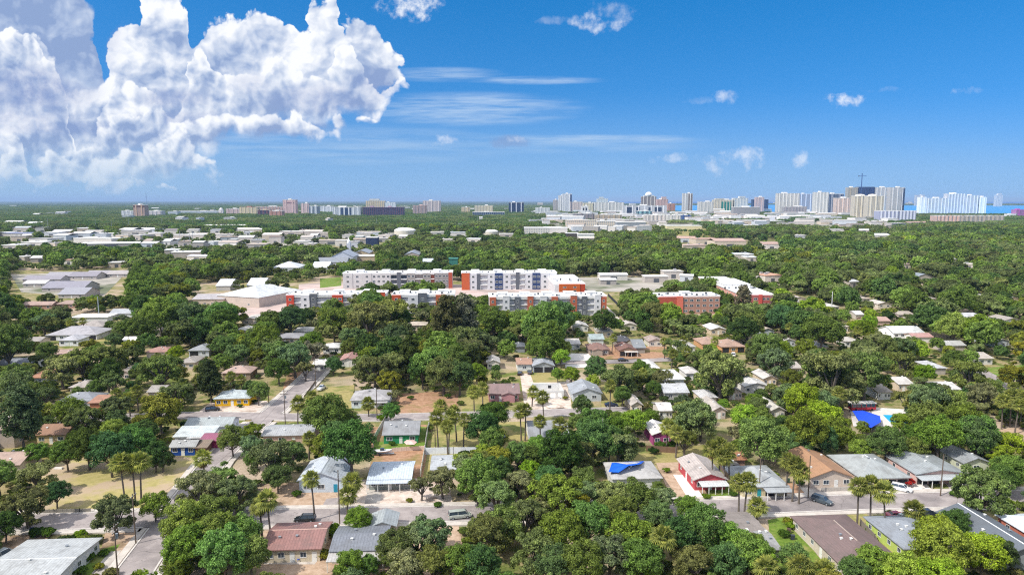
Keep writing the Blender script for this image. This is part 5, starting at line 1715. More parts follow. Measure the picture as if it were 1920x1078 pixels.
# (label, x1, x2, top, foot, colour, style, options)
SKY = [
    ('brown mid-rise with dark top, alone at far left of the skyline', 251, 272, 385, 409, 'b09080', 'w', dict(cols=2, colhex='c8a890', extra=[('panel', '6a5048', 0, 1, .85, 1.0)])),
    ('white low building left of the lone brown mid-rise', 228, 250, 396, 408, 'd8dadc', 'h', {}),
    ('white low building right of the lone brown mid-rise', 273, 303, 396, 407, 'dcd4d4', 'h', {}),
    ('pale blue-grey shed with three bays at far left', 315, 333, 397, 405, 'cfd8de', 'h', {}),
    ('very long low white-blue building at far left', 336, 408, 396, 403, 'c8d2dc', 'h', {}),
    ('small white domed building right of the long low white-blue one', 410, 418, 394, 403, 'e2dcd8', 'p', dict(extra=[('dome', 'e8e2de', .1, .9, 1.0, 1.4)], pent=False)),
    ('pinkish low block left of the cream block', 424, 449, 392, 404, 'cdb4ae', 'w', {}),
    ('cream long block with red roof', 449, 483, 389, 404, 'd8c8a4', 'w', dict(roof='b08a80')),
    ('dark maroon low block with cream top', 483, 505, 394, 405, '6c4650', 'g', dict(roof='d8c8b0')),
    ('salmon brick block beside the pink tower', 505, 529, 396, 408, 'b88878', 'w', {}),
    ('long pink-beige block behind the salmon brick block', 480, 531, 388, 400, 'c4a498', 'h', {}),
    ('pink hotel tower, tallest of the left half', 531, 555, 375, 403, 'd8b4b0', 'w', dict(cols=2, colhex='e0c0bc', extra=[('panel', '8a6870', .15, .85, .78, .84)])),
    ('pink slab left of the white hospital wings', 565, 579, 382, 403, 'd4b8b4', 'w', dict(cols=2, colhex='dcc4c0')),
    ('white block with pale glass left of the dark blue glass one', 580, 597, 387, 404, 'ccd6dc', 'g', dict(cols=2, colhex='dfe4e6')),
    ('white hospital wing with three bays', 597, 624, 387, 400, 'd8dce2', 'w', dict(cols=4, colhex='e6e8ec')),
    ('grey and white building with a dark blue glass middle', 624, 676, 389, 407, 'c4cad0', 'v', dict(cols=6, colhex='dfe2e4', extra=[('glass', '34507c', .30, .66, 0, .96)])),
    ('maroon-purple glass building, wide and flat', 680, 718, 389, 407, '6a4256', 'g', dict(roof='a890a0', cols=0)),
    ('maroon-purple glass building, its right-hand half', 718, 757, 389, 407, '704860', 'g', dict(roof='b09aa8', cols=0)),
    ('cream stepped hospital tower above the maroon building', 686, 722, 377, 393, 'd8c49c', 'h', dict(extra=[('box', 'e8e4dc', .2, .7, 1.0, 1.25)])),
    ('white wing right of the cream stepped hospital tower', 720, 742, 380, 393, 'dce2e6', 'w', {}),
    ('brown-grey slab right of the maroon building', 774, 800, 386, 403, 'a89490', 'w', dict(roof='d0b8b0')),
    ('pale pink apartment tower behind the brown-grey slab', 793, 826, 377, 400, 'cdbcba', 'v', dict(cols=5, colhex='d8ccc8')),
    ('small cream low-rise left of the cream and brown hotel', 865, 881, 389, 401, 'cfbc98', 'w', {}),
    ('cream and brown hotel with upright bays', 890, 924, 386, 401, 'd6c8a8', 'v', dict(cols=6, colhex='e2d8bc')),
    ('dark low glass building in front of the cream and brown hotel', 886, 946, 398, 407, '8c9aa6', 'g', dict(cols=0)),
    ('dark blue glass office tower with white corners', 954, 982, 380, 401, '1f2c58', 'g', dict(cols=3, colhex='d6dae2')),
    ('white low office right of the dark blue glass tower', 1004, 1031, 390, 402, 'dcdedc', 'h', {}),
    ('slim grey tower left of the white twin towers', 1037, 1046, 375, 397, 'b4aeac', 'w', {}),
    ('white twin tower, left and shorter', 1047, 1056, 367, 398, 'e4e4e4', 'v', dict(cols=1)),
    ('white twin tower with a blue glass right side', 1055, 1072, 364, 399, 'e0e2e6', 'v', dict(cols=2, colhex='eeeeee', extra=[('glass', '4c6a9c', .72, 1.0, 0, .97)])),
    ('beige wide block right of the white twin towers', 1067, 1092, 379, 399, 'd4c4bc', 'w', {}),
    ('cream block right of the beige wide block', 1092, 1113, 381, 399, 'd8d0b4', 'w', {}),
    ('small white tower with a dark square opening', 1090, 1103, 387, 406, 'dcdcdc', 'p', dict(extra=[('panel', '33363c', .2, .8, .6, .85)])),
    ('white stepped tower behind the long bayed block', 1119, 1140, 373, 388, 'dce2de', 'w', dict(extra=[('box', 'e4e8e4', .2, .6, 1.0, 1.25)])),
    ('long white block with many upright bays', 1112, 1170, 380, 399, 'e0dcd4', 'v', dict(cols=9, colhex='ecebe6')),
    ('white building with big dark arched bays', 1168, 1250, 386, 404, 'dcdcde', 'h', dict(cols=7, colhex='ececee', extra=[('glass', '30405c', .08, .22, .2, .85), ('glass', '30405c', .3, .38, .2, .85), ('glass', '30405c', .58, .64, .2, .85), ('glass', '30405c', .72, .88, .2, .85)])),
    ('teal glass low-rise in front of the arched building', 1196, 1222, 396, 408, '8cb8bc', 'g', {}),
    ('brown office tower with a white domed crown', 1203, 1230, 369, 396, '8a7468', 'v', dict(cols=4, colhex='e4dcd2', extra=[('box', 'e8e4de', .15, .85, 1.0, 1.10), ('dome', 'eceae6', .25, .75, 1.1, 1.32)], pent=False)),
    ('pinkish stepped tower right of the domed brown tower', 1231, 1252, 374, 398, 'ccaaa2', 'w', dict(extra=[('box', 'd8bab2', .45, .85, 1.0, 1.2)])),
    ('brick-red low tower right of the pinkish stepped tower', 1252, 1266, 382, 399, 'b8826c', 'w', {}),
    ('slender white condominium tower with a brown shaded side, alone', 1280, 1298, 363, 397, 'dcd8d2', 'v', dict(cols=2, colhex='f0efec', dp=30, extra=[('panel', '7c7068', .55, .95, 0, .98)])),  # the brown panel paints the tower's shaded right side
    ('white condominium at the left of the green-wrapped block', 1310, 1337, 379, 400, 'e2ded6', 'v', dict(cols=4)),
    ('cream block wrapped in bright green construction netting', 1337, 1376, 375, 398, 'd2c8b2', 'w', dict(extra=[('panel', '0e7f72', .38, .85, .1, .85), ('box', 'dcd6c8', .1, .5, 1.0, 1.12)])),
    ('white stepped block right of the green-wrapped one', 1374, 1402, 372, 398, 'd8d8d2', 'w', dict(extra=[('box', 'e2e2de', .4, .8, 1.0, 1.15)])),
    ('long grey car park building in front of the green-wrapped block', 1375, 1424, 389, 407, 'a09c9c', 'h', dict(cols=0)),
    ('dark blue glass tower behind the pink-brown slab', 1411, 1440, 374, 397, '3a4c6c', 'g', dict(cols=0)),
    ('pink-brown slab standing before the dark blue glass tower', 1417, 1432, 370, 398, 'd4b0a0', 'v', dict(cols=2, colhex='e2c4b6')),
    ('broad white tower, leftmost of the tall right-hand group', 1457, 1498, 363, 401, 'dcd8d0', 'v', dict(cols=6, colhex='eeece6')),
    ('grey and white striped tower beside the broad white tower', 1497, 1523, 364, 397, 'a8a4a8', 'v', dict(cols=3, colhex='eceaea')),
    ('low grey terrace block at the foot of the broad white tower', 1470, 1512, 388, 402, 'b0a8ac', 'h', {}),
    ('white bayed tower left of the blue-grey glass tower', 1527, 1552, 361, 403, 'd8d8d2', 'v', dict(cols=4, colhex='ecebe6')),
    ('blue-grey glass tower with balconies', 1551, 1580, 364, 402, '8a94a6', 'g', dict(cols=2, colhex='a8acb8')),
    ('pink-beige tower in front of the netted construction tower', 1567, 1600, 372, 405, 'd8beae', 'v', dict(cols=4, colhex='ecd8cc')),
    ('cream tower with rounded crown, left of the pair', 1601, 1627, 368, 409, 'd0c4ac', 'v', dict(cols=3, colhex='ece4d0', extra=[('dome', 'ece4d4', .15, .85, 1.0, 1.08)], pent=False)),
    ('cream tower with rounded crown, right of the pair', 1626, 1655, 368, 410, 'd0c4ac', 'v', dict(cols=3, colhex='ece4d0', extra=[('dome', 'ece4d4', .1, .65, 1.0, 1.08)], pent=False)),
    ('beige half-finished tower under the crane', 1588, 1607, 352, 400, 'b8ac98', 'h', dict(cols=2)),
    ('tower under construction wrapped in dark blue netting', 1606, 1637, 351, 400, '26407c', 'g', dict(cols=0, roof='707890', pent=False)),
    ('tallest white tower with brown striped bays', 1638, 1668, 352, 400, 'cfc8c0', 'v', dict(cols=4, colhex='e8e4dc')),
    ('tallest white tower at the right end with a blue glass side', 1667, 1694, 352, 401, 'c8c4c0', 'v', dict(cols=3, colhex='e6e4e2', extra=[('glass', '34486e', .78, 1.0, 0, .97)])),  # shade of the right face is put into this blue panel's colour
    ('white-lilac mid-rise in front of the tallest towers, left of two', 1648, 1684, 396, 416, 'a8acc8', 'v', dict(cols=5, colhex='e2e4ee', pent=False)),
    ('white-lilac mid-rise in front of the tallest towers, right of two', 1685, 1717, 396, 416, 'a8acc8', 'v', dict(cols=5, colhex='e2e4ee', pent=False)),
    ('distant pale block on the far shore left of the long white condominium', 1716, 1733, 366, 386, 'd4ccc6', 'h', {}),
    ('long white condominium, left end tower', 1723, 1736, 370, 401, 'f0f0ee', 'p', {}),
    ('long white condominium, left ribbed wing', 1736, 1774, 372, 401, 'd8d8d6', 'v', dict(cols=6, colhex='f0f0ee')),
    ('long white condominium, tall rounded centre', 1774, 1808, 364, 401, 'c8ccd2', 'v', dict(cols=6, colhex='f2f2f0', extra=[('dome', 'f0f0ee', .2, .6, 1.0, 1.06)])),
    ('long white condominium, right ribbed wing', 1808, 1834, 367, 401, 'd8d8d8', 'v', dict(cols=4, colhex='f0f0ee')),
    ('long white condominium, right end tower', 1833, 1848, 370, 401, 'f2f2f0', 'p', {}),
    ('long pink-to-grey low apartment row below the white condominium, left part', 1756, 1800, 405, 421, 'd8b0a0', 'v', dict(cols=8, colhex='e4c4b8', pent=False)),
    ('long pink-to-grey low apartment row below the white condominium, right part', 1800, 1882, 405, 420, 'b0a498', 'v', dict(cols=10, colhex='c4b8ac', pent=False)),
    ('distant white block on the island at far right', 1866, 1879, 366, 387, 'dcdcdc', 'h', dict(extra=[('box', 'e2e2e2', .3, .8, 1.0, 1.15)])),
    ('magenta-purple hall at the water by the right edge', 1905, 1925, 394, 409, 'b45cb0', 'h', dict(roof='b868b4')),
    ('white pointed pavilion left of the magenta hall', 1890, 1906, 402, 409, 'e8e8e8', 'p', {}),
    ('white and brown mid-rise in front of the teal low-rise', 1210, 1248, 404, 421, 'c8beb4', 'v', dict(cols=5, colhex='e0d8d0')),
    ('white low office left of the blue-panelled one', 1252, 1276, 404, 416, 'd8d4ca', 'w', {}),
    ('low office building with bright blue panelled front', 1276, 1296, 404, 416, '3a5a94', 'h', {}),
    ('long grey-blue shed with white roof before the downtown', 1157, 1211, 417, 429, '8a929c', 'p', dict(pent=False)),
    ('grey brown car park block left of the beige garages', 1075, 1116, 401, 415, '90888a', 'h', {}),
    ('beige garage block with dark decks', 1117, 1166, 403, 416, 'b8a890', 'h', {}),
    ('beige block with arches below the garage block', 1062, 1118, 414, 429, 'd0c4b2', 'w', dict(roof='d8d0c4')),
    ('pale flat block right of the arched beige block', 1120, 1154, 415, 428, 'ccc2b4', 'w', {}),
    ('white bowed-roof hall in the trees left of the beige blocks', 1025, 1064, 428, 438, 'd8d4ce', 'p', dict(roof='f2f0ec', pent=False)),
    ('long white colonnaded hall left of the bowed roof hall', 983, 1030, 428, 440, 'd4cec4', 'w', dict(pent=False)),
    ('dark octagonal pavilion with white roof', 1062, 1084, 438, 447, '4c4844', 'p', dict(roof='e8e6e2', pent=False)),
    ('long white shed right of the dark pavilion', 1084, 1114, 440, 450, 'c8ccc8', 'p', dict(pent=False)),
    ('thin white building line in the trees right of the long grey-blue shed', 1250, 1316, 424, 430, 'd4cca8', 'p', dict(pent=False)),
    ('dark green-roofed arena shape in trees left of centre', 842, 858, 486, 497, '3f7f78', 'p', dict(roof='4f8f86', pent=False)),
    ('dark blue-walled warehouse with white roof left of centre', 686, 708, 446, 461, '2c3a58', 'p', dict(roof='e4e4e4', pent=False)),
]
names_ = {'tower': 'tower', 'condominium': 'condominium', 'block': 'city_block', 'hall': 'hall', 'slab': 'apartment_tower', 'shed': 'shed', 'office': 'office_building', 'warehouse': 'warehouse', 'hotel': 'hotel'}
for row in SKY:
    lb, x1, x2, yt, yb, hx, st, o_ = row
    nm = 'building'
    for k_, v_ in names_.items():
        if k_ in lb.split(',')[0]:
            nm = v_
    tower(nm, lb, x1, x2, yt, yb, hx, st, o_)

# the tower crane over the netted tower
p = G(1612, 400)
e = empty('tower_crane', (p.x, p.y, 0))
tag(e, 'tower crane above the blue-netted tower under construction', 'crane')
top = 70 + (376 - 326) / 1280 * PX(p.x, p.y, 0)[2]
MB().box(-1.6, 1.6, -1.6, 1.6, 0, top).build('mast', paint('3c5a8c'), e)
MB().box(-16, 24, -1.2, 1.2, top - 16, top - 13.5).build('jib', paint('4c6a9c'), e)
MB().box(-21, -16.01, -2, 2, top - 18, top - 13).build('counterweight', paint('5a6068'), e)
LAND.append(('tower crane', 1612, 340, PX(p.x, p.y, 0)[2], 5))

# the far radio mast
p = G(275, 385)
e = empty('radio_mast', (p.x, p.y, 0))
tag(e, 'hair-thin radio mast above the horizon over the lone brown mid-rise', 'mast')
MB().tube([(0, 0, 0), (0, 0, 190)], [3.2, 1.4], 5).build('mast_shaft', paint('6c7890'), e)
MB().box(-7, 7, -3, 3, 110, 122).build('antenna_drum', paint('6c7890'), e)


def tank(label, land, x1, x2, yt, yb):
    p = G((x1 + x2) / 2, yb)
    dist = PX(p.x, p.y, 0)[2]
    r = (x2 - x1) / 2 / FPX * dist
    lo, hi = 3.0, 40.0
    for _ in range(30):
        m_ = (lo + hi) / 2
        if PX(p.x, p.y, m_)[1] > yt:
            lo = m_
        else:
            hi = m_
    Ht = (lo + hi) / 2
    e = empty('storage_tank', (p.x, p.y + r, 0))
    tag(e, label, 'tank', 'white domed tanks')
    MB().tube([(0, 0, 0), (0, 0, Ht * .62)], [r, r], 32).build('tank_wall', paint('d9d2c4'), e)
    pr = [(math.cos(R(t)), math.sin(R(t))) for t in range(0, 91, 15)]
    MB().tube([(0, 0, Ht * .62 + .01 + s_ * Ht * .38) for c_, s_ in pr], [max(.4, r * c_) for c_, s_ in pr], 32).build('tank_dome', paint('efece6'), e)
    MB().tube([(0, 0, Ht * .6), (0, 0, Ht * .62)], [r + .5, r + .5], 32).build('tank_rim', paint('f0ede8'), e)
    PROT.append((x1, yt, x2, yb, dist))
    LAND.append((land, (x1 + x2) / 2, (yt + yb) / 2, dist, (x2 - x1) / 2))


tank('large white domed water tank left of centre', 'large white domed tank', 736, 777, 428, 441)
tank('smaller white domed tank near the middle of the picture', 'smaller white domed tank', 905, 934, 431, 441)
# church steeple
p = G(655, 485)
e = empty('church_steeple', (p.x, p.y, 0))
tag(e, 'small white steeple with rounded cap standing at the church', 'steeple')
MB().box(-2.2, 2.2, -2.2, 2.2, 0, 19).build('steeple_shaft', paint('c4c8d2'), e)
MB().tube([(0, 0, 19.01), (0, 0, 21), (0, 0, 22.5), (0, 0, 25)], [2.4, 2.3, 1.2, .15], 10).build('steeple_cap', paint('eeeeee'), e)

# low commercial and industrial roofs, one object each
rng = random.Random(4)
IND = []
ROOFW = ['f0efec', 'e4e2de', 'd2d0cc', 'dcd8d2', 'c2c0be', 'b8b4ae', 'a8a4a0', 'eeedea', 'c8beb4', 'b09f90', 'bfc1c4']


def lowbox(px, py, wpx, dpt, ht, roofh, wallh, nm='warehouse'):
    p = G(px, py)
    dist = PX(p.x, p.y, 0)[2]
    W = wpx / FPX * dist
    for (cx, cy_, rt_, hw, hd) in FOOT:
        if abs(cx - p.x) < hw + W / 2 + 2 and abs(cy_ - p.y - dpt / 2) < hd + dpt / 2 + 2:
            return None
    rot = THETA + R(rng.choice((0, 0, 0, 12, -20)))
    e = empty(nm, (p.x, p.y + dpt / 2, 0), rot)
    tag(e, None, 'building', 'low commercial buildings in the middle distance')
    MB().box(-W / 2, W / 2, -dpt / 2, dpt / 2, -.3, ht).build('wall', facade(wallh, '50565c', 30.0, 6.0, .45, .35) if False else paint(wallh), e)
    if rng.random() < .35:
        roof_mesh(W + 1, dpt + 1, ht + .2, 'gu', min(4.0, dpt * .1), .3).build('roof', roofm(roofh, 'metal', .15), e)
    else:
        rf = MB().box(-W / 2 - .4, W / 2 + .4, -dpt / 2 - .4, dpt / 2 + .4, ht + .01, ht + .7)
        rf.build('roof', paint(roofh, .7, .1), e)
        for k in range(rng.randint(0, 3)):
            a, b_ = rng.uniform(-.4, .4) * W, rng.uniform(-.35, .35) * dpt
            MB().box(a - 1.2, a + 1.2, b_ - 1, b_ + 1, ht + .71, ht + 2.2).build('rooftop_unit', paint('a8a8aa'), e)
    MB().box(-W * .12, W * .12, -dpt / 2 - .06, -dpt / 2 + .02, 0, min(3.6, ht * .7)).build('loading_door', paint('5c6066'), e)
    add_foot(Vector((p.x, p.y + dpt / 2, 0)), rot, W / 2 + 2, dpt / 2 + 2)
    yt = PX(p.x, p.y, ht)[1]
    IND.append((e, px, py, dist, wpx, roofh))
    if dist < 2200:
        PROT.append((px - wpx * .42, yt - 2, px + wpx * .42, py - 1, dist))
    return e


WALLS = ['c8c0b8', 'b8b0a8', 'd4cec6', 'a8a29c', 'cdbfae', 'bcc2c8', 'd8d4d0']
# rows read off the photograph: (x, foot row, width px, depth m, height m, roof)
for q in [(24, 421, 30, 30, 8, 'f4f4f2'), (62, 423, 22, 30, 7, 'f2f2f0'), (110, 418, 12, 24, 6, 'eeeeec'), (66, 418, 24, 24, 6, 'e8e8e6'), (38, 433, 28, 30, 7, 'c8ccd4'), (30, 446, 52, 40, 8, '8a90b0'),
          (6, 444, 18, 30, 8, 'f0f0f0'), (75, 455, 48, 30, 6, 'a8a6a4'), (178, 458, 90, 30, 9, 'e6e4e0'), (205, 463, 96, 20, 5, 'ecebe6'), (60, 462, 40, 26, 6, 'f0efea'), (18, 468, 30, 30, 6, 'eeede8'),
          (150, 446, 34, 30, 8, 'e2e0dc'), (112, 440, 30, 30, 7, 'dedad6'), (250, 440, 46, 28, 8, 'dcdad8'), (278, 436, 34, 30, 7, 'f0eeea'), (232, 447, 30, 24, 6, 'b8b4b0'), (320, 440, 24, 28, 9, '8e8480'),
          (350, 447, 60, 30, 6, 'd8d4d0'), (425, 428, 86, 20, 7, 'e8e4de'), (420, 446, 40, 24, 6, 'c8c0b8'), (462, 436, 40, 30, 7, 'dcd2c8'), (508, 450, 34, 30, 9, 'e8ded4'), (515, 456, 22, 22, 10, '8c7c70'),
          (545, 441, 44, 30, 7, 'ece6de'), (590, 442, 40, 30, 8, 'd8cabc'), (640, 441, 50, 24, 8, 'dccfc2'), (690, 442, 44, 30, 7, 'cfc6ba'), (560, 455, 50, 24, 6, 'd0c0b0'), (620, 458, 56, 24, 6, 'c8b8a8'),
          (430, 462, 40, 24, 6, 'c4b6a8'), (480, 466, 36, 24, 6, 'cbbcae'), (352, 484, 66, 24, 7, 'f0efec'), (318, 478, 26, 20, 6, 'e8e8e6'), (372, 489, 44, 16, 5, 'c8c6c8'), (215, 502, 26, 14, 5, 'd8d6d2'),
          (72, 492, 34, 20, 5, 'e0dedc'), (42, 490, 20, 16, 5, 'd4d2d0'), (128, 497, 22, 14, 5, 'b09080'), (80, 489, 14, 12, 5, 'f6f6f4'), (820, 441, 30, 24, 6, 'e0dad0'), (860, 443, 36, 24, 7, 'c8ccd0'),
          (950, 445, 28, 24, 6, 'd8d4ce'), (840, 455, 24, 20, 5, 'c8c0b6'), (890, 455, 30, 20, 6, 'e8e8e8'), (870, 424, 24, 20, 6, 'eceae6'), (812, 416, 14, 20, 6, 'ecece8'), (1100, 452, 30, 20, 5, 'd8d0c4'),
          (1290, 455, 34, 30, 7, 'c4a290'), (1325, 458, 44, 34, 8, 'bf9f8e'), (1368, 462, 60, 34, 8, 'c2a494'), (1415, 462, 56, 34, 8, 'b99a8a'), (1446, 467, 34, 26, 7, 'bd9f90'), (1300, 468, 50, 20, 6, 'cdb4a8'),
          (1395, 487, 34, 20, 6, 'dfe6ee'), (1409, 491, 22, 14, 5, 'eef2f4'), (1378, 486, 20, 16, 5, 'b4c2d0'), (1652, 447, 34, 26, 6, 'eceeec'), (1620, 436, 26, 22, 5, 'e8e6e2'), (1570, 436, 30, 22, 6, 'e4e0dc'),
          (1545, 430, 28, 22, 6, 'f0eeea'), (1500, 448, 24, 18, 6, 'dcd8d4'), (1600, 426, 40, 26, 8, 'e6e2dc'), (1560, 421, 44, 26, 8, 'dcd8d2'), (1505, 424, 44, 26, 9, 'd6d4d0'), (1450, 420, 46, 26, 8, 'e2e0dc'),
          (1402, 417, 34, 26, 8, 'd0d0d0'), (1350, 418, 34, 26, 8, 'e6e6e4'), (1325, 411, 40, 26, 10, 'ecebe8'), (1280, 409, 30, 26, 9, 'efece6'), (1640, 420, 30, 26, 8, 'ddd8d2'), (1700, 424, 40, 24, 6, 'c8907c'),
          (1720, 421, 40, 24, 6, 'c09a88'), (1050, 411, 30, 26, 8, 'dedad6'), (1030, 417, 36, 26, 8, 'd8d0c8'), (1180, 411, 30, 24, 7, 'e2e0de'), (1228, 399, 40, 30, 14, 'e0dcd8'), (1300, 402, 44, 26, 10, 'f0f0ee'),
          (1150, 526, 52, 12, 5, 'f2f0ee'), (1262, 522, 36, 12, 6, 'c8c4be'), (1230, 530, 44, 10, 5, 'e2deda'), (1290, 528, 24, 10, 5, 'd8d8d6'), (1140, 534, 30, 10, 4, 'd8d6d2'), (1445, 530, 34, 14, 6, 'd4a890'),
          (1478, 534, 20, 12, 6, 'c8987c'), (1598, 540, 20, 12, 5, 'c4c4c0'), (1700, 505, 14, 10, 5, 'b8a49a'), (1788, 495, 14, 10, 5, 'c8c8c6'), (1820, 505, 18, 10, 5, 'd8d0c8')]:
    lowbox(*q, rng.choice(WALLS))
# random infill of the industrial belt and of the town at the foot of the skyline
for i in range(190):
    if rng.random() < .5:
        px, py = rng.uniform(0, 760), rng.uniform(430, 466)
        if px > 300 and py < 436:
            continue
    else:
        px = rng.uniform(1000, 1720)
        py = rng.uniform(401, 430) if px > 1280 else rng.uniform(408, 436)
    sc_d = (470 - py) / 60
    lowbox(px, py, rng.uniform(12, 34), rng.uniform(16, 34), rng.uniform(5, 9) + (4 if px > 1000 else 0), rng.choice(ROOFW), rng.choice(WALLS))
for i in range(150):
    px, py = rng.uniform(1030, 1700), rng.triangular(397, 424, 404)
    lowbox(px, py, rng.uniform(14, 44), rng.uniform(18, 36), rng.uniform(9, 18), rng.choice(ROOFW[:4] + ROOFW), rng.choice(['e2deda', 'd8d6d4', 'e6e4e0', 'd4cabc', 'c8ccd2', 'e8e8e8']), 'town_building')
# small far white roofs scattered in the forest belt and on the far shore
for i in range(60):
    px, py = rng.uniform(0, 1100), rng.uniform(388, 420)
    if 400 < py < 425 and 450 < px < 980 and rng.random() < .7:
        continue
    lowbox(px, py, rng.uniform(4, 16), rng.uniform(24, 60), rng.uniform(9, 16), rng.choice(ROOFW), rng.choice(WALLS))
for i in range(26):
    lowbox(rng.uniform(900, 1900), rng.uniform(382.6, 385.2), rng.uniform(3, 12), 60, rng.uniform(22, 44), rng.choice(ROOFW), rng.choice(WALLS), 'shore_building')

# ------------------------------------------------------------------ vehicles
RUBBER = m_plain('tyre rubber', (0.02, 0.02, 0.02), 0.9, 0.2, 0, 0.1)
LAMP = m_plain('lamp lens', hexc('e8e8e0'), 0.2, 0.6, 0, 0.05)
LAMPR = m_plain('red lens', hexc('a01818'), 0.2, 0.6, 0, 0.05)


def car_paint(h):
    k = ('car', h)
    if k not in _mc:
        m = m_plain('car paint ' + h, hexc(h), 0.22, 0.6, 0.0, 0.03)
        m.node_tree.nodes['Principled BSDF'].inputs['Coat Weight'].default_value = 0.6
        _mc[k] = m
    return _mc[k]


def car_mesh(kind):
    """body shell: cross sections along the length (x forward), z heights, widths"""
    L_ = {'suv': 4.7, 'sedan': 4.6, 'pickup': 5.4, 'van': 5.2}[kind]
    a = L_ / 2
    body = MB()
    # (x, half width low, z low, half width belt, z belt)
    st = [(-a, .70, .42, .74, .80), (-a + .12, .86, .30, .88, .95), (-a + .8, .90, .26, .93, 1.0), (0, .91, .25, .94, .98), (a - 1.2, .90, .26, .92, .95), (a - .35, .86, .30, .86, .80), (a, .66, .40, .68, .62)]
    rings = []
    for x, wl, zl, wb, zb in st:
        rings.append([(x, -wl, zl), (x, wl, zl), (x, wl + .04, (zl + zb) / 2), (x, wb, zb - .03), (x, wb - .12, zb + .03), (x, -wb + .12, zb + .03), (x, -wb, zb - .03), (x, -wl - .04, (zl + zb) / 2)])
    b = len(body.v)
    for r_ in rings:
        body.v += r_
    n = 8
    for i in range(len(rings) - 1):
        for k in range(n):
            k2 = (k + 1) % n
            body.f.append((b + i * n + k, b + i * n + k2, b + (i + 1) * n + k2, b + (i + 1) * n + k))
            body.m.append(0)
    body.f.append(tuple(b + k for k in range(n)))
    body.f.append(tuple(b + (len(rings) - 1) * n + k for k in reversed(range(n))))
    body.m += [0, 0]
    zt = {'suv': 1.68, 'sedan': 1.42, 'pickup': 1.72, 'van': 1.8}[kind]
    x0, x1 = {'suv': (-a + .12, a - 1.25), 'sedan': (-a + .75, a - 1.35), 'pickup': (-.5, a - 1.3), 'van': (-a + .1, a - .8)}[kind]
    cab = MB()
    lo = [(x0, .80), (x1, .80)]
    s0, s1 = (.22, .62) if kind != 'sedan' else (.55, .75)
    p = [(x0, -.80, .98), (x1, -.80, .95), (x1, .80, .95), (x0, .80, .98), (x0 + s0, -.64, zt - .05), (x1 - s1, -.64, zt - .05), (x1 - s1, .64, zt - .05), (x0 + s0, .64, zt - .05)]
    for q in ((0, 1, 5, 4), (1, 2, 6, 5), (2, 3, 7, 6), (3, 0, 4, 7)):
        cab.face([p[i] for i in q])
    roof = MB()
    r1 = [(x0 + s0 - .05, -.66, zt - .05), (x1 - s1 + .05, -.66, zt - .05), (x1 - s1 + .05, .66, zt - .05), (x0 + s0 - .05, .66, zt - .05)]
    r2 = [(x0 + s0 + .12, -.52, zt), (x1 - s1 - .12, -.52, zt), (x1 - s1 - .12, .52, zt), (x0 + s0 + .12, .52, zt)]
    roof.face(r2)
    for i in range(4):
        j = (i + 1) % 4
        roof.face([r1[i], r1[j], r2[j], r2[i]])
    for sy in (-1, 1):       # pillars
        for xa, xb in ((x0, x0 + s0), (x1, x1 - s1), ((x0 + x1) / 2 - .1, (x0 + x1) / 2 - .1)):
            roof.tube([(xa, sy * .805, .98), (xb, sy * .66, zt - .03)], .045, 4)
    if kind == 'pickup':
        body.box(-a + .15, -.6, -.88, -.80, .96, 1.15)
        body.box(-a + .15, -.6, .80, .88, .96, 1.15)
    return body, cab, roof, L_


def car(label, px, py, heading, colour, kind='suv', cat='car', group=None, z=0.27, land=None):
    p = G(px, py)
    e = empty({'pickup': 'pickup_truck', 'van': 'van'}.get(kind, 'parked_car'), (p.x, p.y, z), THETA + R(heading))
    tag(e, label, cat, group)
    body, cab, roof, L_ = car_mesh(kind)
    cm = car_paint(colour)
    body.build('body', cm, e)
    cab.build('windows_glass', GLASS, e)
    roof.build('roof', cm, e)
    for sx in (-1, 1):
        for sy in (-1, 1):
            w_ = MB()
            w_.tube([(0, -.11, 0), (0, .11, 0)], .34, 14)
            wo_ = w_.build('wheel', RUBBER, e, (sx * L_ * .31, sy * .83, .34))
            MB().tube([(0, -.13 if sy < 0 else .112, 0), (0, -.112 if sy < 0 else .13, 0)], .20, 10).build('rim', STEEL, wo_)
    for sy in (-1, 1):
        MB().box(L_ / 2 - .22, L_ / 2 - .04, sy * .58 - .14, sy * .58 + .14, .60, .74).build('headlight', LAMP, e)
        MB().box(-L_ / 2 - .02, -L_ / 2 + .10, sy * .62 - .1, sy * .62 + .1, .72, .92).build('tail_light', LAMPR, e)
        MB().box(L_ * .16, L_ * .16 + .12, sy * .98 - .08, sy * .98 + .08, .98, 1.1).build('mirror', cm, e)
    if land:
        LAND.append((land, px, py, p.y, 20))
    PROT.append((px - 18, py - 14, px + 18, py + 6, p.y))
    return e


car('black SUV standing on the near street at left', 572, 979, 180, '14171a', 'suv', land='black SUV')
car('dark grey-green SUV pulled across the pavement before the orange-brown roof house', 1541, 944, -52, '46525a', 'suv', land='grey-green SUV')
car('white SUV on the pale driveway of the grey hip house', 1690, 921, -40, 'e4e6e8', 'suv', land='white SUV')
car('white pickup on the dirt strip beside the cross street', 603, 731, 80, 'dfe1e2', 'pickup', 'truck', land='white pickup')
car('dark SUV parked before the yellow house', 399, 771, 20, '2a2e34', 'suv', z=.1, land='dark SUV by the yellow house')
car('dark blue car under the tree beside the middle street', 1146, 763, 0, '1c2740', 'sedan')
car('black car left of the small grey gabled house', 975, 702, 80, '1b1d20', 'sedan', z=.05)
car('grey car beside the small grey gabled house', 993, 700, 90, '50565c', 'sedan', z=.05)
car('white car at the doors of the tan roof complex', 1375, 667, 70, 'f0f0f0', 'suv', z=.05)
car('silver car in front of the columned grey hip-roofed house', 190, 628, 20, 'c4c8ca', 'suv', z=.05)
car('red car behind the clean grey roof of the lime-green house', 1680, 972, 0, 'a02030', 'sedan', z=.27)
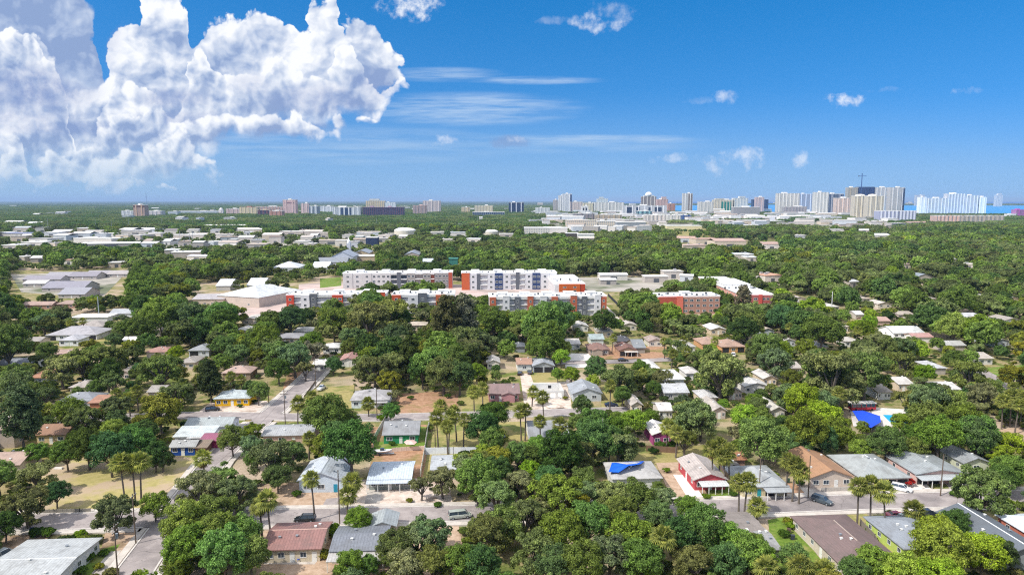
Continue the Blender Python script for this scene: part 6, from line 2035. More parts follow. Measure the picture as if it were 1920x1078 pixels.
car('white car between the lime-green house and the spiky palm', 1704, 982, -60, 'dcdfe0', 'suv', z=.1)
car('black car near the spiky palm at the bottom right', 1738, 968, 0, '202a3a', 'suv', z=.1)
car('pale car under the trees at the end of the near street', 862, 972, 10, 'a9b0a8', 'van', 'van')
car('white van parked among trees left edge of the picture', 2, 1048, 70, 'c9ced0', 'van', 'van', z=.1)
car('grey car in the shade of the far street', 1168, 678, 0, '3a3d42', 'sedan')
car('white pickup beside the arched hall', 487, 570, 10, 'e0e0de', 'pickup', 'truck', z=.05)
car('white camper in the yard left of the long white house at right', 1662, 622, 10, 'ececec', 'van', 'van', z=.05)
# trolley bus at the pool
p = G(1616, 770)
e = empty('trolley_bus', (p.x, p.y, .25), THETA)
tag(e, 'red and white open-sided trolley bus beside the pool deck', 'bus')
MB().box(-4.2, 4.2, -1.2, 1.2, .45, 1.25).build('body', paint('b03a44'), e)
MB().box(-4.3, 4.0, -1.05, 1.05, 1.26, 2.5).build('windows_glass', GLASS, e)
MB().box(-4.4, 4.2, -1.3, 1.3, 2.51, 2.85).build('roof', paint('dedad4'), e)
for i in range(6):
    x = -4.1 + i * 1.62
    MB().box(x - .06, x + .06, -1.16, -1.06, 1.26, 2.5).build('roof_post', paint('b03a44'), e)
for sx in (-2.8, 2.8):
    for sy in (-1.1, 1.1):
        MB().tube([(sx, sy - .12, .45), (sx, sy + .12, .45)], .45, 14).build('wheel', RUBBER, e)
LAND.append(('trolley bus', 1616, 760, p.y, 14))
PROT.append((1600, 750, 1634, 768, p.y))
# boxes: swimming pool and blue cover
pts = [G(x, y, .3) for x, y in ((1656, 778), (1700, 779), (1707, 790), (1700, 793), (1668, 790))]
mb = MB()
mb.slab([Vector((q.x, q.y, .42)) for q in reversed(pts)], .3)
pool_m = m_plain('pool water', hexc('36b8e4'), 0.1, 0.6, 0, 0.12, 0.4)
tag(mb.build('swimming_pool', pool_m), 'bright turquoise swimming pool between tree crowns at right', 'pool')
pts = [G(x, y, 2.2) for x, y in ((1598, 771), (1618, 770), (1650, 778), (1652, 790), (1634, 803), (1618, 800))]
e = empty('pool_canopy', (pts[0].x, pts[0].y, 0))
tag(e, 'vivid blue canopy sheet stretched beside the turquoise pool', 'canopy')
org = Vector((pts[0].x, pts[0].y, 0))
MB().slab([q - org + Vector((0, 0, .3 * math.sin(i * 1.7))) for i, q in enumerate(reversed(pts))], .05).build('canopy_sheet', m_plain('blue sheet', hexc('2350d8'), .6, .3, 0, .12, .3), e)
for q in pts:
    MB().tube([(q.x - org.x, q.y - org.y, 0), (q.x - org.x, q.y - org.y, q.z - .1)], .07, 6).build('canopy_post', STEEL, e)
PROT.append((1600, 766, 1706, 800, 200))
LAND.append(('blue pool canopy', 1625, 785, 205, 30))
SHEETS.append([(G(x, y).x, G(x, y).y) for x, y in ((1595, 800), (1712, 800), (1712, 765), (1595, 760))])


# tarpaulins and small yard things
def tarp(label, pxs, z, hx, name='tarp', cat='tarpaulin', sag=.25):
    P = [G(q[0], q[1], q[2] if len(q) > 2 else z) for q in pxs]
    c = sum((q for q in P), Vector()) / len(P)
    mb = MB()
    cc = Vector((0, 0, sag))
    for i in range(len(P)):
        a, b_ = P[i] - c, P[(i + 1) % len(P)] - c
        mid = (a + b_) / 2 * .985 + Vector((0, 0, -.05))
        mb.slab([cc, a, mid], .03)
        mb.slab([cc, mid, b_], .03)
    o = mb.build(name, m_plain('tarp ' + hx, hexc(hx), .55, .4, 0, .25, .6), None, (c.x, c.y, c.z))
    return tag(o, label, cat)


tarp('bright blue tarp covering the back left of the grey-white hip roof', [(1141, 884, 3.9), (1147, 867, 3.9), (1176, 865, 4.0), (1208, 864, 4.1), (1202, 869, 5.5), (1178, 873, 5.5), (1160, 885, 4.2)], 4.6, '1560d8')
tarp('light blue tent canopy beside the red-brown gabled house', [(587, 992), (592, 984), (618, 984), (614, 994)], 2.6, '6f98d8', 'tent_canopy', 'canopy', .7)
for px_, py_ in ((589, 1001), (617, 1001)):
    pass
tarp('blue tarp glimpsed under the dark trees over the dry field', [(242, 850), (256, 846), (258, 854), (246, 857)], 1.2, '4a8ac0')
tarp('blue tarp in the shade right of the palms, middle yard', [(934, 812), (946, 811), (948, 820), (936, 822)], 1.2, '2f62b8')
tarp('royal blue tarp in the yard behind the left orange-cornered block', [(570, 546), (585, 543), (590, 549), (574, 552)], 3.5, '2456b8')
tarp('royal blue tent below the orange flat-roofed building', [(478, 591), (492, 588), (496, 598), (480, 601)], 3.0, '1f3fb0')
tarp('pink and white beach umbrella at the end of the near street', [(792, 981), (799, 977), (808, 979), (805, 986), (796, 986)], 2.4, 'd23a50', 'umbrella', 'umbrella', .5)
tarp('round faded pink umbrella behind the green house', [(757, 828), (763, 824), (775, 824), (782, 828), (777, 833), (762, 833)], 2.3, 'd9b4aa', 'umbrella', 'umbrella', .5)


def fence(label, pxs, ht, hx, posts=True, name='fence', step=2.4):
    P = [G(x, y) for x, y in pxs]
    c = P[0]
    e = empty(name, (c.x, c.y, 0))
    tag(e, label, 'fence')
    for a, b_ in zip(P[:-1], P[1:]):
        a, b_ = a - c, b_ - c
        L_ = (b_ - a).length
        t = (b_ - a).normalized()
        n = Vector((-t.y, t.x, 0)) * .04
        mb = MB()
        k = max(1, int(L_ / step))
        for i in range(k):
            q0, q1 = a + t * (L_ * i / k + .06), a + t * (L_ * (i + 1) / k - .06)
            mb.slab([Vector((v_.x, v_.y, ht)) for v_ in (q0 - n, q1 - n, q1 + n, q0 + n)], ht + .1)
        mb.build('fence_panel', paint(hx), e)
        if posts:
            mb = MB()
            for i in range(k + 1):
                q = a + t * (L_ * i / k)
                mb.box(q.x - .055, q.x + .055, q.y - .055, q.y + .055, -.1, ht + .12)
            mb.build('fence_posts' if False else 'post_row', paint(hx), e)
    return e


fence('long pale fence along the left side of the green house yard', [(726, 785), (704, 822), (700, 836)], 1.8, 'd3cfc9')
fence('long pale fence running away from the pale porch house to the middle street', [(806, 790), (800, 822), (797, 845), (791, 880), (788, 896)], 1.9, 'd3cfc8')
fence('pale picket fence behind the pale metal roof porch house', [(735, 847), (796, 843)], 1.2, 'd8c4b4', step=1.2)
fence('tall white fence right of the long pale fence', [(798, 852), (850, 851), (896, 851)], 2.0, 'dfe3ea')
fence('dark wooden fence along the left side of the cross street dirt strip', [(570, 748), (582, 732), (592, 718)], 1.2, '6a5c50')
fence('weathered wooden fence in front of the purple house', [(1212, 846), (1270, 850)], 1.8, '7a6250')
fence('grey fence along the long narrow yard of the large brown roof house', [(1612, 985), (1640, 1015), (1650, 1040)], 1.6, '847c74')
fence('pale wire fence before the orange-brown roof house', [(1540, 922), (1598, 920)], 1.1, 'b9b2aa', step=1.4)
fence('thin grey wire fence along the far edge of the dry field', [(68, 964), (150, 962), (170, 961)], 1.1, '8f8a80', step=.9)
fence('dark fence line beside the pale lane right of the front apartment block', [(1140, 555), (1160, 575), (1176, 592)], 2.0, '30343a')


# utility poles with cross-arms and wires
def pole(label, px, py, ht=11.0, arm=True, drum=True, name='utility_pole', hx=None, r=.15):
    p = G(px, py)
    e = empty(name, (p.x, p.y, 0), THETA + R(90 * (px < 300)))
    tag(e, label, 'utility pole' if name == 'utility_pole' else 'lamp post', 'utility poles along the streets' if name == 'utility_pole' else None)
    m_ = paint(hx) if hx else WOODP
    MB().tube([(0, 0, -.3), (0, 0, ht)], [r, r * .7], 8).build('pole_shaft', m_, e)
    if arm:
        for z in (ht - .5, ht - 1.5)[:(2 if drum else 1)]:
            c = MB().box(-1.25, 1.25, -.22, -.12, z - .07, z + .07).build('cross_arm', m_, e)
            for x in (-1.1, -.4, .4, 1.1):
                MB().tube([(x, -.17, z + .07), (x, -.17, z + .26)], .05, 6).build('insulator', TRIM, c)
    if drum:
        MB().tube([(.42, -.1, ht - 3.0), (.42, -.1, ht - 2.1)], .26, 10).build('transformer', STEEL, e)
    return Vector((p.x, p.y, ht))


pp = []
pp.append(pole('utility pole at the bottom left corner beside the driveway', 222, 1092, 11.5))
pp.append(pole('wooden pole on the grass between the cross street and the leaning oak', 255, 1021, 11.0, True, False))
pp.append(pole('utility pole with drum transformer standing on the cross street corner', 535, 796, 11.5))
pp.append(pole('tall bare pole at the kerb beside the round bright green tree', 637, 984, 12.5, False, False))
pole('thin pole in front of the streaked pale hip roof house', 707, 789, 11, False, False)
pole('thin pole on the dirt strip left of the cross street bend', 504, 757, 8, False, False)
pole('thin pole right of the long pale fence', 816, 838, 9, False, False)
pole('wooden pole before the orange-brown gabled roof', 1515, 934, 10.5, False, False)
pole('dark pole in front of the grey metal roof house with wide carport', 1763, 931, 10.5, False, False)
pole('thin dark pole in the yard of the teal-door house', 1423, 930, 9.5, False, False)
pole('pale concrete pole beside the dark-leaved tree in the middle yard', 1129, 856, 11, False, False, hx='8f8a84')
pole('pole standing in the street mouth near the far end of the cross street', 592, 726, 11, True, False)
pole('tall pale grey steel pole right of the pink building', 1558, 600, 17, False, False, 'street_pole', 'c9c9c7', .3)
pole('short white pole in the trees at right', 1788, 646, 10, False, False, 'street_pole', 'e2e2e0', .2)
pole('white pole right of the tan roof complex', 1407, 641, 11, False, False, 'street_pole', 'd8d8d4', .2)
PW = ['over the long white flat roof', 'at the left end of the beige annex', 'standing in the woods left of the brown mid-rise', 'short of the woods edge at left', 'rising over the leftmost sheds', 'tallest of all at far left',
      'left of the group of three in the yards', 'in the middle of the group of three', 'right of the group of three in the yards', 'below the long white-blue building', 'in the woods below the pinkish block', 'above the long cream shed',
      'below the maroon building', 'in the woods right of the white domed tank', 'left of the garage block at the downtown edge', 'in the scrub at the right of the field', 'by the octagonal pavilion', 'above the smaller domed tank']
for i, (x, y, h_) in enumerate(((186, 596, 13), (281, 596, 13), (242, 431, 30), (210, 436, 26), (180, 432, 26), (91, 440, 34), (338, 458, 22), (356, 460, 24), (362, 462, 24), (304, 428, 26), (361, 424, 26), (426, 420, 24), (668, 430, 26), (706, 426, 24), (1066, 418, 30), (1350, 440, 30), (1170, 452, 20), (895, 420, 24))):
    pole('thin steel pole ' + PW[i], x, y, h_, False, False, 'street_pole', '9aa2a6', .34)


def wire(label, a, b_, sag=1.0):
    mid = [(a.lerp(b_, t) + Vector((0, 0, -sag * 4 * t * (1 - t)))) for t in [i / 10 for i in range(11)]]
    o = MB().tube([m_ - a for m_ in mid], .025, 4).build('power_line', DARK, None, a)
    tag(o, label, 'cable')


wire('upper power line from the bottom left pole towards the cross street corner pole', pp[0] + Vector((-1, 0, -.4)), pp[2] + Vector((-1, 0, -.4)), 3)
wire('lower power line from the bottom left pole towards the cross street corner pole', pp[0] + Vector((1, 0, -1.4)), pp[2] + Vector((1, 0, -1.4)), 3)
wire('power line from the corner pole along the middle street', pp[2], G(707, 789) + Vector((0, 0, 11)), 1.5)
wire('power line running off left from the cross street corner pole', pp[2], G(60, 800) + Vector((0, 0, 11)), 3)

# yard clutter: bins, chairs, scooters, boats, piles
rng = random.Random(9)


def bin_(label, px, py, hx, z=.05):
    p = G(px, py)
    e = empty('wheelie_bin', (p.x, p.y, z), rng.uniform(0, 3))
    tag(e, label, 'bin')
    mb = MB()
    lo = [(-.26, -.28, .08), (.26, -.28, .08), (.26, .28, .08), (-.26, .28, .08)]
    hi = [(-.33, -.38, 1.0), (.33, -.38, 1.0), (.33, .38, 1.0), (-.33, .38, 1.0)]
    mb.face(list(reversed(lo)))
    for i in range(4):
        j = (i + 1) % 4
        mb.face([lo[i], lo[j], hi[j], hi[i]])
    mb.face(hi)
    mb.build('bin_body', paint(hx), e)
    MB().box(-.35, .35, -.42, .40, 1.003, 1.08).build('bin_lid', paint(hx), e)
    MB().tube([(-.3, .32, .1), (.3, .32, .1)], .1, 8).build('wheel', RUBBER, e)


bin_('dark bin at the left fence of the large brown roof house', 1486, 1012, '3a4048')
bin_('brown bin beside the dark bin at the large brown roof house', 1479, 1000, '5a4a42')
bin_('blue bin in the shade of the bottom left yard', 60, 999, '2a4a80')
bin_('dark green bin at the teal-door house', 1478, 905, '2f4a3a')
bin_('white bin by the pale porch house', 690, 915, 'd8dadc')


def chair(label, px, py, hx):
    p = G(px, py)
    e = empty('patio_chair', (p.x, p.y, .25), rng.uniform(0, 6))
    tag(e, label, 'chair', 'plastic chairs and seats on the patio')
    MB().box(-.28, .28, -.28, .28, .40, .46).build('seat', paint(hx), e)
    MB().box(-.28, .28, .24, .30, .461, .95).build('backrest', paint(hx), e)
    for sx in (-.24, .24):
        for sy in (-.24, .22):
            MB().box(sx - .025, sx + .025, sy - .025, sy + .025, 0, .399).build('leg', paint(hx), e)


for i, (x, y, hx, wd) in enumerate(((553, 1050, '2b56c8', 'bright blue plastic chair leftmost on the patio'), (560, 1053, '2450c0', 'royal blue plastic chair at the middle of the patio'), (566, 1047, 'd8dadc', 'white plastic chair beside the back door of the patio'),
                                (545, 1048, 'b8a840', 'yellow-green plastic chair on the patio'), (530, 1050, '2a2c30', 'black plastic chair on the patio, left of the coloured ones'), (512, 1052, '3a3c40', 'dark grey chair at the left end of the patio'))):
    chair(wd, x, y, hx)
# red flowering shrubs come with the plants; a round table under the faded umbrella
p = G(770, 834)
e = empty('patio_table', (p.x, p.y, .02))
tag(e, 'small round patio table under the faded pink umbrella', 'table')
MB().tube([(0, 0, .68), (0, 0, .73)], .7, 14).build('table_top', TRIM, e)
MB().tube([(0, 0, 0), (0, 0, .68)], .06, 6).build('leg', STEEL, e)
MB().tube([(0, 0, .74), (0, 0, 2.3)], .03, 6).build('umbrella_pole', STEEL, e)
for (x, y, hx, wd) in ((110, 879, 'e4e0da', 'white board lying on the dry field'),):
    p = G(x, y)
    o = MB().box(-1.1, 1.1, -.4, .4, 0, .3).box(-1.0, 1.0, -.3, .3, .301, .42).build('wooden_pallet', paint(hx), None, (p.x, p.y, .02))
    tag(o, wd, 'board')
# canopy over boat trailers by the porch house
p = G(716, 853)
e = empty('boat_trailer', (p.x, p.y, .1), THETA)
tag(e, 'white boat on a trailer behind the pale metal roof porch house', 'boat')
hull = MB()
for i, (x, w_, z) in enumerate(((-2.6, .9, 0), (0, 1.0, 0), (1.8, .7, .1), (2.8, .08, .35))):
    hull.v += [(x, -w_, 1.25 + z), (x, 0, .55 + z), (x, w_, 1.25 + z)]
for i in range(3):
    hull.f += [(i * 3, i * 3 + 1, i * 3 + 4, i * 3 + 3), (i * 3 + 1, i * 3 + 2, i * 3 + 5, i * 3 + 4), (i * 3 + 2, i * 3, i * 3 + 3, i * 3 + 5)]
    hull.m += [0, 0, 0]
hull.f.append((0, 2, 1))
hull.m.append(0)
hull.build('hull', paint('e8e8ea'), e)
MB().box(-.4, .7, -.45, .45, 1.26, 1.9).build('console', GLASS, e)
MB().box(-3.0, -2.61, -.25, .25, .8, 1.7).build('outboard_motor', DARK, e)
MB().box(-2.8, 3.4, -.5, .5, .42, .5).build('trailer_frame', STEEL, e)
for sy in (-1, 1):
    MB().tube([(-.5, sy * .85 - .1, .32), (-.5, sy * .85 + .1, .32)], .32, 12).build('wheel', RUBBER, e)

# the roofless concrete shell
p = G(1027, 748)
e = empty('concrete_shell_house', (p.x, p.y + 5, 0), THETA)
tag(e, 'unfinished roofless house of pale concrete walls beside the clean grey roof garage house', 'house')
a, b_, t = 5.4, 5.2, .25
sh = paint('cfcfcd')
mb = MB().box(-a, a, b_ - t, b_, 0, 3.0)
mb.build('back_wall', sh, e)
MB().box(-a, -a + t, -b_ + t, b_ - t - .002, 0, 3.0).build('side_wall', sh, e)
MB().box(a - t, a, -b_ + t, b_ - t - .002, 0, 3.0).build('side_wall', sh, e)
mb = MB()
for x0, x1 in ((-a, -a + 1.6), (-a + 3.0, .6), (2.4, 3.3), (4.6, a)):
    mb.box(x0, x1, -b_, -b_ + t - .002, 0, 2.2)
mb.box(-a, a, -b_, -b_ + t - .002, 2.202, 3.0)
mb.box(2.401, 4.0, -b_ + .02, -b_ + t - .03, 0, .9)
mb.build('front_wall', sh, e)
MB().box(-a + .3, a - .3, -b_ + .3, b_ - .3, .05, .12).build('floor_slab', CONC_P, e)
MB().box(.9, 2.1, b_ - t - .05, b_ - t - .003, 1.2, 2.3).build('window_opening', DARK, e)
FOOT.append((p.x, p.y + 5, THETA, a + 1, b_ + 1))
PROT.append((998, 716, 1056, 752, p.y))
LAND.append(('roofless concrete shell', 1027, 735, p.y, 28))
for x_, wd in ((1042, 'pale sand heap before the roofless concrete shell'),):
    p = G(x_, 764)
    r_ = random.Random(3)
    mb = MB()
    ring = [(math.cos(i * .5236) * 3.2 * r_.uniform(.8, 1.1), math.sin(i * .5236) * 1.6 * r_.uniform(.8, 1.1), 0) for i in range(12)]
    r2 = [(q[0] * .55, q[1] * .55, .55 * r_.uniform(.8, 1.1)) for q in ring]
    for i in range(12):
        j = (i + 1) % 12
        mb.face([ring[i], ring[j], r2[j], r2[i]])
        mb.face([r2[i], r2[j], (0, 0, .8)])
    tag(mb.build('sand_heap', SAND, None, (p.x, p.y, .26)), wd, 'heap')

# ------------------------------------------------------------------ trees
TR = []     # (kind, x, y, crown radius, height scale, px, py, wpx)
rngt = random.Random(21)
# crown centre pixel, crown width in pixels, kind: read off the photograph
MAN = '''
O38,890,85 O50,943,92 D105,925,52 D8,985,60 G125,850,60 D165,835,78 D207,848,80 D250,832,80 D290,852,58 G60,848,46 O305,862,44 G212,810,52
O30,590,95 O82,602,84 O112,592,46 G48,652,98 G88,658,66 D18,642,60 O195,600,55 G240,595,52 D256,616,58 G300,590,70 O350,592,80 G402,590,62 G441,600,70 O470,626,62 G345,622,40 D420,646,52
Y160,650,36 O215,636,34 O145,692,84 O200,682,92 O250,674,92 O302,690,98 O346,702,80 D225,702,66 D180,728,44 O332,736,70 N393,704,36 O75,722,90 O44,712,70 O106,742,60 N38,764,60 G130,770,62 D112,794,50
Y300,774,82 Y264,790,42 W205,766,62 L330,662,34 G484,736,42 D445,662,50 O495,602,62 D546,600,66 G500,622,50 G590,582,68 G626,606,60 L632,602,30 O690,602,92 O732,592,72 D762,602,42 K600,652,60 G584,642,50
O520,662,84 O552,672,70 D522,692,50 G498,642,60 W572,692,40 O660,632,62 D625,684,58 G642,652,42 Y684,664,58 O702,692,70 O736,684,62 W746,654,50 N768,660,36 G810,682,78 O832,702,72 G852,672,62 Y800,656,52 D792,694,60 D862,706,60
C838,602,60 C870,596,56 G896,586,52 O880,652,62 O906,642,60 G926,602,62 L894,696,42 D610,776,92 D658,842,104 D733,772,36 D906,802,70 D926,778,60 G922,826,50
O508,862,88 O546,850,58 D520,892,58 L671,972,56 W790,908,52 O830,902,62 O862,880,78 G896,900,90 D932,882,60 O930,930,80 L906,844,30
G655,1058,70 G692,1062,42 O745,1022,80 O782,1012,80 O822,1000,88 O862,992,80 O902,1002,88 O942,986,88 O762,1062,90 O812,1056,90 G862,1052,80 D902,1062,80 G732,1048,40
O374,920,88 O411,900,78 O441,926,82 O400,960,90 G350,982,90 G402,1002,98 G452,1002,80 G350,1032,90 G420,1042,100 G470,1042,78 G332,1064,60 G436,826,55 O470,838,50
O216,958,92 G290,945,58 D1000,856,50 G1010,842,58 D1052,852,88 O1080,850,78 O1092,902,60 D1112,826,78 G970,852,50 Y1045,924,108 Y1082,946,60 O974,902,62 O985,970,82 O1012,962,70 G1052,1002,90 G1102,982,90 O1104,922,62
O1152,934,82 G1192,932,80 O1242,934,58 G1290,948,52 D1232,962,62 G1182,1002,90 O1142,1042,90 O1002,1034,90 D1042,1052,80 G1092,1052,90 G1202,1042,90 L1212,1062,50 D1272,1002,80 G1322,992,88 G1370,1012,70 O1302,1052,90 D1362,1052,80 G1402,1042,78
L1440,1050,66 O1160,832,80 O1136,812,50 Y1296,814,28 W1274,826,50 G1412,826,98 D1500,832,52 G1582,842,60 D1542,822,60 D1662,832,68 G1716,842,46 G1762,822,80 D1802,822,88 O1842,922,104 G1892,882,66 L1892,836,60 L1872,852,44
D1792,982,54 L1740,1012,88 L1792,1034,108 L1842,1042,88 L1690,1062,78 G1622,1052,68 D1602,1066,60 D1466,1042,70 O1892,1022,50 D1466,596,60 G1476,590,50 O1530,602,60 D1542,616,78 L1606,602,46 L1588,612,40
G1462,652,70 G1512,652,70 O1562,662,98 O1612,652,98 O1652,652,80 O1690,642,80 O1502,702,108 O1562,702,118 O1622,702,90 O1682,682,60 L1735,698,72 G1802,612,60 L1840,616,78 Y1872,656,80 Y1902,702,60 O1792,702,78 O1772,752,98 O1842,742,62 G1790,762,60
L1490,752,68 L1542,782,70 L1572,812,60 G1512,812,80 W1690,752,58 G1742,782,78 D1668,822,50 G1722,812,60 G1802,792,80 G1832,816,80 G980,602,60 G1022,612,90 D1062,592,70 O1160,592,108 D1132,602,80 D1216,592,50 O1202,642,60 O1232,652,60 L1256,596,50
D1012,652,56 G1052,652,40 L1052,668,36 G1046,702,28 L1072,706,34 D1117,692,46 O1190,712,90 O1242,712,50 G1202,690,60 D1120,762,58 D1142,742,50 G1116,802,70 G1152,812,60 L1190,790,54 D1142,832,68 O1302,722,90 O1352,702,108 O1322,672,70 D1292,692,58
O1400,652,60 O1402,602,80 L1400,786,62 O1262,772,78 O1302,782,88 O1342,792,78 G1422,806,70 C1373,558,40 O1432,700,84 O1452,740,80 O1440,680,70 G1448,790,70 D1880,900,60 O740,635,60 O780,625,70 G420,720,0
'''
import re
for tok in MAN.split():
    k = tok[0]
    a, b_, c_ = tok[1:].split(',')
    if float(c_) > 0:
        TR.append((k, float(a), float(b_), float(c_)))

GEO = {'oak': (1.06, 1.45), 'round': (1.18, 1.85), 'tall': (1.85, 2.95), 'open': (1.2, 1.5), 'bush': (.5, .8)}
TREES = []      # placed: dict


def place(kind, px, py, wpx):
    """solve where the tree stands so that its crown centre shows at (px, py) with width wpx"""
    shp = KINDS[kind][0]
    cz, _t = GEO[shp]
    Rm = 5.0
    eff = 0.62 if shp == 'tall' else 0.97
    for _ in range(12):
        z = cz * Rm * 1.0
        p = G(px, py, min(z, 30))
        d_ = PX(p.x, p.y, p.z)[2]
        Rm = wpx / 2 / FPX * d_ / eff
        if shp == 'tall':
            Rm = min(Rm, 9)
    return p.x, p.y, Rm


# spatial tests
FO = np.array([(a, b_, math.cos(c_), math.sin(c_), d_, e_) for a, b_, c_, d_, e_ in FOOT])
PR = np.array([p_ for p_ in PROT])


def in_foot(x, y, m_=0.0):
    dx, dy = x - FO[:, 0], y - FO[:, 1]
    lx = dx * FO[:, 2] + dy * FO[:, 3]
    ly = -dx * FO[:, 3] + dy * FO[:, 2]
    return bool(np.any((np.abs(lx) < FO[:, 4] + m_) & (np.abs(ly) < FO[:, 5] + m_)))


SB = [(min(q[0] for q in s_), min(q[1] for q in s_), max(q[0] for q in s_), max(q[1] for q in s_), s_) for s_ in SHEETS]


def in_poly(x, y, P):
    r_ = False
    n = len(P)
    j = n - 1
    for i in range(n):
        if (P[i][1] > y) != (P[j][1] > y) and x < (P[j][0] - P[i][0]) * (y - P[i][1]) / (P[j][1] - P[i][1]) + P[i][0]:
            r_ = not r_
        j = i
    return r_


def in_sheet(x, y):
    return any(a <= x <= c_ and b_ <= y <= d_ and in_poly(x, y, P) for a, b_, c_, d_, P in SB)


# stretches of ground and street that the photograph shows open
OPEN = [(62, 868, 205, 962), (205, 905, 340, 925), (270, 860, 345, 905), (345, 778, 560, 800), (500, 700, 600, 790), (400, 868, 440, 900), (690, 770, 960, 795), (960, 765, 1066, 790), (755, 750, 850, 785), (500, 958, 860, 985), (640, 915, 830, 958),
        (1340, 935, 1800, 968), (1262, 885, 1330, 948), (1060, 670, 1255, 690), (1830, 690, 1920, 712), (1840, 815, 1920, 850), (230, 1000, 310, 1078), (480, 1050, 600, 1078), (1130, 845, 1300, 866), (590, 700, 660, 745),
        (560, 530, 640, 545), (850, 538, 1030, 555), (480, 560, 545, 585), (1100, 520, 1235, 545), (1130, 548, 1160, 590), (20, 512, 240, 552), (1640, 828, 1740, 850), (1570, 770, 1600, 800), (702, 830, 800, 850), (1440, 985, 1475, 1060)]
OP = np.array([o_ + (1e9,) for o_ in OPEN])
PO = np.vstack([PR, OP])


def hides(x, y, z0, z1, Rm, k=.78):
    """does a crown here cover protected picture area that lies behind it"""
    a = PX(x, y, z0)
    b_ = PX(x, y, z1)
    w_ = Rm * FPX / a[2] * k
    x0, x1, y0, y1 = a[0] - w_, a[0] + w_, b_[1], a[1]
    return bool(np.any((PO[:, 0] < x1) & (PO[:, 2] > x0) & (PO[:, 1] < y1) & (PO[:, 3] > y0) & (PO[:, 4] > a[2] - 3)))


def covers(px, py, w_, kind, y):
    h_ = w_ * (.42 if KINDS[kind][0] != 'tall' else .9)
    x0, x1, y0, y1 = px - w_ * .40, px + w_ * .40, py - h_ * .85, py + h_ * .7
    ix = np.minimum(PR[:, 2], x1) - np.maximum(PR[:, 0], x0)
    iy = np.minimum(PR[:, 3], y1) - np.maximum(PR[:, 1], y0)
    ar = np.where((ix > 0) & (iy > 0) & (PR[:, 4] > y - 2), ix * iy, 0)
    return float((ar / np.maximum(1, (PR[:, 2] - PR[:, 0]) * (PR[:, 3] - PR[:, 1]))).max())


for k, px, py, wpx in TR:
    best = None
    for f, sh_ in ((1, 0), (1, .2), (1, -.2), (.85, 0), (.85, .35), (.85, -.35), (.7, .5), (.7, -.5), (.6, 0), (.55, .6), (.55, -.6)):
        x, y, Rm = place(k, px + sh_ * wpx, py, wpx * f)
        cv = covers(px + sh_ * wpx, py, wpx * f, k, y) + (.3 if in_foot(x, y, -.5) else 0)
        if best is None or cv < best[0] - .04:
            best = (cv, x, y, Rm, px + sh_ * wpx, wpx * f)
        if cv < .12:
            break
    cv, x, y, Rm, ax, aw = best
    if cv > .6:
        continue
    TREES.append((k, x, y, Rm, ax, py, aw, True))

# fill the near woods where the photograph shows unbroken crowns
grid = {}


def gkey(x, y):
    return (int(x // 12), int(y // 12))


def near_tree(x, y, Rm, f=.72):
    kx, ky = gkey(x, y)
    for i in (-1, 0, 1):
        for j in (-1, 0, 1):
            for (a, b_, r_) in grid.get((kx + i, ky + j), ()):
                if (a - x) ** 2 + (b_ - y) ** 2 < ((Rm + r_) * f) ** 2:
                    return True
    return False


def gadd(x, y, Rm):
    grid.setdefault(gkey(x, y), []).append((x, y, Rm))


for t in TREES:
    gadd(t[1], t[2], t[3])

ZONE = [  # picture zones with their own mix of kinds
    (0, 560, 500, 860, 'OOOGGDDYW'), (480, 560, 1000, 720, 'OOGGDDKWY'), (960, 560, 1440, 760, 'OOOGGDDL'), (1440, 560, 1920, 720, 'OOOGGGDLY'), (1440, 720, 1920, 860, 'GGLLDDO'),
    (0, 860, 500, 1078, 'GGOOD'), (500, 860, 960, 1078, 'OOGGD'), (960, 860, 1500, 1078, 'OGGGDDL'), (1500, 860, 1920, 1078, 'GLLD')]


def kind_at(px, py, rr):
    for a, b_, c_, d_, s_ in ZONE:
        if a <= px < c_ and b_ <= py < d_:
            return rr.choice(s_)
    return rr.choice('OOGGDDYWLK' if py > 470 else 'OODDGGY')


def clump(x, y):
    return (math.sin(x * .021 + 1.3) * math.cos(y * .017 - .7) + math.sin(x * .047 - y * .031) * .6)


NEAR_LIMIT = 262.0
y = 112.0
while y < NEAR_LIMIT:
    half = y * .80 + 6
    x = -half
    while x < half:
        xx, yy2 = x + rngt.uniform(-3.4, 3.4), y + rngt.uniform(-3.4, 3.4)
        x += 7.4
        q = PX(xx, yy2, 6)
        k = kind_at(q[0], q[1], rngt)
        Rm = rngt.uniform(2.9, 5.2) if k in 'OYW' else rngt.uniform(2.3, 4.2)
        cz, ct = GEO[KINDS[k][0]]
        if yy2 > 175 and q[0] < 1300 and clump(xx * 1.9 + 40, yy2 * 1.9) > rngt.uniform(.55, 1.3):
            continue
        if near_tree(xx, yy2, Rm, .66) or in_foot(xx, yy2, .5) or in_sheet(xx, yy2):
            continue
        if hides(xx, yy2, 1.0, ct * Rm, Rm):
            Rm *= .6
            if near_tree(xx, yy2, Rm, .66) or hides(xx, yy2, .5, ct * Rm, Rm):
                continue
        TREES.append((k, xx, yy2, Rm, q[0], q[1], Rm * 2 * FPX / q[2], False))
        gadd(xx, yy2, Rm)
    y += 7.2

WORDS = {}
TREEOBJ = []


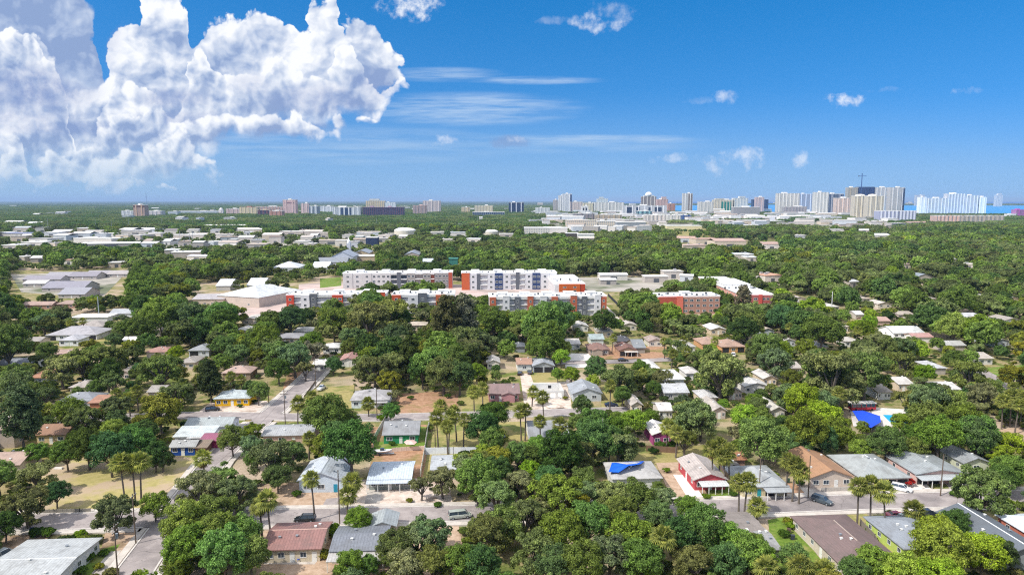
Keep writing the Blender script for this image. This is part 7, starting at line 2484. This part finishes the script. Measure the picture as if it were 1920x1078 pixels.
def build_tree(k, x, y, Rm, i):
    shp, col, words, nm = KINDS[k]
    r_ = random.Random(i * 13 + 5)
    cm_, tm_ = SH[shp][r_.randrange(len(SH[shp]))]
    hs = r_.uniform(.92, 1.12)
    e = empty(nm, (x, y, 0), r_.uniform(0, 6.28), (Rm, Rm, Rm * hs))
    j = r_.uniform(.76, 1.26)
    cr_ = addo('crown', cm_, e)
    cr_.color = (col[0] * j * r_.uniform(.82, 1.2), col[1] * j, col[2] * j * r_.uniform(.7, 1.35), 1)
    addo('trunk', tm_, e)
    tag(e, None, 'tree', 'trees between the houses')
    return e


for i, (k, x, y, Rm, px, py, wpx, man) in enumerate(TREES):
    e = build_tree(k, x, y, Rm, i)
    TREEOBJ.append([e, KINDS[k][2], px, py, wpx, math.hypot(x, y)])

# palms: crown pixel, trunk height in metres, lean
PALMS = '''225,868,10.5 248,868,9.5 263,866,10 380,860,7 218,738,7 240,748,6 256,733,7 230,760,6 559,756,8.5 600,778,8.5 583,898,9.5 500,938,9 487,950,7 652,928,5 660,905,5 580,822,6 818,783,9 845,782,9.5 837,800,8 870,787,9
851,772,9 826,762,5 888,735,7 690,757,4.5 692,632,8 715,627,8 900,615,8 1017,745,8 975,772,9 986,768,9.5 1012,790,8 1050,797,8 1145,722,9.5 1245,640,8 1281,638,8 1262,664,7 1287,660,7 1340,640,8 1335,842,9 1350,834,9.5 1366,845,9
1357,856,8 1386,905,8 1402,903,8.5 1420,950,3.5 1478,864,9 1492,872,9 1500,884,8 1610,912,9.5 1633,908,10 1657,922,9 1714,957,4.5 1574,738,8 1880,752,9 1896,742,10 1911,760,9 1902,728,9 1918,745,9 1480,612,8 1608,620,7 1242,1008,8
1270,812,7 1252,800,7 1545,1072,4 1500,1062,5 585,745,5 433,706,6 452,712,6 1000,735,5 131,606,7 155,602,7 1150,634,7 1160,702,8 1205,700,7 90,770,6 940,820,5 905,728,6 1436,1064,6'''
PALMOBJ = []
for i, tok in enumerate(PALMS.split()):
    a, b_, h_ = [float(v_) for v_ in tok.split(',')]
    r_ = random.Random(i + 400)
    p = G(a, b_, h_)
    lean = Vector((r_.uniform(-.9, .9), r_.uniform(-.4, .4), 0)) * (h_ / 10)
    base = Vector((p.x - lean.x, p.y - lean.y, 0))
    e = empty('palm_tree', base, 0)
    MB().tube([(0, 0, -.2), lean * .25 + Vector((0, 0, h_ * .35)), lean * .65 + Vector((0, 0, h_ * .72)), lean + Vector((0, 0, h_ + .1))], [.26, .2, .18, .2], 7).build('trunk', BARK, e)
    s_ = r_.uniform(2.5, 3.2)
    c_ = addo('crown', PALMC[i % 3], e, lean + Vector((0, 0, h_)), r_.uniform(0, 6), (s_, s_, s_))
    j = r_.uniform(.85, 1.2)
    c_.color = (.19 * j, .225 * j, .07 * j, 1)
    d_ = addo('dead_fronds', PALMD, e, lean + Vector((0, 0, h_)), r_.uniform(0, 6), (s_ * .85, s_ * .85, s_ * .85))
    d_.color = (.20, .16, .10, 1)
    tag(e, None, 'palm', 'cabbage palms')
    PALMOBJ.append([e, 'fan palm', a, b_, s_ * 2 * FPX / p.y, p.y])

# shrubs by the houses
SHRUBS = '''717,785,2.0,L 623,998,2.4,L 610,1040,1.8,Y 616,1000,1.6,Y 905,716,2.6,Y 925,862,2.4,L 687,762,1.6,G 150,1002,1.6,L 186,1060,1.2,Y 166,1045,1.5,G 195,1035,1.2,G 152,1070,1.5,G 1700,905,2.0,R 1718,878,2.2,R 1693,872,2.0,R 1240,838,2.2,G 1260,836,2.0,G
1225,846,1.8,D 1485,985,1.6,L 1470,1000,1.5,G 1478,978,1.6,Y 1200,878,1.4,L 1290,880,1.2,G 1250,880,1.2,L 735,830,1.2,G 345,795,1.6,D 40,850,2.4,G 25,856,2.2,G 75,850,2.2,L 95,852,2.4,G 88,1000,1.8,G 70,1000,2.0,D 1500,905,1.4,G
1610,925,1.3,G 1440,915,1.2,G 1325,930,1.3,L 1375,925,1.2,G 556,925,1.4,G 640,905,1.3,D 820,945,1.2,G 768,936,1.0,Y 845,700,1.6,L 880,700,2.4,L 870,726,1.8,L 1088,760,1.6,G 1060,745,1.2,Y 1180,755,1.6,G 960,710,1.6,G 945,758,1.4,D 1585,1000,1.3,G
1630,990,1.1,G 450,760,1.2,G 478,752,1.3,D 395,750,1.4,G 770,745,1.4,G 840,742,1.5,G 1205,868,1.2,G 1165,858,1.5,G 980,846,1.6,L 1830,880,1.8,G 1790,925,1.4,G 1670,960,1.2,G'''
SHOBJ = []
SC_ = {'L': (.15, .24, .025), 'Y': (.18, .19, .03), 'G': (.07, .13, .025), 'D': (.04, .08, .022), 'R': (.35, .03, .03)}
SW_ = {'L': 'lime-green shrub', 'Y': 'yellowish shrub', 'G': 'green shrub', 'D': 'dark green shrub', 'R': 'red-flowering shrub'}
for i, tok in enumerate(SHRUBS.split()):
    a, b_, r2, k = tok.split(',')
    p = G(float(a), float(b_), .8)
    r_ = random.Random(i + 50)
    rr2 = float(r2)
    e = empty('shrub', (p.x, p.y, 0), r_.uniform(0, 6), (rr2, rr2, rr2))
    c_ = addo('foliage', SH['bush'][i % 3][0], e)
    c_.color = SC_[k] + (1,)
    MB().tube([(0, 0, -.1), (.02, 0, .5)], [.06, .03], 6).build('stem', BARK, e)
    tag(e, None, 'shrub', 'shrubs in the yards')
    SHOBJ.append([e, SW_[k], float(a), float(b_), rr2 * 2 * FPX / p.y, p.y])

# ------------------------------------------------------------------ the woods beyond: one object
print('trees near', len(TREES))
protos = bpy.data.collections.new('tree kinds')      # not linked: only instanced by the woods
order = []


LEAF_W = m_leaf('woodland foliage', inst=True, dark=.62, light=1.38)
PCOL = []


def proto(nm, me, col):
    if me.materials[0] is not LEAF_W:
        me.materials[0] = LEAF_W
    o = bpy.data.objects.new('%04d_%s' % (len(order), nm), me)
    PCOL.append(tuple(col))
    protos.objects.link(o)
    order.append(o)
    return len(order) - 1


# crown with trunk joined for the instanced trees
PI2 = {}
for k, (shp, col, words, nm) in KINDS.items():
    if k in 'N':
        continue
    if shp in LOD2:
        PI2[k] = [proto(shp, me, [c_ * f for c_ in col]) for me in LOD2[shp] for f in (.78, 1.18)]
PI3 = {}
for k, (shp, col, words, nm) in KINDS.items():
    s3 = shp if shp in LOD3 else 'oak'
    PI3[k] = [proto(s3, me, [c_ * f for c_ in col]) for me in LOD3[s3] for f in (.78, 1.2)]


def patch_mesh(seed, size, n, nl, lsz):
    rng_ = np.random.default_rng(seed)
    Ps, Ns = [], []
    for i in range(n):
        c = np.array([rng_.uniform(-size / 2, size / 2), rng_.uniform(-size / 2, size / 2), 0])
        r_ = rng_.uniform(4.0, 7.5)
        hz = rng_.uniform(7, 11)
        v = rng_.normal(size=(nl, 3))
        v[:, 2] = np.abs(v[:, 2])
        v /= np.linalg.norm(v, axis=1)[:, None]
        Ps.append(c + v * np.array([r_, r_, r_ * .7]) * (0.8 + .25 * rng_.random((nl, 1))) + np.array([0, 0, hz - r_ * .6]))
        Ns.append(v)
    me = leaf_mesh('wood_patch', np.vstack(Ps), np.vstack(Ns), lsz, rng_, 1.2)
    me.materials.append(LEAF)
    return me


PATCH = [patch_mesh(i, 64, 52, 52, 1.9) for i in range(4)]
PIP = [proto('patch', me, [c_ * f for c_ in KINDS[k][1]]) for me in PATCH for k in 'OD' for f in (.95, 1.15)]
PATCH2 = [patch_mesh(20 + i, 150, 110, 22, 4.6) for i in range(2)]
PIQ = [proto('patch', me, [c_ * f for c_ in KINDS[k][1]]) for me in PATCH2 for k in 'OD' for f in (1.0, 1.2)]

pos, rot_, scl, idx = [], [], [], []
# zones of thin tree cover in the middle distance (picture rectangles): probability of a tree
THIN = [(0, 426, 330, 470, .36), (330, 430, 760, 466, .30), (300, 455, 560, 478, .25), (760, 428, 1000, 445, .45), (1000, 400, 1300, 440, .2), (1300, 398, 1660, 428, .14), (1200, 423, 1330, 446, .15), (1265, 446, 1460, 470, .12),
        (30, 508, 250, 552, .10), (600, 450, 720, 492, .35), (500, 478, 660, 505, .5), (1040, 518, 1310, 545, .42), (560, 528, 860, 552, .06), (860, 532, 1110, 560, .05), (360, 530, 560, 575, .10), (280, 572, 360, 600, .2),
        (1130, 545, 1170, 600, .15), (470, 400, 960, 412, .6), (1700, 395, 1880, 404, .2), (1440, 555, 1530, 580, .3)]


for i, (kx, x0, y0, Rr2) in enumerate(()):
    pass
y = 62.0
while y < 1650:
    st = 8.6 if y < 500 else 10.5
    half = y * .80 + 6 if y > 700 else y * .80 + 110
    x = -half
    while x < half:
        xx, yy2 = x + rngt.uniform(-3.6, 3.6), y + rngt.uniform(-3.6, 3.6)
        x += st
        Rm = rngt.uniform(5.0, 9.0) if rngt.random() < .7 else rngt.uniform(3.0, 5.0)
        q = PX(xx, yy2, 0)
        if yy2 < NEAR_LIMIT and -45 < q[0] < 1965 and yy2 > 108:
            continue
        if yy2 > 700 and not (-60 < q[0] < 1980):
            continue
        if yy2 < NEAR_LIMIT:
            Rm = min(Rm, 6.0)
            if PX(xx, yy2, 11)[1] < 1085 and -60 < q[0] < 1980:
                continue
        pr_ = .97
        for a, b_, c_, d_, p2 in THIN:
            if a <= q[0] <= c_ and b_ <= q[1] <= d_:
                pr_ = min(pr_, p2)
        if pr_ < .5:
            pr_ *= 1.0 + max(-.8, min(1.4, clump(xx, yy2)))
        if q[2] < 560 and clump(xx * 1.9 + 40, yy2 * 1.9) > rngt.uniform(.6, 1.35) + (.5 if q[0] > 1300 else 0):
            continue
        if rngt.random() > pr_:
            continue
        if q[2] < 420:
            if near_tree(xx, yy2, Rm, .45):
                continue
        if in_foot(xx, yy2, Rm * .25) or (q[2] < 700 and in_sheet(xx, yy2)):
            continue
        k = kind_at(q[0], q[1], rngt) if q[2] < 450 else None
        if k is None:
            cn = math.sin(xx * .013 + 2.1) + math.cos(yy2 * .0105 + xx * .006) + rngt.uniform(-.9, .9)
            k = rngt.choice('DDDGOG') if cn > .9 else (rngt.choice('OOOOGW') if cn > -.5 else rngt.choice('OOGGYGO'))
            if rngt.random() < .012:
                k = 'L'
        if k == 'N':
            k = 'G'
        cz, ct = GEO[KINDS[k][0]]
        if hides(xx, yy2, 1.5, ct * Rm, Rm, .7):
            Rm *= .55
            if hides(xx, yy2, .5, ct * Rm, Rm, .7):
                continue
        pos.append((xx, yy2, 0))
        rot_.append(rngt.uniform(0, 6.28))
        scl.append(Rm * 1.0)
        tab = PI2 if q[2] < 640 and k in PI2 else PI3
        idx.append(rngt.choice(tab[k]))
    y += st
n_mid = len(pos)
# forest patches to the horizon
def water_at(px, py):
    if px > 1235 and py < 399 + (px - 1300) * .01 and py > 384.6:
        return True
    return px > 1150 and py <= 382.4


y = 1650.0
while y < 9000:
    st = 62 if y < 4200 else 140
    half = y * .80
    x = -half
    while x < half:
        xx, yy2 = x + rngt.uniform(-st / 3, st / 3), y + rngt.uniform(-st / 3, st / 3)
        x += st
        q = PX(xx, yy2, 0)
        if not (-80 < q[0] < 2000):
            continue
        if water_at(q[0], q[1]):
            continue
        pr_ = .86
        for a, b_, c_, d_, p2 in THIN:
            if a <= q[0] <= c_ and b_ <= q[1] <= d_:
                pr_ = min(pr_, p2 + .12)
        if 1020 < q[0] < 1720 and 396 < q[1] < 412:
            pr_ = min(pr_, .35)
        if rngt.random() > pr_ or in_foot(xx, yy2, 22 if st < 100 else 40):
            continue
        pos.append((xx, yy2, -.5))
        rot_.append(rngt.uniform(0, 6.28))
        scl.append(rngt.uniform(.85, 1.1))
        idx.append(rngt.choice(PIP if st < 100 else PIQ))
    y += st
# low shore trees on the far islands
for i in range(420):
    px, py = rngt.uniform(1236, 1930), rngt.uniform(382.9, 385.3)
    p = G(px, py)
    pos.append((p.x, p.y, .5))
    rot_.append(rngt.uniform(0, 6.28))
    scl.append(1.0)
    idx.append(rngt.choice(PIQ))
print('woods', n_mid, len(pos))

me = bpy.data.meshes.new('woods')
me.vertices.add(len(pos))
me.vertices.foreach_set('co', np.array(pos, dtype=np.float32).reshape(-1))
for nm, ty, data in (('rot', 'FLOAT', rot_), ('scl', 'FLOAT', scl), ('idx', 'INT', idx)):
    at = me.attributes.new(nm, ty, 'POINT')
    at.data.foreach_set('value', np.array(data, dtype=np.float32 if ty == 'FLOAT' else np.int32))
ca = me.attributes.new('tint', 'FLOAT_VECTOR', 'POINT')
ca.data.foreach_set('vector', np.array([PCOL[i] for i in idx], dtype=np.float32).reshape(-1))
me.materials.append(LEAF_W)
woods = bpy.data.objects.new('woodland', me)
C.objects.link(woods)
tag(woods, 'continuous tree cover of town and countryside beyond the near streets', 'woodland', None, 'stuff')
ng = bpy.data.node_groups.new('scatter', 'GeometryNodeTree')
ng.interface.new_socket('Geometry', in_out='INPUT', socket_type='NodeSocketGeometry')
ng.interface.new_socket('Geometry', in_out='OUTPUT', socket_type='NodeSocketGeometry')
gi = ng.nodes.new('NodeGroupInput')
go = ng.nodes.new('NodeGroupOutput')
ci = ng.nodes.new('GeometryNodeCollectionInfo')
ci.inputs['Collection'].default_value = protos
ci.inputs['Separate Children'].default_value = True
ci.inputs['Reset Children'].default_value = True
iop = ng.nodes.new('GeometryNodeInstanceOnPoints')
m2p = ng.nodes.new('GeometryNodeMeshToPoints')


def attr(nm, ty):
    a = ng.nodes.new('GeometryNodeInputNamedAttribute')
    a.data_type = ty
    a.inputs[0].default_value = nm
    return a.outputs[0]


cx = ng.nodes.new('ShaderNodeCombineXYZ')
cs = ng.nodes.new('ShaderNodeCombineXYZ')
lk = ng.links.new
lk(attr('rot', 'FLOAT'), cx.inputs[2])
sa = attr('scl', 'FLOAT')
for i in range(3):
    lk(sa, cs.inputs[i])
lk(gi.outputs[0], m2p.inputs[0])
lk(m2p.outputs[0], iop.inputs['Points'])
lk(ci.outputs[0], iop.inputs['Instance'])
iop.inputs['Pick Instance'].default_value = True
lk(attr('idx', 'INT'), iop.inputs['Instance Index'])
lk(cx.outputs[0], iop.inputs['Rotation'])
lk(cs.outputs[0], iop.inputs['Scale'])
lk(iop.outputs[0], go.inputs[0])
md = woods.modifiers.new('scatter', 'NODES')
md.node_group = ng


# low growth under and between the trees: one object
up, ur, us, ui = [], [], [], []
protos2 = bpy.data.collections.new('undergrowth kinds')
UC = []
for me_ in [m_[0] for m_ in SH['bush']]:
    m2 = me_.copy()
    m2.materials[0] = LEAF_W
    for c_ in ((.10, .14, .045), (.14, .19, .05), (.17, .17, .07), (.07, .11, .04), (.19, .24, .05)):
        o = bpy.data.objects.new('%03d_bush' % len(UC), m2)
        protos2.objects.link(o)
        UC.append(c_)
y = 116.0
while y < 430:
    half = y * .80 + 4
    st = 3.6 if y < 260 else 5.0
    x = -half
    while x < half:
        xx, yy2 = x + rngt.uniform(-1.8, 1.8), y + rngt.uniform(-1.8, 1.8)
        x += st
        if clump(xx * 2.3, yy2 * 2.3) < -.25 + rngt.uniform(-.5, .5) or in_foot(xx, yy2, .3) or in_sheet(xx, yy2):
            continue
        s_ = rngt.uniform(.6, 2.1)
        if hides(xx, yy2, .2, s_ * .8, s_, .8):
            continue
        up.append((xx, yy2, 0))
        ur.append(rngt.uniform(0, 6.28))
        us.append(s_)
        ui.append(rngt.randrange(len(UC)))
    y += st
me = bpy.data.meshes.new('undergrowth')
me.vertices.add(len(up))
me.vertices.foreach_set('co', np.array(up, dtype=np.float32).reshape(-1))
for nm, ty, data in (('rot', 'FLOAT', ur), ('scl', 'FLOAT', us), ('idx', 'INT', ui)):
    at = me.attributes.new(nm, ty, 'POINT')
    at.data.foreach_set('value', np.array(data, dtype=np.float32 if ty == 'FLOAT' else np.int32))
ca = me.attributes.new('tint', 'FLOAT_VECTOR', 'POINT')
ca.data.foreach_set('vector', np.array([UC[i] for i in ui], dtype=np.float32).reshape(-1))
me.materials.append(LEAF_W)
under = bpy.data.objects.new('undergrowth', me)
C.objects.link(under)
tag(under, 'low bushes and rough growth under and between the trees', 'undergrowth', None, 'stuff')
ng2 = ng.copy()
for n_ in ng2.nodes:
    if n_.type == 'COLLECTION_INFO':
        n_.inputs['Collection'].default_value = protos2
under.modifiers.new('scatter', 'NODES').node_group = ng2
print('undergrowth', len(up))

# ------------------------------------------------------------------ labels computed from what stands next to what
LANDS = [l_ for l_ in LAND if l_[0]]
USED = set()


def rel(px, py, L_):
    dx, dy = px - L_[1], py - L_[2]
    if abs(dx) > abs(dy) * 1.2:
        return 'left of' if dx < 0 else 'right of'
    return 'behind' if dy < 0 else 'in front of'


def auto_label(items, sizew=True):
    rows = sorted(items, key=lambda r_: -r_[4])
    for it in rows:
        e, words, px, py, wpx, dist = it
        near = sorted(LANDS, key=lambda L_: (L_[1] - px) ** 2 + ((L_[2] - py) * 1.6) ** 2)[:26]
        done = False
        for far in ('', 'larger ', 'smaller '):
            for n_, L_ in enumerate(near if far == '' else near[:40]):
                d_ = math.hypot(L_[1] - px, L_[2] - py)
                pre = 'just ' if d_ < L_[4] + 70 else ('a way ' if d_ < 260 else 'far ')
                r_ = rel(px, py, L_)
                lab = '%s%s %s%s the %s' % (far, words, pre, r_, L_[0])
                if lab not in USED and len(re.findall(r'[a-z]+', lab)) <= 15:
                    USED.add(lab)
                    e['label'] = lab
                    done = True
                    break
            if done:
                break
        if not done:
            e['label'] = '%s among the unbroken tree cover' % words


auto_label(PEEP)
auto_label(PALMOBJ)
auto_label(SHOBJ)
auto_label(TREEOBJ)
RW_ = {}
for e, px, py, dist, wpx, rc in IND:
    r_, g_, b2 = [int(rc[i:i + 2], 16) for i in (0, 2, 4)]
    cw = 'white-roofed' if min(r_, g_, b2) > 222 else ('pink-tan roofed' if r_ - b2 > 18 and r_ < 225 else ('cream-roofed' if r_ - b2 > 12 else ('dark-roofed' if r_ < 165 else 'grey-roofed')))
    RW_.setdefault('x', []).append([e, '%s %s low building' % ('wide' if wpx > 34 else ('small' if wpx < 15 else 'plain'), cw), px, py, wpx, dist])
auto_label(RW_['x'])

# ------------------------------------------------------------------ the air: one even, closed box of pale haze
hz = MB().box(-70000, 70000, -600, 62000, -1.5, 196.0)
m, nt = newmat('haze')
pv = nt.nodes.new('ShaderNodeVolumePrincipled')
pv.inputs['Color'].default_value = (0.47, 0.67, 0.97, 1)
pv.inputs['Density'].default_value = 0.000042
pv.inputs['Anisotropy'].default_value = 0.0
om = nt.nodes.new('ShaderNodeOutputMaterial')
nt.links.new(pv.outputs[0], om.inputs['Volume'])
ho = hz.build('haze', m)
tag(ho, None, None, None, 'stuff')
ho.display_type = 'WIRE'
